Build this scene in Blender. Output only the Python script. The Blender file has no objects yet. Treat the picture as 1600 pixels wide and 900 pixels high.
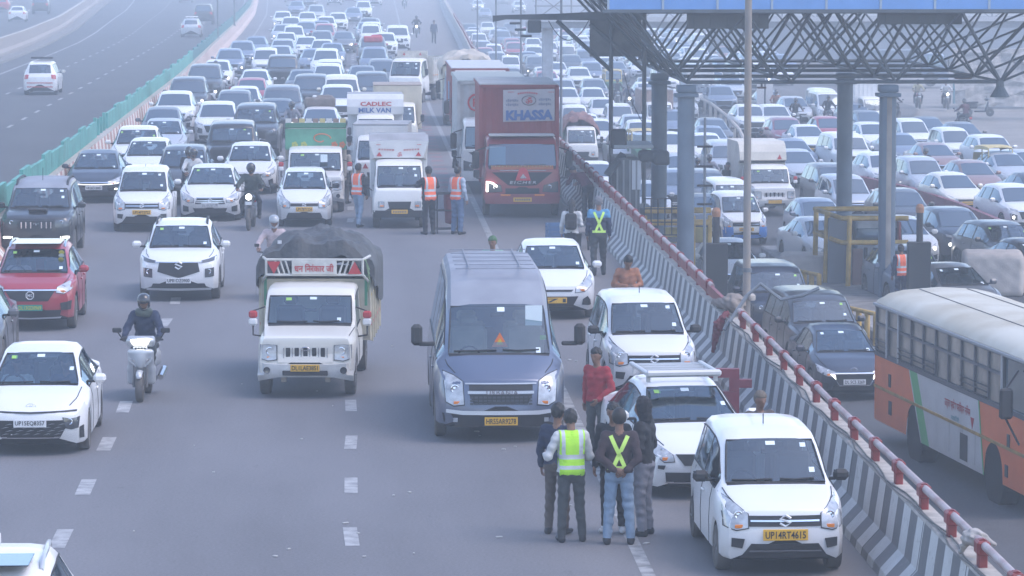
import bpy, bmesh, math, random
import numpy as np
from mathutils import Vector, Matrix
R = math.radians
rnd = random.Random(11)
sc = bpy.context.scene
C = sc.collection
# ------------------------------------------------------------------ camera, world, sun, exposure
F, H = 5650.0, 7.9                 # focal length in pixels of a 1600 px frame, camera height above the main road
VX, VY = 547.0, -97.0              # where the road's direction vanishes
ZR = -2.35                         # level of the toll road, right of the main road
PITCH = math.atan((450 - VY) / F)
YAW = math.atan((800 - VX) * math.cos(PITCH) / F)
cam_d = bpy.data.cameras.new("camera")
cam = bpy.data.objects.new("camera", cam_d)
C.objects.link(cam)
cam.location = (0, 0, H)
cam.rotation_euler = (math.pi / 2 - PITCH, 0, -YAW)
cam_d.sensor_width = 36.0
cam_d.lens = 36.0 * F / 1600.0
cam_d.clip_start = 1.0
cam_d.clip_end = 3000.0
sc.camera = cam
SUN_EL, SUN_AZ = R(58), R(108)
world = bpy.data.worlds.new("World")
sc.world = world
world.use_nodes = True
wn = world.node_tree
for n in list(wn.nodes):
 wn.nodes.remove(n)
w_out = wn.nodes.new("ShaderNodeOutputWorld")
w_bg = wn.nodes.new("ShaderNodeBackground")
w_sky = wn.nodes.new("ShaderNodeTexSky")
w_sky.sky_type = 'NISHITA'
w_sky.sun_disc = False
w_sky.sun_elevation = SUN_EL
w_sky.sun_rotation = SUN_AZ
w_sky.air_density = 1.0
w_sky.dust_density = 1.0
w_sky.ozone_density = 1.0
w_bg.inputs["Strength"].default_value = 0.15
w_tint = wn.nodes.new("ShaderNodeMixRGB")
w_tint.blend_type = 'MULTIPLY'
w_tint.inputs[0].default_value = 1.0
w_tint.inputs[2].default_value = (1.05, 0.985, 1.0, 1)      # white balance: takes the green edge off the sky
wn.links.new(w_sky.outputs[0], w_tint.inputs[1])
wn.links.new(w_tint.outputs[0], w_bg.inputs[0])
wn.links.new(w_bg.outputs[0], w_out.inputs[0])
sun_d = bpy.data.lights.new("sun", 'SUN')
sun_d.energy = 0.5
sun_d.angle = R(32)
sun_d.color = (1.0, 0.91, 0.87)
sun = bpy.data.objects.new("sun", sun_d)
C.objects.link(sun)
# sun direction: nishita rotation is measured from +Y clockwise seen from above
sdir = Vector((math.sin(SUN_AZ) * math.cos(SUN_EL), math.cos(SUN_AZ) * math.cos(SUN_EL), math.sin(SUN_EL)))
sun.rotation_euler = (-sdir).to_track_quat('-Z', 'Y').to_euler()
sun.location = (0, 0, 60)
sc.view_settings.view_transform = 'Standard'
sc.view_settings.look = 'None'
sc.view_settings.exposure = 1.42
sc.view_settings.gamma = 1.0
sc.render.engine = 'CYCLES'
sc.cycles.use_denoising = True
sc.cycles.max_bounces = 8
sc.cycles.diffuse_bounces = 3
sc.cycles.glossy_bounces = 3
sc.cycles.transmission_bounces = 4
sc.cycles.transparent_max_bounces = 8
sc.cycles.volume_bounces = 1
sc.cycles.caustics_reflective = False
sc.cycles.caustics_refractive = False
HAZE_DENSITY = 0.00175
HAZE_COLOR = (0.83, 0.925, 1.0)
# ------------------------------------------------------------------ pixel -> place (used only to read positions off the ground)
_M = cam.rotation_euler.to_matrix()
def ray(px, py):
 return _M @ Vector(((px - 800) / F, (450 - py) / F, -1.0))
def G(px, py, z=0.0):
 d = ray(px, py)
 t = (z - H) / d.z
 return Vector((d.x * t, d.y * t, z))
def P(px, py, D):
 d = ray(px, py)
 t = D / d.y
 return Vector((d.x * t, D, H + d.z * t))
# ------------------------------------------------------------------ materials
MATS = {}
def mat(name, col=(0.5, 0.5, 0.5), rough=0.6, metal=0.0, coat=0.0, spec=0.5, noise=0.0, nscale=4.0, col2=None,
  emit=None, estr=0.0, bump=0.0, bscale=30.0, dust=0.0):
 if name in MATS:
  return MATS[name]
 m = bpy.data.materials.new(name)
 m.use_nodes = True
 nt = m.node_tree
 b = nt.nodes["Principled BSDF"]
 b.inputs["Base Color"].default_value = (*col, 1)
 b.inputs["Roughness"].default_value = rough
 b.inputs["Metallic"].default_value = metal
 b.inputs["Coat Weight"].default_value = coat
 b.inputs["Coat Roughness"].default_value = 0.08
 b.inputs["Specular IOR Level"].default_value = spec
 src = None
 tc = None
 if noise > 0 or bump > 0 or dust > 0:
  tc = nt.nodes.new("ShaderNodeTexCoord")
 if noise > 0:
  n = nt.nodes.new("ShaderNodeTexNoise")
  n.inputs["Scale"].default_value = nscale
  n.inputs["Detail"].default_value = 6
  nt.links.new(tc.outputs["Object"], n.inputs["Vector"])
  r = nt.nodes.new("ShaderNodeValToRGB")
  r.color_ramp.elements[0].position = 0.35
  r.color_ramp.elements[1].position = 0.68
  c2 = col2 if col2 else tuple(c * (1 - noise) for c in col)
  r.color_ramp.elements[0].color = (*col, 1)
  r.color_ramp.elements[1].color = (*c2, 1)
  nt.links.new(n.outputs["Fac"], r.inputs["Fac"])
  src = r.outputs["Color"]
 if dust > 0:
  # road dust: thicker towards the sills, broken up by noise
  sx = nt.nodes.new("ShaderNodeSeparateXYZ")
  nt.links.new(tc.outputs["Object"], sx.inputs[0])
  mr = nt.nodes.new("ShaderNodeMapRange")
  mr.inputs["From Min"].default_value = 0.75
  mr.inputs["From Max"].default_value = 0.15
  mr.inputs["To Min"].default_value = 0.18
  mr.inputs["To Max"].default_value = 1.0
  nt.links.new(sx.outputs["Z"], mr.inputs["Value"])
  n2 = nt.nodes.new("ShaderNodeTexNoise")
  n2.inputs["Scale"].default_value = 2.3
  n2.inputs["Detail"].default_value = 8
  n2.inputs["Roughness"].default_value = 0.65
  oi = nt.nodes.new("ShaderNodeObjectInfo")
  va = nt.nodes.new("ShaderNodeVectorMath")
  va.operation = 'ADD'
  vs = nt.nodes.new("ShaderNodeVectorMath")
  vs.operation = 'SCALE'
  vs.inputs[0].default_value = (17, 31, 7)
  nt.links.new(oi.outputs["Random"], vs.inputs["Scale"])
  nt.links.new(tc.outputs["Object"], va.inputs[0])
  nt.links.new(vs.outputs[0], va.inputs[1])
  nt.links.new(va.outputs[0], n2.inputs["Vector"])
  mu = nt.nodes.new("ShaderNodeMath")
  mu.operation = 'MULTIPLY'
  nt.links.new(mr.outputs[0], mu.inputs[0])
  nt.links.new(n2.outputs["Fac"], mu.inputs[1])
  mu2 = nt.nodes.new("ShaderNodeMath")
  mu2.operation = 'MULTIPLY'
  mu2.inputs[1].default_value = dust
  nt.links.new(mu.outputs[0], mu2.inputs[0])
  mx = nt.nodes.new("ShaderNodeMixRGB")
  mx.inputs[1].default_value = (*col, 1)
  mx.inputs[2].default_value = (0.33, 0.29, 0.25, 1)
  nt.links.new(mu2.outputs[0], mx.inputs[0])
  if src:
   nt.links.new(src, mx.inputs[1])
  src = mx.outputs[0]
  rr = nt.nodes.new("ShaderNodeMapRange")
  rr.inputs["To Min"].default_value = rough
  rr.inputs["To Max"].default_value = 0.85
  nt.links.new(mu2.outputs[0], rr.inputs["Value"])
  nt.links.new(rr.outputs[0], b.inputs["Roughness"])
 if src:
  nt.links.new(src, b.inputs["Base Color"])
 if bump > 0:
  n = nt.nodes.new("ShaderNodeTexNoise")
  n.inputs["Scale"].default_value = bscale
  n.inputs["Detail"].default_value = 5
  nt.links.new(tc.outputs["Object"], n.inputs["Vector"])
  bp = nt.nodes.new("ShaderNodeBump")
  bp.inputs["Strength"].default_value = bump
  bp.inputs["Distance"].default_value = 0.03
  nt.links.new(n.outputs["Fac"], bp.inputs["Height"])
  nt.links.new(bp.outputs[0], b.inputs["Normal"])
 if emit:
  b.inputs["Emission Color"].default_value = (*emit, 1)
  b.inputs["Emission Strength"].default_value = estr
 MATS[name] = m
 return m
def clear_glass(name, tint=(0.50, 0.60, 0.64), refl=0.15, solid=None):
 """a thin car window: part see-through (tinted), part mirror of the sky"""
 if name in MATS:
  return MATS[name]
 m = bpy.data.materials.new(name)
 m.use_nodes = True
 nt = m.node_tree
 for n in list(nt.nodes):
  nt.nodes.remove(n)
 o = nt.nodes.new("ShaderNodeOutputMaterial")
 t = nt.nodes.new("ShaderNodeBsdfDiffuse" if solid else "ShaderNodeBsdfTransparent")
 t.inputs[0].default_value = (*(solid or tint), 1)
 g = nt.nodes.new("ShaderNodeBsdfGlossy")
 g.inputs["Roughness"].default_value = 0.06
 g.inputs["Color"].default_value = (0.8, 0.92, 1, 1)
 fr = nt.nodes.new("ShaderNodeLayerWeight")
 fr.inputs["Blend"].default_value = 0.5
 pw = nt.nodes.new("ShaderNodeMath")
 pw.operation = 'POWER'
 pw.inputs[1].default_value = 4.0
 nt.links.new(fr.outputs["Facing"], pw.inputs[0])
 mu = nt.nodes.new("ShaderNodeMath")
 mu.operation = 'MULTIPLY_ADD'
 mu.inputs[1].default_value = 0.75
 mu.inputs[2].default_value = refl
 nt.links.new(pw.outputs[0], mu.inputs[0])
 mx = nt.nodes.new("ShaderNodeMixShader")
 nt.links.new(mu.outputs[0], mx.inputs[0])
 nt.links.new(t.outputs[0], mx.inputs[1])
 nt.links.new(g.outputs[0], mx.inputs[2])
 nt.links.new(mx.outputs[0], o.inputs[0])
 MATS[name] = m
 return m
def paint(name, col, dust=0.5, rough=0.32, metal=0.0):
 return mat(name, col, rough=rough, metal=metal, coat=0.5, dust=dust)
WHITE = paint("white_paint", (0.75, 0.745, 0.735), 0.5)
PAINTS = {
 'white': WHITE,
 'cream': paint("cream_paint", (0.72, 0.68, 0.58), 0.5),
 'silver': paint("silver_paint", (0.48, 0.50, 0.52), 0.5, 0.38, 0.35),
 'grey': paint("grey_paint", (0.09, 0.093, 0.10), 0.35),
 'dark grey': paint("dark_grey_paint", (0.032, 0.034, 0.038), 0.3),
 'black': paint("black_paint", (0.012, 0.012, 0.014), 0.28),
 'navy': paint("navy_paint", (0.014, 0.021, 0.04), 0.25),
 'blue grey': paint("blue_grey_paint", (0.17, 0.21, 0.28), 0.4, 0.35, 0.3),
 'red': paint("red_paint", (0.33, 0.012, 0.028), 0.35),
 'maroon': paint("maroon_paint", (0.20, 0.03, 0.05), 0.45),
 'brown': paint("brown_paint", (0.24, 0.13, 0.11), 0.6),
 'slate blue': paint("slate_blue_paint", (0.115, 0.14, 0.20), 0.3, 0.3, 0.45),
 'warm white': paint("warm_white_paint", (0.68, 0.655, 0.585), 0.8, 0.45),
 'truck red': paint("truck_red_paint", (0.25, 0.024, 0.03), 0.6, 0.45),
 'dusty white': paint("dusty_white_paint", (0.74, 0.72, 0.68), 0.75, 0.45),
}
TRIM = mat("black_trim", (0.014, 0.014, 0.016), 0.6, dust=0.12)
UNDER = mat("underbody_black", (0.012, 0.012, 0.012), 0.9)
TYRE = mat("tyre_rubber", (0.02, 0.02, 0.02), 0.85, dust=0.5)
RIM = mat("alloy_rim", (0.30, 0.31, 0.32), 0.4, 0.6)
STEEL = mat("steel_rim", (0.10, 0.10, 0.105), 0.5, 0.4, dust=0.5)
CHROME = mat("chrome", (0.75, 0.76, 0.78), 0.16, 1.0)
LAMP = mat("lamp_lens", (0.52, 0.54, 0.56), 0.25, 0.15, coat=0.8, noise=0.42, nscale=9.0)
BADGEM = mat("badge_silver", (0.70, 0.71, 0.72), 0.35, 0.3)
LAMPD = mat("lamp_dark", (0.07, 0.075, 0.08), 0.12, 0.2, coat=1.0)
AMBER = mat("amber_lens", (0.75, 0.22, 0.03), 0.25, coat=0.6)
REDL = mat("red_lens", (0.45, 0.02, 0.02), 0.25, coat=0.6)
LIT = mat("lit_lamp", (1, 1, 1), 0.3, emit=(1.0, 0.97, 0.88), estr=3.2)
GLASS = clear_glass("window_glass")
DGLASS = clear_glass("dark_window_glass", refl=0.17, solid=(0.03, 0.04, 0.05))
SEAT = mat("seat_fabric", (0.09, 0.088, 0.085), 0.85, noise=0.3)
SEATB = mat("beige_seat_fabric", (0.42, 0.36, 0.29), 0.85, noise=0.2)
CABIN = mat("cabin_dark", (0.02, 0.02, 0.022), 0.85)
CONC = mat("concrete", (0.34, 0.32, 0.30), 0.9, noise=0.35, nscale=2.5, bump=0.3)
PLW = mat("plate_white", (0.68, 0.68, 0.68), 0.5)
PLY = mat("plate_yellow", (0.72, 0.40, 0.03), 0.5)
PLG = mat("plate_green", (0.02, 0.25, 0.19), 0.5)
INK = mat("plate_ink", (0.02, 0.02, 0.02), 0.6)
INKY = mat("plate_ink_yellow", (0.5, 0.5, 0.05), 0.6)
STICK = mat("white_sticker", (0.7, 0.78, 0.80), 0.6)
STICKG = mat("green_sticker", (0.30, 0.55, 0.12), 0.6)
STICKY = mat("yellow_sticker", (0.70, 0.62, 0.10), 0.6)
SKIN = mat("skin", (0.20, 0.105, 0.065), 0.6, noise=0.15, nscale=20)
HAIR = mat("black_hair", (0.012, 0.011, 0.011), 0.6)
STEELP = mat("painted_steel_grey", (0.16, 0.18, 0.20), 0.55, noise=0.35, nscale=2.0)
REDP = mat("rail_red_paint", (0.25, 0.028, 0.028), 0.5, noise=0.4, nscale=3.0)
GALV = mat("galvanised_pipe", (0.40, 0.34, 0.34), 0.5, 0.25, noise=0.45, nscale=2.0, col2=(0.27, 0.17, 0.16))
YELP = mat("yellow_paint_worn", (0.58, 0.37, 0.09), 0.55, noise=0.5, nscale=3.0)
# ------------------------------------------------------------------ object helpers
def tag(o, label=None, cat=None, group=None, kind=None):
 if label: o["label"] = label
 if cat: o["category"] = cat
 if group: o["group"] = group
 if kind: o["kind"] = kind
 return o
def empty(name, loc=(0, 0, 0), rz=0.0, label=None, cat=None, group=None):
 o = bpy.data.objects.new(name, None)
 C.objects.link(o)
 o.location = loc
 o.rotation_euler = (0, 0, rz)
 o.empty_display_size = 0.3
 return tag(o, label, cat, group)
def link(name, mesh, parent=None, loc=None, rot=None):
 o = bpy.data.objects.new(name, mesh)
 C.objects.link(o)
 if parent: o.parent = parent
 if loc is not None: o.location = loc
 if rot is not None: o.rotation_euler = rot
 return o
class MB:
 """collects shapes and turns them into one mesh"""
 def __init__(self):
  self.v, self.f, self.m = [], [], []
 def add(self, vs, fs, mi=0, M=None):
  b = len(self.v)
  if M is not None:
   vs = [M @ Vector(v) for v in vs]
  self.v += [tuple(v) for v in vs]
  self.f += [tuple(i + b for i in f) for f in fs]
  self.m += [mi] * len(fs) if isinstance(mi, int) else list(mi)
  return self
 def merge(self, o, M=None, mi=None):
  return self.add(o.v, o.f, o.m if mi is None else mi, M)
 def box(self, c, s, mi=0, bev=0.0, rot=None):
  hx, hy, hz = s[0] / 2, s[1] / 2, s[2] / 2
  M = Matrix.Translation(c)
  if rot is not None:
   M = M @ (Matrix.Rotation(rot, 4, 'Z') if isinstance(rot, (int, float)) else rot.to_4x4())
  if bev <= 0:
   vs = [(x, y, z) for x in (-hx, hx) for y in (-hy, hy) for z in (-hz, hz)]
   fs = [(0, 1, 3, 2), (4, 6, 7, 5), (0, 4, 5, 1), (2, 3, 7, 6), (0, 2, 6, 4), (1, 5, 7, 3)]
   return self.add(vs, fs, mi, M)
  b = min(bev, hx * .9, hy * .9, hz * .9)
  vs, idx = [], {}
  for i, sx in enumerate((-1, 1)):
   for j, sy in enumerate((-1, 1)):
    for k, sz in enumerate((-1, 1)):
     for a in range(3):
      p = [sx * (hx - b), sy * (hy - b), sz * (hz - b)]
      p[a] = (sx * hx, sy * hy, sz * hz)[a]
      idx[i, j, k, a] = len(vs)
      vs.append(p)
  fs = []
  for a in range(3):
   o1, o2 = [(1, 2), (0, 2), (0, 1)][a]
   for s_ in (0, 1):
    q = []
    for u, w in ((0, 0), (1, 0), (1, 1), (0, 1)):
     t = [0, 0, 0]
     t[a], t[o1], t[o2] = s_, u, w
     q.append(idx[t[0], t[1], t[2], a])
    fs.append(tuple(q))
   for u in (0, 1):
    for w in (0, 1):
     t0, t1 = [0, 0, 0], [0, 0, 0]
     t0[a], t1[a] = 0, 1
     t0[o1] = t1[o1] = u
     t0[o2] = t1[o2] = w
     fs.append((idx[(*t0, o1)], idx[(*t1, o1)], idx[(*t1, o2)], idx[(*t0, o2)]))
  for i in (0, 1):
   for j in (0, 1):
    for k in (0, 1):
     fs.append((idx[i, j, k, 0], idx[i, j, k, 1], idx[i, j, k, 2]))
  return self.add(vs, fs, mi, M)
 def tube(self, pts, r, n=8, mi=0, caps=True, closed=False):
  pts = [Vector(p) for p in pts]
  k = len(pts)
  rs = [r] * k if isinstance(r, (int, float)) else list(r)
  vs, fs = [], []
  nrm = None
  for i in range(k):
   a = pts[(i - 1) % k] if (closed or i > 0) else pts[i]
   c = pts[(i + 1) % k] if (closed or i < k - 1) else pts[i]
   d = (c - a).normalized()
   if nrm is None:
    nrm = d.orthogonal().normalized()
   else:
    nrm = (nrm - d * nrm.dot(d))
    nrm = nrm.normalized() if nrm.length > 1e-6 else d.orthogonal().normalized()
   bn = d.cross(nrm)
   for j in range(n):
    t = 2 * math.pi * j / n
    vs.append(pts[i] + (nrm * math.cos(t) + bn * math.sin(t)) * rs[i])
  for i in range(k if closed else k - 1):
   i2 = (i + 1) % k
   for j in range(n):
    j2 = (j + 1) % n
    fs.append((i * n + j, i * n + j2, i2 * n + j2, i2 * n + j))
  if caps and not closed:
   fs.append(tuple(range(n - 1, -1, -1)))
   fs.append(tuple((k - 1) * n + j for j in range(n)))
  return self.add(vs, fs, mi)
 def lathe(self, prof, n=20, mi=0, M=None):
  """profile of (radius, height) about +Z"""
  vs, fs = [], []
  for r, h in prof:
   for j in range(n):
    t = 2 * math.pi * j / n
    vs.append((r * math.cos(t), r * math.sin(t), h))
  for i in range(len(prof) - 1):
   for j in range(n):
    j2 = (j + 1) % n
    fs.append((i * n + j, i * n + j2, (i + 1) * n + j2, (i + 1) * n + j))
  if prof[0][0] > 1e-4: fs.append(tuple(range(n - 1, -1, -1)))
  if prof[-1][0] > 1e-4: fs.append(tuple((len(prof) - 1) * n + j for j in range(n)))
  return self.add(vs, fs, mi, M)
 def prism(self, poly, d0, d1, axis='y', mi=0):
  """2-D polygon (a,b) extruded from d0 to d1: axis y -> (a,d,b), x -> (d,a,b), z -> (a,b,d)"""
  mk = {'y': lambda a, b, d: (a, d, b), 'x': lambda a, b, d: (d, a, b), 'z': lambda a, b, d: (a, b, d)}[axis]
  n = len(poly)
  vs = [mk(a, b, d0) for a, b in poly] + [mk(a, b, d1) for a, b in poly]
  fs = [tuple(range(n)), tuple(range(2 * n - 1, n - 1, -1))]
  fs += [(i, (i + 1) % n, n + (i + 1) % n, n + i) for i in range(n)]
  return self.add(vs, fs, mi)
 def grid(self, rows, mi=0):
  nr, nc = len(rows), len(rows[0])
  vs = [p for r in rows for p in r]
  fs = [(i * nc + j, i * nc + j + 1, (i + 1) * nc + j + 1, (i + 1) * nc + j) for i in range(nr - 1) for j in range(nc - 1)]
  return self.add(vs, fs, mi)
 def mesh(self, name, mats, smooth=None):
  me = bpy.data.meshes.new(name)
  me.from_pydata(self.v, [], self.f)
  for m in (mats if isinstance(mats, (list, tuple)) else [mats]):
   me.materials.append(m)
  if any(self.m):
   me.polygons.foreach_set("material_index", self.m)
  bm = bmesh.new()
  bm.from_mesh(me)
  bmesh.ops.recalc_face_normals(bm, faces=bm.faces)
  bm.to_mesh(me)
  bm.free()
  if smooth:
   me.polygons.foreach_set("use_smooth", [True] * len(me.polygons))
   me.set_sharp_from_angle(angle=R(smooth))
  me.update()
  return me
 def build(self, name, mats, parent=None, loc=None, rot=None, smooth=None):
  return link(name, self.mesh(name, mats, smooth), parent, loc, rot)
_tx = {}
def text_mb(s, width=None, height=None, depth=0.004, bold=0.0, spacing=1.0, shear=0.0, mi=0):
 """letters in the XZ plane, facing -Y, centred at the origin"""
 key = (s, bold, spacing, shear)
 if key not in _tx:
  c = bpy.data.curves.new("lettering", 'FONT')
  c.body = s
  c.size = 1.0
  c.align_x = 'CENTER'
  c.align_y = 'CENTER'
  c.space_character = spacing
  c.shear = shear
  c.offset = bold
  c.resolution_u = 2
  o = bpy.data.objects.new("lettering", c)
  C.objects.link(o)
  me = bpy.data.meshes.new_from_object(o.evaluated_get(bpy.context.evaluated_depsgraph_get()))
  co = np.array([v.co[:] for v in me.vertices]) if len(me.vertices) else np.zeros((0, 3))
  fs = [tuple(p.vertices) for p in me.polygons]
  bpy.data.objects.remove(o)
  bpy.data.curves.remove(c)
  bpy.data.meshes.remove(me)
  co[:, :2] -= (co[:, :2].min(0) + co[:, :2].max(0)) / 2
  _tx[key] = (co, fs)
 co, fs = _tx[key]
 ext = co[:, :2].max(0) - co[:, :2].min(0)
 if width and height: sx, sy = width / ext[0], height / ext[1]
 elif width: sx = sy = width / ext[0]
 else: sx = sy = height / ext[1]
 mb = MB()
 mb.add([(x * sx, -depth, y * sy) for x, y, _ in co], fs, mi)
 return mb
# ------------------------------------------------------------------ vehicles: lofted bodies
def _smooth(ts, tab, k):
 t = np.array([a for a, _ in tab]); z = np.array([b for _, b in tab])
 fine = np.linspace(t[0] - .3, t[-1] + .3, 900)
 y = np.interp(fine, t, z)
 w = max(1, int(k / (fine[1] - fine[0])))
 ker = np.hanning(w + 2)[1:-1]
 ker /= ker.sum()
 yp = np.convolve(np.pad(y, (w, w), 'edge'), ker, 'same')[w:-w]
 return np.interp(ts, fine, yp)
class Loft:
 """vehicle body: a row of cross-sections along t (0 at the nose); local x right, -y forward, z up"""
 def __init__(s, p):
  s.p = p
  L = p['L']
  st = set(np.round(np.arange(0, L + 1e-6, 0.11), 3).tolist() + [0.03, L, round(L - 0.03, 3)])
  for tw in p['wheels']:
   r = p['r'] + .055
   st |= set(np.round(np.linspace(tw - r, tw + r, 11), 3).tolist())
  keys = [p['tc'], p['tc'] - .06, p['tws']]
  if p.get('tr'): keys += list(p['tr'])
  if p.get('sg'): keys += list(p['sg'])
  for a, b in p.get('pillars', []): keys += [a, b]
  st |= set(round(k, 3) for k in keys)
  s.ts = np.array(sorted(t for t in st if -1e-6 <= t <= L + 1e-6))
  s.keys = set(round(k, 3) for k in keys)
  # drop stations crowding a key one
  keep = []
  for t in s.ts:
   if keep and t - keep[-1] < .02:
    if round(t, 3) in s.keys: keep[-1] = t
    continue
   keep.append(t)
  s.ts = np.array(keep)
  s.drop = p.get('drop', .07)
  s.crown = p.get('crown', .035)
 def prof(s, t):
  p = s.p
  t = np.atleast_1d(t)
  k = p.get('k', .14)
  return dict(zt=_smooth(t, p['top'], k), wt=_smooth(t, p['wt'], .18), w=_smooth(t, p['w'], .2),
     zb=_smooth(t, p['zb'], .25), zl=np.interp(t, *zip(*p['zl'])))
 def half(s, t, arch=True):
  q = s.prof(t)
  zt, wt, w, zb, zl = (float(q[k][0]) for k in ('zt', 'wt', 'w', 'zb', 'zl'))
  p = s.p
  za = zl
  if arch:
   for tw in p['wheels']:
    rr = p['r'] + .055
    if abs(t - tw) < rr:
     za = max(za, p['r'] + math.sqrt(rr * rr - (t - tw) ** 2))
  zb = min(zb, zt - .02)
  za = min(za, zb - .08)
  win = min(w - .02, max(.1, w - .27))
  G_ = (w - .045, zb)
  zte = zt - s.drop * min(1, (zt - zb) / .3) - .008
  T_ = (min(wt, w - .05), max(zte, zb + .004))
  l = lambda a: (G_[0] + (T_[0] - G_[0]) * a + (0.035 * math.sin(math.pi * a) if zt - zb > .3 else 0), G_[1] + (T_[1] - G_[1]) * a)
  return [(0, zl), (win, zl), (win, za), (w - .035, za), (w - .006, za + .035), (w, za + (zb - za) * .45),
    (w - .012, za + (zb - za) * .8), G_, l(.09), l(.9), T_,
    (T_[0] - .06, zt - (zt - T_[1]) * .35), (T_[0] * .55, zt - s.crown * .3 * min(1, (zt - zb) / .3) * .3), (0, zt)]
 def Ff(s, y, z):
  p = s.p
  W2 = p['W'] / 2
  return p.get('fc', .16) * min(1.2, abs(y) / W2) ** 2.5 + float(np.interp(z, *zip(*p['fl'])))
 def Fr(s, y, z):
  p = s.p
  W2 = p['W'] / 2
  return p.get('rc', .12) * min(1.2, abs(y) / W2) ** 2.5 + float(np.interp(z, *zip(*p.get('rl', [(0, 0), (1, 0)]))))
 def warp(s, t, y, z):
  L = s.p['L']
  fr = s.p.get('fd', .8)
  if t < fr: t = t + s.Ff(y, z) * (1 - t / fr) ** 1.6
  elif t > L - .6: t = t - s.Fr(y, z) * (1 - (L - t) / .6) ** 1.6
  return t
 def inside(s, t, y, z):
  h = s._h(t)
  top = np.interp(abs(y), [a for a, _ in h[13:9:-1]], [b for _, b in h[13:9:-1]])
  if z > top: return False
  zz = [b for _, b in h[3:11]]
  return abs(y) <= np.interp(z, zz, [a for a, _ in h[3:11]])
 _hc = None
 def _h(s, t):
  if s._hc is None: s._hc = {}
  t = round(t, 4)
  if t not in s._hc: s._hc[t] = s.half(t, arch=False)
  return s._hc[t]
 def front_t(s, y, z):
  prev = 0.0
  for t in np.linspace(0, 1.6, 81):
   if s.inside(t, y, z):
    lo, hi = prev, t
    for _ in range(7):
     md = (lo + hi) / 2
     if s.inside(md, y, z): hi = md
     else: lo = md
    return s.warp(hi if t > 0 else 0.0, y, z)
   prev = t
  return s.warp(0.0, y, z)
 def rear_t(s, y, z):
  L = s.p['L']
  prev = L
  for t in np.linspace(L, L - 1.6, 81):
   if s.inside(t, y, z):
    lo, hi = prev, t
    for _ in range(6):
     md = (lo + hi) / 2
     if s.inside(md, y, z): hi = md
     else: lo = md
    return s.warp(hi if t < L else L, y, z)
   prev = t
  return s.warp(L, y, z)
 def body(s):
  """returns MBs: paint+trim body, windscreen, side glass left/right, rear glass"""
  p = s.p
  L = p['L']
  rings = []
  for t in s.ts:
   h = s.half(float(t))
   ring = [(y, z) for y, z in h] + [(-y, z) for y, z in h[-2:0:-1]]
   rings.append([(y, s.warp(float(t), y, z) - L / 2, z) for y, z in ring])
  N = len(rings[0])
  # nose and tail caps
  def cap(ring, front):
   zc = (ring[0][2] + ring[13][2]) / 2
   out = []
   for sc_ in (.97, .9, .8, .68, .54, .4, .25, .1):
    rr = []
    for y, _, z in ring:
     y2, z2 = y * sc_, zc + (z - zc) * sc_
     t = (s.warp(0, y2, z2) - .006 * (1 - sc_) ** .5) if front else s.warp(L, y2, z2) + .012 * (1 - sc_) ** .5
     rr.append((y2, t - L / 2, z2))
    out.append(rr)
   return out
  fc, rc = cap(rings[0], True), cap(rings[-1], False)
  allr = fc[::-1] + rings + rc
  tt = [-1] * len(fc) + list(s.ts) + [99] * len(rc)
  mbs = {k: MB() for k in ('body', 'windscreen', 'side_window', 'rear_window')}
  vs = [v for r in allr for v in r]
  sel = {k: ([], []) for k in mbs}
  sgl = {1: [], -1: []}
  sg = p.get('sg')
  for i in range(len(allr) - 1):
   ta, tb = tt[i], tt[i + 1]
   tm = (ta + tb) / 2 if ta >= 0 and tb < 90 else -1
   zt, zb = (s.prof(tm)[k][0] for k in ('zt', 'zb')) if tm >= 0 else (0, 0)
   for j in range(N):
    j2 = (j + 1) % N
    a = j if j < 13 else N - 1 - j   # half-profile segment index
    q = (i * N + j, i * N + j2, (i + 1) * N + j2, (i + 1) * N + j)
    k, mi = 'body', 0
    if a in (0, 1, 2): mi = 1
    elif a == 3 and p.get('clad'): mi = 2
    elif tm >= 0:
     if a in (11, 12) and p['tc'] <= tm <= p['tws']: k = 'windscreen'
     elif a in (11, 12) and p['tc'] - .07 <= tm < p['tc']: mi = 2
     elif p.get('tr') and a in (11, 12) and p['tr'][0] <= tm <= p['tr'][1]: k = 'rear_window'
     elif a == 8 and sg and sg[0] <= tm <= sg[1] and zt - zb > .12:
      k = 'side_window'
      for pa, pb in p.get('pillars', []):
       if pa <= tm <= pb: k, mi = 'body', 2
     elif a == 9 and p.get('blackroof') and zt - zb > .3: mi = 2
    if p.get('roofmat') is not None and a in (10, 11, 12) and tm > p['tws']and k == 'body': mi = p['roofmat']
    if k == 'side_window': sgl[1 if j < 13 else -1].append(q)
    else:
     sel[k][0].append(q); sel[k][1].append(mi)
  for rr, rev in ((allr[0], 0), (allr[-1], 1)):
   b = 0 if rev == 0 else (len(allr) - 1) * N
   sel['body'][0].append(tuple(range(b, b + N)))
   sel['body'][1].append(0)
  out = {}
  def sub(fs, ms):
   used = sorted({v for f in fs for v in f})
   ix = {v: n for n, v in enumerate(used)}
   m = MB()
   m.add([vs[v] for v in used], [tuple(ix[v] for v in f) for f in fs], ms)
   return m
  for k in ('body', 'windscreen', 'rear_window'):
   if sel[k][0]: out[k] = sub(*sel[k])
  for sd in (1, -1):
   if sgl[sd]: out['side_window', sd] = sub(sgl[sd], [0] * len(sgl[sd]))
  return out
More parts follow.
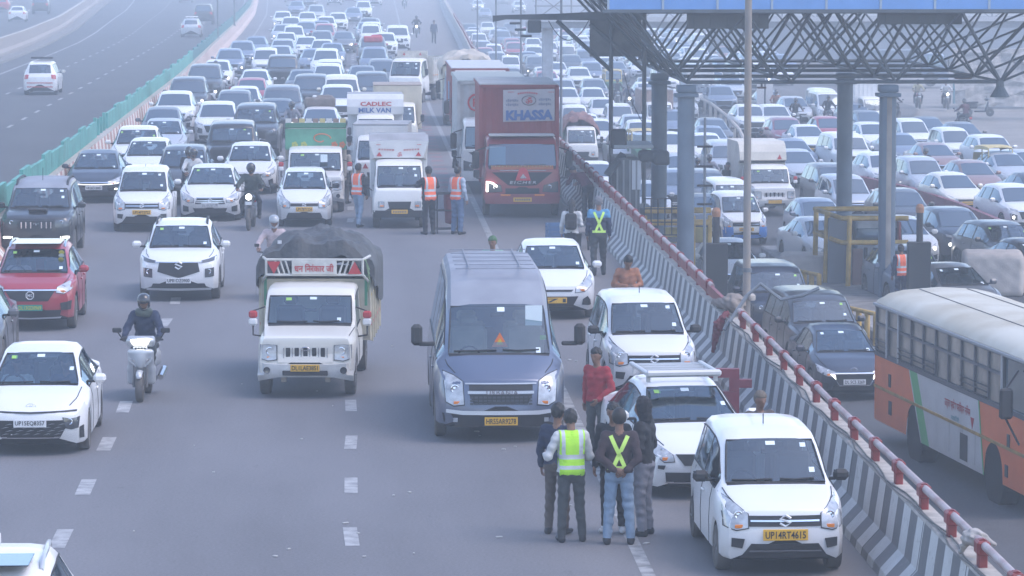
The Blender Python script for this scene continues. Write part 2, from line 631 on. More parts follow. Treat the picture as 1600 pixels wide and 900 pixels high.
 def strip(s, top, bot, mirror=False, proud=.008, n=10, m=3, mi=0, skirt=True, rear=False, mb=None, inset=0):
  """a panel on the nose between two (y, z) polylines, following the surface"""
  mb = mb or MB()
  proud = proud + .010
  L = s.p['L']
  def res(pl, u):
   d = [0]
   for i in range(1, len(pl)): d.append(d[-1] + 1)
   x = u * d[-1]
   return np.interp(x, d, [a for a, _ in pl]), np.interp(x, d, [b for _, b in pl])
  for sg in ((1, -1) if mirror else (1,)):
   rows = []
   for j in range(m + 1):
    row = []
    for i in range(n + 1):
     u = i / n
     (ya, za), (yb, zb) = res(top, u), res(bot, u)
     y, z = ya + (yb - ya) * j / m, za + (zb - za) * j / m
     if rear: t = s.rear_t(y, z) + proud
     else: t = s.front_t(y, z) - proud
     row.append((sg * y, t - L / 2, z))
    rows.append(row)
   if skirt:
    dz = .03 + proud if not rear else -(.03 + proud)
    ring = rows
    back = lambda v: (v[0], v[1] + dz, v[2])
    rows = [[back(v) for v in rows[0]]] + rows + [[back(v) for v in rows[-1]]]
    rows = [[back(r[0])] + list(r) + [back(r[-1])] for r in rows]
   mb.grid(rows, mi)
  return mb
def wheel_parts(r, w, alloy):
 """tyre (lathe about x) and rim"""
 M = Matrix.Rotation(math.pi / 2, 4, 'Y')
 ty = MB().lathe([(r * .62, -w / 2 + .01), (r * .70, -w / 2), (r * .93, -w / 2 + .005), (r, -w * .33), (r, w * .33), (r * .93, w / 2 - .005), (r * .70, w / 2), (r * .62, w / 2 - .01)], 22, 0, M)
 ri = MB()
 ri.lathe([(r * .62, -w * .4), (r * .60, w * .30), (r * .62, w * .42), (r * .64, w * .43), (r * .64, -w * .42)], 22, 0, M)
 ri.lathe([(0.0, w * .36), (r * .16, w * .36), (r * .18, w * .2)], 12, 0, M)
 for k in range(5 if alloy else 8):
  a = 2 * math.pi * k / (5 if alloy else 8)
  ri.tube([(w * .3, r * .1 * math.cos(a), r * .1 * math.sin(a)), (w * .33, r * .6 * math.cos(a), r * .6 * math.sin(a))], r * (.09 if alloy else .12), 5)
 return ty, ri
# chevron emblems (in the XZ plane, about 0.1 m wide)
def badge_s():
 return MB().tube([(.044, 0, .020), (.0, 0, .046), (-.044, 0, .018), (.044, 0, -.018), (.0, 0, -.046), (-.044, 0, -.020)], .0115, 5)
def badge_ring(w=.13, h=.07, r=.006, n=20):
 return MB().tube([(w / 2 * math.cos(2 * math.pi * k / n), 0, h / 2 * math.sin(2 * math.pi * k / n)) for k in range(n)], r, 6, closed=True)
def badge_h():
 m = badge_ring()
 m.merge(text_mb("H", width=.055, height=.045, bold=.03, shear=.3))
 return m
def badge_w():
 m = MB()
 for sx in (1, -1):
  m.tube([(0, 0, -.03), (sx * .03, 0, .03), (sx * .055, 0, -.01), (sx * .07, 0, .035)], .007, 6)
 return m
def badge_oct():
 m = MB()
 m.tube([(.07 * math.cos(math.pi / 8 + k * math.pi / 4), 0, .07 * math.sin(math.pi / 8 + k * math.pi / 4)) for k in range(8)], .008, 6, closed=True)
 m.merge(text_mb("MG", width=.085, height=.055, bold=.02))
 return m
BADGE = {'s': badge_s, 'h': badge_h, 'w': badge_w, 'oct': badge_oct, 'ring': badge_ring}
TYPES = {}
def T(name, **k):
 TYPES[name] = k
FL = [(0, .14), (.22, .10), (.34, .03), (.5, .0), (.62, .015), (.75, .06), (.9, .14), (1.1, .2)]
T('tall hatchback', L=3.66, W=1.62, r=.285, wheels=(.70, 3.12), fc=.14, fl=[(0, .12), (.22, .07), (.36, .01), (.5, .0), (.65, .015), (.8, .06), (.92, .12), (1.1, .2)],
 top=[(0, .83), (.10, .90), (.55, 1.0), (.86, 1.06), (1.52, 1.56), (1.85, 1.645), (2.6, 1.675), (3.25, 1.64), (3.45, 1.56), (3.58, 1.05), (3.66, .9)],
 wt=[(0, .55), (.5, .66), (.86, .69), (1.52, .60), (2.5, .60), (3.4, .57), (3.66, .62)],
 w=[(0, .69), (.22, .77), (.7, .805), (2, .81), (3.2, .80), (3.5, .76), (3.66, .69)], zb=[(0, .76), (.3, .88), (.9, .97), (3.66, 1.02)], zl=[(0, .22), (3.66, .24)],
 tc=.88, tws=1.5, tr=(3.46, 3.58), sg=(1.0, 3.3), pillars=[(1.98, 2.07), (2.82, 2.92)], blackroof=False)
T('hatchback', L=3.85, W=1.70, r=.29, wheels=(.75, 3.2), fc=.2, fl=FL,
 top=[(0, .70), (.12, .78), (.6, .93), (.95, 1.0), (1.75, 1.43), (2.2, 1.50), (2.8, 1.50), (3.3, 1.42), (3.45, 1.37), (3.72, 1.03), (3.85, .85)],
 wt=[(0, .5), (.5, .66), (.95, .70), (1.75, .58), (2.6, .58), (3.4, .53), (3.85, .6)],
 w=[(0, .70), (.25, .80), (.7, .845), (2, .85), (3.3, .84), (3.65, .79), (3.85, .70)], zb=[(0, .66), (.3, .78), (.95, .92), (3.85, 1.0)], zl=[(0, .2), (3.85, .22)],
 tc=.97, tws=1.74, tr=(3.45, 3.72), sg=(1.15, 3.3), pillars=[(2.1, 2.19), (2.95, 3.05)])
T('sedan', L=4.48, W=1.745, r=.31, wheels=(.85, 3.5), fc=.22, fl=FL,
 top=[(0, .66), (.12, .74), (.6, .90), (1.08, .985), (1.98, 1.40), (2.45, 1.475), (3.0, 1.46), (3.35, 1.38), (3.95, 1.07), (4.35, 1.04), (4.44, .98), (4.48, .85)],
 wt=[(0, .5), (.5, .68), (1.08, .72), (1.98, .57), (2.8, .57), (3.4, .54), (3.95, .62), (4.48, .62)],
 w=[(0, .72), (.25, .82), (.8, .865), (2, .872), (3.6, .86), (4.2, .82), (4.48, .73)], zb=[(0, .62), (.3, .76), (1.0, .90), (4.48, .98)], zl=[(0, .18), (4.48, .22)],
 tc=1.10, tws=1.97, tr=(3.36, 3.94), sg=(1.3, 3.5), pillars=[(2.4, 2.49), (3.2, 3.28)])
T('compact suv', L=4.2, W=1.785, r=.335, wheels=(.82, 3.38), fc=.18, clad=True, fl=[(0, .14), (.25, .08), (.4, .01), (.55, 0), (.75, .01), (.9, .05), (1.0, .12), (1.2, .2)],
 top=[(0, .86), (.10, .95), (.55, 1.06), (1.0, 1.11), (1.72, 1.55), (2.1, 1.625), (2.8, 1.64), (3.5, 1.58), (3.68, 1.50), (3.98, 1.1), (4.1, 1.02), (4.2, .88)],
 wt=[(0, .6), (.5, .72), (1.0, .74), (1.72, .62), (2.6, .62), (3.6, .57), (4.2, .64)],
 w=[(0, .75), (.22, .84), (.8, .885), (2, .89), (3.5, .88), (4.0, .83), (4.2, .74)], zb=[(0, .80), (.3, .93), (1.0, 1.02), (4.2, 1.1)], zl=[(0, .24), (4.2, .26)],
 tc=1.02, tws=1.71, tr=(3.68, 3.96), sg=(1.2, 3.45), pillars=[(2.2, 2.3), (3.02, 3.12)])
T('large suv', L=4.6, W=1.83, r=.36, wheels=(.9, 3.65), fc=.13, clad=True, fl=[(0, .12), (.3, .05), (.45, 0), (.7, 0), (.95, .02), (1.08, .07), (1.3, .14)],
 top=[(0, 1.02), (.08, 1.09), (.6, 1.18), (1.15, 1.21), (1.72, 1.70), (2.0, 1.80), (2.6, 1.85), (4.1, 1.83), (4.35, 1.76), (4.5, 1.2), (4.6, 1.0)],
 wt=[(0, .72), (.5, .78), (1.15, .79), (1.72, .69), (2.6, .69), (4.3, .66), (4.6, .72)],
 w=[(0, .82), (.2, .88), (.8, .91), (2, .915), (4, .91), (4.4, .88), (4.6, .80)], zb=[(0, .95), (.3, 1.06), (1.1, 1.13), (4.6, 1.16)], zl=[(0, .3), (4.6, .32)],
 tc=1.17, tws=1.70, tr=(4.36, 4.5), sg=(1.3, 4.2), pillars=[(2.2, 2.31), (3.15, 3.26)])
T('boxy jeep', L=3.99, W=1.82, r=.39, wheels=(.75, 3.2), fc=.05, clad=True, fl=[(0, .08), (.4, 0), (1.05, 0), (1.2, .05)], k=.07,
 top=[(0, 1.10), (.06, 1.15), (1.2, 1.20), (1.42, 1.70), (1.55, 1.80), (2.2, 1.85), (3.8, 1.84), (3.93, 1.75), (3.97, 1.2), (3.99, 1.0)],
 wt=[(0, .66), (1.2, .72), (1.42, .70), (3.8, .70), (3.99, .72)],
 w=[(0, .74), (.2, .80), (.4, .90), (2, .91), (3.6, .91), (3.99, .82)], zb=[(0, 1.02), (.4, 1.08), (3.99, 1.14)], zl=[(0, .42), (3.99, .42)],
 tc=1.22, tws=1.41, tr=(3.9, 3.965), sg=(1.45, 3.7), pillars=[(2.3, 2.45)])
T('mpv', L=4.4, W=1.735, r=.31, wheels=(.82, 3.56), fc=.18, fl=FL,
 top=[(0, .80), (.10, .88), (.5, 1.0), (.95, 1.08), (1.75, 1.58), (2.1, 1.66), (2.8, 1.69), (3.9, 1.64), (4.1, 1.56), (4.3, 1.1), (4.4, .9)],
 wt=[(0, .55), (.5, .68), (.95, .72), (1.75, .61), (2.6, .61), (4.05, .57), (4.4, .64)],
 w=[(0, .72), (.22, .82), (.8, .865), (2, .868), (3.9, .86), (4.2, .82), (4.4, .74)], zb=[(0, .72), (.3, .86), (1.0, .97), (4.4, 1.06)], zl=[(0, .2), (4.4, .22)],
 tc=.97, tws=1.74, tr=(4.1, 4.3), sg=(1.2, 3.95), pillars=[(2.2, 2.3), (3.1, 3.2)])
T('minivan', L=3.68, W=1.48, r=.27, wheels=(.62, 2.97), fc=.1, fl=[(0, .1), (.25, .03), (.45, 0), (.7, .01), (.9, .06), (1.1, .12)],
 top=[(0, .88), (.08, .96), (.32, 1.06), (.95, 1.68), (1.15, 1.77), (1.8, 1.81), (3.3, 1.80), (3.48, 1.72), (3.62, 1.0), (3.68, .85)],
 wt=[(0, .55), (.32, .64), (.95, .59), (3.4, .59), (3.68, .62)],
 w=[(0, .66), (.2, .73), (2, .74), (3.4, .735), (3.68, .68)], zb=[(0, .8), (.3, .95), (3.68, 1.02)], zl=[(0, .22), (3.68, .24)],
 tc=.34, tws=.93, tr=(3.49, 3.62), sg=(.55, 3.35), pillars=[(1.3, 1.4), (2.3, 2.4)])
T('passenger van', L=6.2, W=2.09, r=.35, wheels=(1.0, 4.6), fc=.2, fd=1.0, clad=True, fl=[(0, .14), (.3, .05), (.45, 0), (.6, .02), (.85, .08), (1.05, .16), (1.25, .24)], k=.2, drop=.12,
 top=[(0, .98), (.10, 1.08), (.5, 1.24), (.78, 1.33), (1.62, 2.03), (2.05, 2.36), (2.5, 2.50), (3.2, 2.55), (5.9, 2.54), (6.1, 2.45), (6.2, 2.2)],
 wt=[(0, .62), (.5, .82), (.78, .86), (1.62, .80), (2.4, .78), (6.0, .76), (6.2, .74)],
 w=[(0, .86), (.22, .97), (.8, 1.04), (2, 1.045), (5.9, 1.04), (6.2, .98)], zb=[(0, .92), (.3, 1.06), (.9, 1.22), (6.2, 1.25)], zl=[(0, .26), (6.2, .3)],
 tc=.80, tws=1.64, sg=(1.0, 5.9), pillars=[(1.75, 1.9), (3.0, 3.15), (4.4, 4.55)])
T('pickup cab', L=2.55, W=1.70, r=.36, wheels=(.72,), fc=.05, fl=[(0, .2), (.3, .1), (.42, .0), (.62, 0), (.7, .05), (1.0, .06), (1.2, .1)], k=.07, drop=.05,
 top=[(0, 1.04), (.05, 1.07), (1.08, 1.16), (1.38, 1.68), (1.5, 1.77), (2.0, 1.82), (2.45, 1.81), (2.53, 1.75), (2.55, 1.6)],
 wt=[(0, .72), (1.08, .79), (1.38, .765), (2.4, .76), (2.55, .76)],
 w=[(0, .78), (.15, .83), (.5, .85), (2.55, .85)], zb=[(0, .98), (.3, 1.02), (1.0, 1.06), (2.55, 1.08)], zl=[(0, .42), (.6, .42), (2.55, .45)],
 tc=1.10, tws=1.37, sg=(1.3, 2.3), pillars=[])
T('mini truck cab', L=1.55, W=1.50, r=.27, wheels=(.55,), fc=.05, fd=.4, fl=[(0, .12), (.3, .03), (.45, 0), (.8, .01), (1.0, .04), (1.2, .08)], k=.06, drop=.05,
 top=[(0, 1.04), (.04, 1.08), (.16, 1.13), (.55, 1.70), (.7, 1.80), (1.0, 1.84), (1.5, 1.83), (1.55, 1.75)],
 wt=[(0, .62), (.16, .66), (.55, .63), (1.55, .63)],
 w=[(0, .70), (.12, .74), (.4, .75), (1.55, .75)], zb=[(0, .98), (.3, 1.02), (1.55, 1.05)], zl=[(0, .36), (1.55, .4)],
 tc=.17, tws=.54, sg=(.32, 1.35), pillars=[])
T('lorry cab', L=1.95, W=2.20, r=.46, wheels=(1.25,), fc=.07, fd=.5, fl=[(0, .06), (.5, .0), (.9, 0), (1.5, .03), (2.4, .06)], k=.08, drop=.07,
 top=[(0, 1.58), (.03, 1.62), (.08, 1.66), (.32, 2.42), (.5, 2.60), (.9, 2.66), (1.9, 2.66), (1.95, 2.6)],
 wt=[(0, 1.0), (.08, 1.02), (.32, .98), (1.95, .98)],
 w=[(0, 1.04), (.1, 1.09), (.4, 1.10), (1.95, 1.10)], zb=[(0, 1.5), (.3, 1.56), (1.95, 1.6)], zl=[(0, .48), (1.95, .6)],
 tc=.09, tws=.32, sg=(.28, 1.5), pillars=[])
# nose features: (part name, material, upper line, lower line, mirrored, stand-off); y from the centre line outwards
FEAT = {
 'tall hatchback': [('grille', 'trim', [(-.45, .775), (.45, .775)], [(-.45, .645), (.45, .645)], 0, .006), ('grille_bar', 'chrome', [(-.43, .726), (.43, .726)], [(-.43, .704), (.43, .704)], 0, .016),
      ('headlight', 'lamp', [(.46, .80), (.62, .92), (.745, .98)], [(.46, .63), (.6, .60), (.74, .64)], 1, .008), ('fog_recess', 'trim', [(.50, .49), (.66, .50)], [(.53, .37), (.66, .39)], 1, .006),
      ('lower_intake', 'trim', [(-.42, .43), (.42, .43)], [(-.55, .25), (.55, .25)], 0, .008)],
 'hatchback': [('grille', 'trim', [(-.40, .64), (.40, .64)], [(-.36, .56), (.36, .56)], 0, .006), ('headlight', 'lamp', [(.42, .66), (.60, .74), (.76, .84)], [(.40, .55), (.60, .56), (.76, .66)], 1, .008),
     ('lower_intake', 'trim', [(-.42, .46), (.42, .46)], [(-.52, .27), (.52, .27)], 0, .007), ('fog_recess', 'trim', [(.58, .45), (.72, .50)], [(.60, .30), (.74, .32)], 1, .006)],
 'sedan': [('grille', 'trim', [(-.40, .62), (.40, .62)], [(-.34, .48), (.34, .48)], 0, .006), ('grille_rim', 'chrome', [(-.42, .645), (.42, .645)], [(-.42, .622), (.42, .622)], 0, .014),
    ('headlight', 'lamp', [(.42, .66), (.60, .72), (.79, .80)], [(.40, .55), (.60, .56), (.78, .65)], 1, .008),
    ('lower_intake', 'trim', [(-.46, .36), (.46, .36)], [(-.50, .24), (.50, .24)], 0, .007), ('fog_recess', 'trim', [(.56, .40), (.74, .44)], [(.58, .27), (.74, .28)], 1, .006)],
 'compact suv': [('grille', 'trim', [(-.50, .82), (.50, .82)], [(-.40, .56), (.40, .56)], 0, .006), ('grille_rim', 'chrome', [(-.52, .845), (.52, .845)], [(-.52, .82), (.52, .82)], 0, .014),
     ('running_lamp', 'lamp', [(.54, .88), (.70, .92), (.82, .95)], [(.54, .82), (.70, .85), (.82, .88)], 1, .008), ('headlight', 'lampd', [(.56, .70), (.78, .76)], [(.56, .52), (.76, .54)], 1, .008),
     ('lower_intake', 'trim', [(-.70, .45), (.70, .45)], [(-.66, .26), (.66, .26)], 0, .006), ('skid_plate', 'silver', [(-.45, .32), (.45, .32)], [(-.40, .26), (.40, .26)], 0, .014)],
 'large suv': [('grille', 'trim', [(-.42, .98), (.42, .98)], [(-.38, .72), (.38, .72)], 0, .006), ('headlight', 'lampd', [(.46, .98), (.66, 1.02), (.84, 1.04)], [(.46, .82), (.66, .80), (.84, .86)], 1, .008),
     ('lower_intake', 'trim', [(-.5, .58), (.5, .58)], [(-.55, .36), (.55, .36)], 0, .007), ('fog_recess', 'trim', [(.6, .6), (.8, .62)], [(.6, .44), (.8, .46)], 1, .006)],
 'boxy jeep': [('grille', 'trim', [(-.60, 1.03), (.60, 1.03)], [(-.60, .74), (.60, .74)], 0, .006), ('front_bumper', 'trim', [(-.80, .66), (.80, .66)], [(-.76, .46), (.76, .46)], 0, .10)],
 'mpv': [('grille', 'trim', [(-.42, .74), (.42, .74)], [(-.36, .62), (.36, .62)], 0, .006), ('headlight', 'lamp', [(.44, .76), (.62, .84), (.78, .92)], [(.42, .62), (.62, .62), (.77, .72)], 1, .008),
   ('lower_intake', 'trim', [(-.46, .44), (.46, .44)], [(-.52, .27), (.52, .27)], 0, .007), ('fog_recess', 'trim', [(.58, .44), (.74, .48)], [(.6, .3), (.74, .32)], 1, .006)],
 'minivan': [('grille', 'trim', [(-.30, .66), (.30, .66)], [(-.30, .58), (.30, .58)], 0, .006), ('headlight', 'lamp', [(.38, .78), (.52, .84), (.66, .88)], [(.38, .62), (.52, .60), (.66, .64)], 1, .008),
    ('lower_intake', 'trim', [(-.40, .42), (.40, .42)], [(-.44, .27), (.44, .27)], 0, .007)],
 'passenger van': [('grille', 'trim', [(-.50, .92), (.50, .92)], [(-.50, .835), (.50, .835)], 0, .006), ('lower_grille', 'trim', [(-.50, .775), (.50, .775)], [(-.42, .62), (.42, .62)], 0, .006),
      ('grille_surround', 'silver', [(-.56, .95), (.56, .95)], [(-.56, .93), (.56, .93)], 0, .012), ('grille_bar', 'silver', [(-.52, .825), (.52, .825)], [(-.52, .785), (.52, .785)], 0, .014),
      ('headlight', 'lamp', [(.60, .97), (.74, 1.05), (.90, 1.10)], [(.58, .62), (.74, .60), (.86, .66)], 1, .008),
      ('bumper_bar', 'silver', [(-.86, .54), (-.6, .52), (0, .52), (.6, .52), (.86, .54)], [(-.86, .49), (-.6, .46), (0, .46), (.6, .46), (.86, .49)], 0, .03),
      ('bumper', 'trim', [(-.92, .47), (.92, .47)], [(-.88, .26), (.88, .26)], 0, .012), ('fog_lamp', 'lamp', [(.68, .41), (.75, .41)], [(.68, .34), (.75, .34)], 1, .03)],
 'pickup cab': [('grille', 'white', [(-.46, .90), (.46, .90)], [(-.46, .64), (.46, .64)], 0, .008), ('headlight', 'lamp', [(.50, .92), (.65, .93), (.79, .92)], [(.50, .68), (.65, .66), (.79, .70)], 1, .012),
     ('bumper', 'white', [(-.84, .64), (.84, .64)], [(-.82, .34), (.82, .34)], 0, .07)],
 'mini truck cab': [('grille', 'trim', [(-.32, .74), (.32, .74)], [(-.28, .56), (.28, .56)], 0, .008), ('headlight', 'lamp', [(.42, .74), (.50, .75), (.58, .74)], [(.42, .59), (.50, .58), (.58, .59)], 1, .014),
      ('bumper', 'trim', [(-.73, .50), (.73, .50)], [(-.70, .30), (.70, .30)], 0, .05)],
 'lorry cab': [('grille', 'trim', [(-.86, 1.50), (0, 1.50), (.86, 1.50)], [(-.40, 1.08), (0, 1.05), (.40, 1.08)], 0, .010), ('headlight', 'lampd', [(.62, 1.08), (.80, 1.14), (1.0, 1.2)], [(.58, .88), (.80, .86), (1.0, .86)], 1, .012),
     ('lower_grille', 'trim', [(-.48, .98), (.48, .98)], [(-.48, .84), (.48, .84)], 0, .008), ('bumper', 'paint', [(-1.08, .80), (1.08, .80)], [(-1.04, .48), (1.04, .48)], 0, .07),
     ('indicator', 'amber', [(.34, .80), (.62, .80)], [(.34, .74), (.62, .74)], 1, .09)],
}
SILVERP = PAINTS['silver']
FM = {'trim': TRIM, 'chrome': CHROME, 'lamp': LAMP, 'lampd': LAMPD, 'silver': SILVERP, 'white': PAINTS['dusty white'], 'amber': AMBER, 'lit': LIT, 'paint': None, 'red': REDL}
PAINT_SLOT = bpy.data.materials.new("paint_slot")
ROOFD = mat("dusty_roof", (.27, .29, .33), .75, noise=.3, nscale=1.5, col2=(.20, .215, .25))
LK = .87     # lorry cab height
q_ = TYPES['lorry cab']
for k_ in ('top', 'zb', 'fl'): q_[k_] = [(a, b * LK) if k_ != 'fl' else (a * LK, b) for a, b in q_[k_]]
FEAT['lorry cab'] = [(a, b, [(y, z * LK) for y, z in c], [(y, z * LK) for y, z in d], e, f) for a, b, c, d, e, f in FEAT['lorry cab']]
_tpl = {}
def template(kind, near=True, extra=None, tag_=''):
 """list of (part name, mesh, index of its parent part or None, offset)"""
 key = (kind, near, tag_)
 if key in _tpl: return _tpl[key]
 p = dict(TYPES[kind])
 if extra and 'type' in extra: p.update(extra['type'])
 lf = Loft(p)
 L, W = p['L'], p['W']
 parts = []
 def put(name, mb, mats, parent=None, loc=(0, 0, 0), smooth=35):
  parts.append((name, mb.mesh(name, mats, smooth), parent, Vector(loc)))
  return len(parts) - 1
 b = lf.body()
 gl = GLASS if near else DGLASS
 put('body', b['body'], [PAINT_SLOT, UNDER, TRIM] + ([ROOFD] if p.get('roofmat') == 3 else []))
 iw = put('windscreen', b['windscreen'], gl)
 for sd in (1, -1):
  if ('side_window', sd) in b: put('side_window', b['side_window', sd], gl)
 if 'rear_window' in b: put('rear_window', b['rear_window'], gl)
 feats = FEAT.get(kind, [])
 if extra and 'feat' in extra: feats = extra['feat']
 for nm, mk, top, bot, mir, pr in feats:
  m_ = FM[mk] if FM[mk] is not None else PAINT_SLOT
  if mir:
   for sg in (1, -1):
    q = lf.strip([(sg * y, z) for y, z in top], [(sg * y, z) for y, z in bot], False, pr, 6 if near else 3, 3 if near else 1)
    i = put(nm, q, m_)
    if near and nm == 'headlight':
     ty_, tz_ = [sum(v) / len(v) for v in zip(*(top + bot))]
     gr = lambda pl: [(sg * min(W / 2 - .055, ty_ + (y - ty_) * 1.08), tz_ + (z - tz_) * 1.07 - .004) for y, z in pl]
     put('headlight_surround', lf.strip(gr(top), gr(bot), False, pr - .007, 6, 3), TRIM, i)
     if mk == 'lamp':
      ya_, za_ = (bot[0][0] * .6 + bot[-1][0] * .4), min(z for _, z in bot) + .045
      t = lf.front_t(sg * ya_, za_)
      put('indicator', MB().box((sg * ya_, t - L / 2 - pr - .012, za_), (.10, .012, .045), 0, .004), AMBER, i)
    if near and nm == 'headlight' and mk in ('lamp', 'lampd'):
     cy = sg * (min(y for y, _ in top) * .6 + max(y for y, _ in top) * .4)
     cz = sum(z for _, z in top + bot) / (len(top) + len(bot)) + .02
     t = lf.front_t(cy, cz)
     rr = min(.07, (top[0][1] - bot[0][1]) * .32)
     M = Matrix.Translation((cy, t - L / 2 - pr - .004, cz)) @ Matrix.Rotation(math.pi / 2, 4, 'X')
     q2 = MB().lathe([(rr, -.02), (rr, .006), (rr * .85, .008), (rr * .5, -.004), (0, .004)], 14, 0, M)
     put('bulb', q2, CHROME, i)
  else:
   put(nm, lf.strip(top, bot, bool(mir), pr, 8 if near else 5, 2), m_)
 # door mirrors
 mz = float(lf.prof(p['tc'] + .35)['zb'][0]) + .12
 mt = p['tc'] + .42
 if kind in ('tall hatchback', 'hatchback', 'sedan', 'compact suv', 'large suv', 'boxy jeep', 'mpv', 'minivan'):
  mc = 0 if (extra or {}).get('mirror', 'paint') == 'paint' else 2
  for sg in (1, -1):
   q = MB()
   x = sg * (W / 2 + .09)
   q.box((x, mt - L / 2, mz), (.20, .11, .145), mc, .045)
   q.box((x - sg * .13, mt - L / 2 + .02, mz - .05), (.14, .05, .04), 2, .01)
   q.box((x, mt - L / 2 + .058, mz), (.17, .006, .115), 1)
   put('door_mirror', q, [PAINT_SLOT, CHROME, TRIM])
 # wipers on the screen
 if near:
  # shut lines, seals and handles
  hs = lambda t, k, sg, o_=.004: (sg * (lf.half(t, False)[k][0] + o_), lf.warp(t, lf.half(t, False)[k][0], lf.half(t, False)[k][1]) - L / 2, lf.half(t, False)[k][1] + o_)
  loop = [hs(t, 11, 1, .006) for t in np.linspace(p['tc'], p['tws'], 8)] + [hs(t, 11, -1, .006) for t in np.linspace(p['tws'], p['tc'], 8)]
  put('screen_seal', MB().tube(loop, .014, 5, closed=True), TRIM, 0)
  for sg in (1, -1):
   if p['tc'] > .5:
    put('bonnet_seam', MB().tube([hs(t, 10, sg) for t in np.linspace(.22, p['tc'] - .08, 8)], .007, 4), TRIM, 0)
   if p.get('sg'):
    put('window_seal', MB().tube([hs(t, 8, sg) for t in np.linspace(p['sg'][0], p['sg'][1], 12)], .011, 4), TRIM, 0)
    put('window_seal', MB().tube([hs(t, 9, sg) for t in np.linspace(p['sg'][0] + .1, p['sg'][1], 12)], .011, 4), TRIM, 0)
   for td in [p['tc'] + .30] + [(a + b_) / 2 for a, b_ in p.get('pillars', [])][:2]:
    put('door_seam', MB().tube([hs(td, k, sg, .002) for k in (4, 5, 6, 7)], .006, 4), TRIM, 0)
   for a, b_ in p.get('pillars', [])[:2]:
    x_, y_, z_ = hs(a - .18, 6, sg, .015)
    put('door_handle', MB().box((x_, y_, z_), (.03, .17, .035), 0, .01), PAINT_SLOT, 0)
  def scr(y, f):
   t = p['tc'] + (p['tws'] - p['tc']) * f
   h = lf.half(t, False)
   return (y, lf.warp(t, y, h[13][1]) - L / 2 - .012, float(np.interp(abs(y), [h[13][0], h[12][0], h[11][0], h[10][0]], [h[13][1], h[12][1], h[11][1], h[10][1]])) + .012)
  a = W * .36
  q = MB().tube([scr(-a * .95, .06), scr(-a * .5, .035), scr(-.04, .05)], .012, 5)
  q2 = MB().tube([scr(.06, .06), scr(a * .4, .035), scr(a * .85, .08)], .012, 5)
  put('wiper', q, TRIM); put('wiper', q2, TRIM)
  # cabin: floor liner, dashboard, seats and steering wheel seen through the glass
  if kind not in ('lorry cab',):
   q = MB()
   zf = float(lf.prof(p['tc'] + .4)['zb'][0])
   y0, y1 = p['tc'] + .12, min(L - .35, p.get('tr', (L - .3,))[0] + .1)
   wi = W / 2 - .13
   q.box((0, (y0 + y1) / 2 - L / 2, zf - .42), (wi * 2, y1 - y0, .10), 0)
   for sg in (1, -1): q.box((sg * (wi + .02), (y0 + y1) / 2 - L / 2, zf - .22), (.04, y1 - y0, .40), 0)
   q.box((0, y0 - L / 2 + .18, zf - .12), (wi * 2, .42, .20), 0, .06)
   q.box((0, y0 - L / 2 - .02, zf - .25), (wi * 2, .05, .45), 0)
   put('dashboard', q, CABIN)
   hh = p['top'][len(p['top']) // 2][1]
   seatm = SEATB if kind == 'passenger van' else SEAT
   rows_ = [p['tws'] + .30] + ([p['tws'] + 1.15] if L > 3 else [])
   for ri, t in enumerate(rows_):
    zs = min(zf + .24, hh - .50)
    for sg in (1, -1):
     s_ = MB()
     s_.box((sg * W * .22, t - L / 2, zs - .12), (W * .30, .14, .62), 0, .06)
     s_.box((sg * W * .22, t - L / 2 + .02, zs + .28), (W * .15, .10, .17), 0, .045)
     s_.box((sg * W * .22, t - L / 2 - .26, zs - .42), (W * .30, .5, .14), 0, .05)
     put('seat', s_, seatm)
   s_ = MB()
   c = Vector((-W * .22 if True else 0, y0 - L / 2 + .36, zf + .0))
   # right-hand drive: the wheel is on the picture's left of an oncoming car
   pts = []
   for k in range(16):
    a_ = 2 * math.pi * k / 16
    pts.append(c + Vector((.18 * math.cos(a_), .08 * math.sin(a_), .165 * math.sin(a_))))
   s_.tube(pts, .016, 6, closed=True)
   s_.tube([c + Vector((-.17, 0, 0)), c, c + Vector((.17, 0, 0))], .015, 5)
   s_.tube([c, c + Vector((0, -.2, -.08))], .03, 6)
   put('steering_wheel', s_, CABIN)
   # interior mirror
   tm_ = p['tws'] - .10
   zt_ = float(lf.prof(tm_)['zt'][0])
   put('rear_view_mirror', MB().box((0, lf.warp(tm_, 0, zt_) - L / 2 + .09, zt_ - .09), (.21, .03, .06), 0, .01), CABIN)
   rs = random.Random(len(kind) * 7 + int(W * 100) + len(tag_))
   for (yy, ff, w_, h_) in ((rs.uniform(-.02, .06), .93, .12, .045), (rs.choice((-1, 1)) * W * rs.uniform(.22, .3), .91, rs.uniform(.06, .1), .05), (W * .3, rs.uniform(.1, .85), .07, .06)):
    x0, a0, z0 = scr(yy, ff); x1, a1, z1 = scr(yy, ff - h_ / .5)
    put('screen_sticker', MB().add([(yy - w_ / 2, a0 + .010, z0 - .010), (yy + w_ / 2, a0 + .010, z0 - .010), (yy + w_ / 2, a1 + .010, z1 - .010), (yy - w_ / 2, a1 + .010, z1 - .010)], [(0, 1, 2, 3)]), STICK if yy < .1 and yy > -.1 else rs.choice((STICK, STICK, STICK, STICK, STICKG)), iw)
 # wheels
 ty, ri = wheel_parts(p['r'], .19, kind not in ('minivan', 'tall hatchback', 'pickup cab', 'mini truck cab', 'lorry cab'))
 tym, rim = ty.mesh('wheel', TYRE, 40), ri.mesh('rim', RIM if kind in ('sedan', 'compact suv', 'hatchback', 'mpv') else STEEL, 40)
 for tw in p['wheels']:
  for sg in (1, -1):
   parts.append(('wheel', tym, None, Vector((sg * (W / 2 - .115), tw - L / 2, p['r']))))
   i = len(parts) - 1
   if near:
    parts.append(('rim', rim, i, Vector((0, 0, 0)) if sg > 0 else 'flip'))
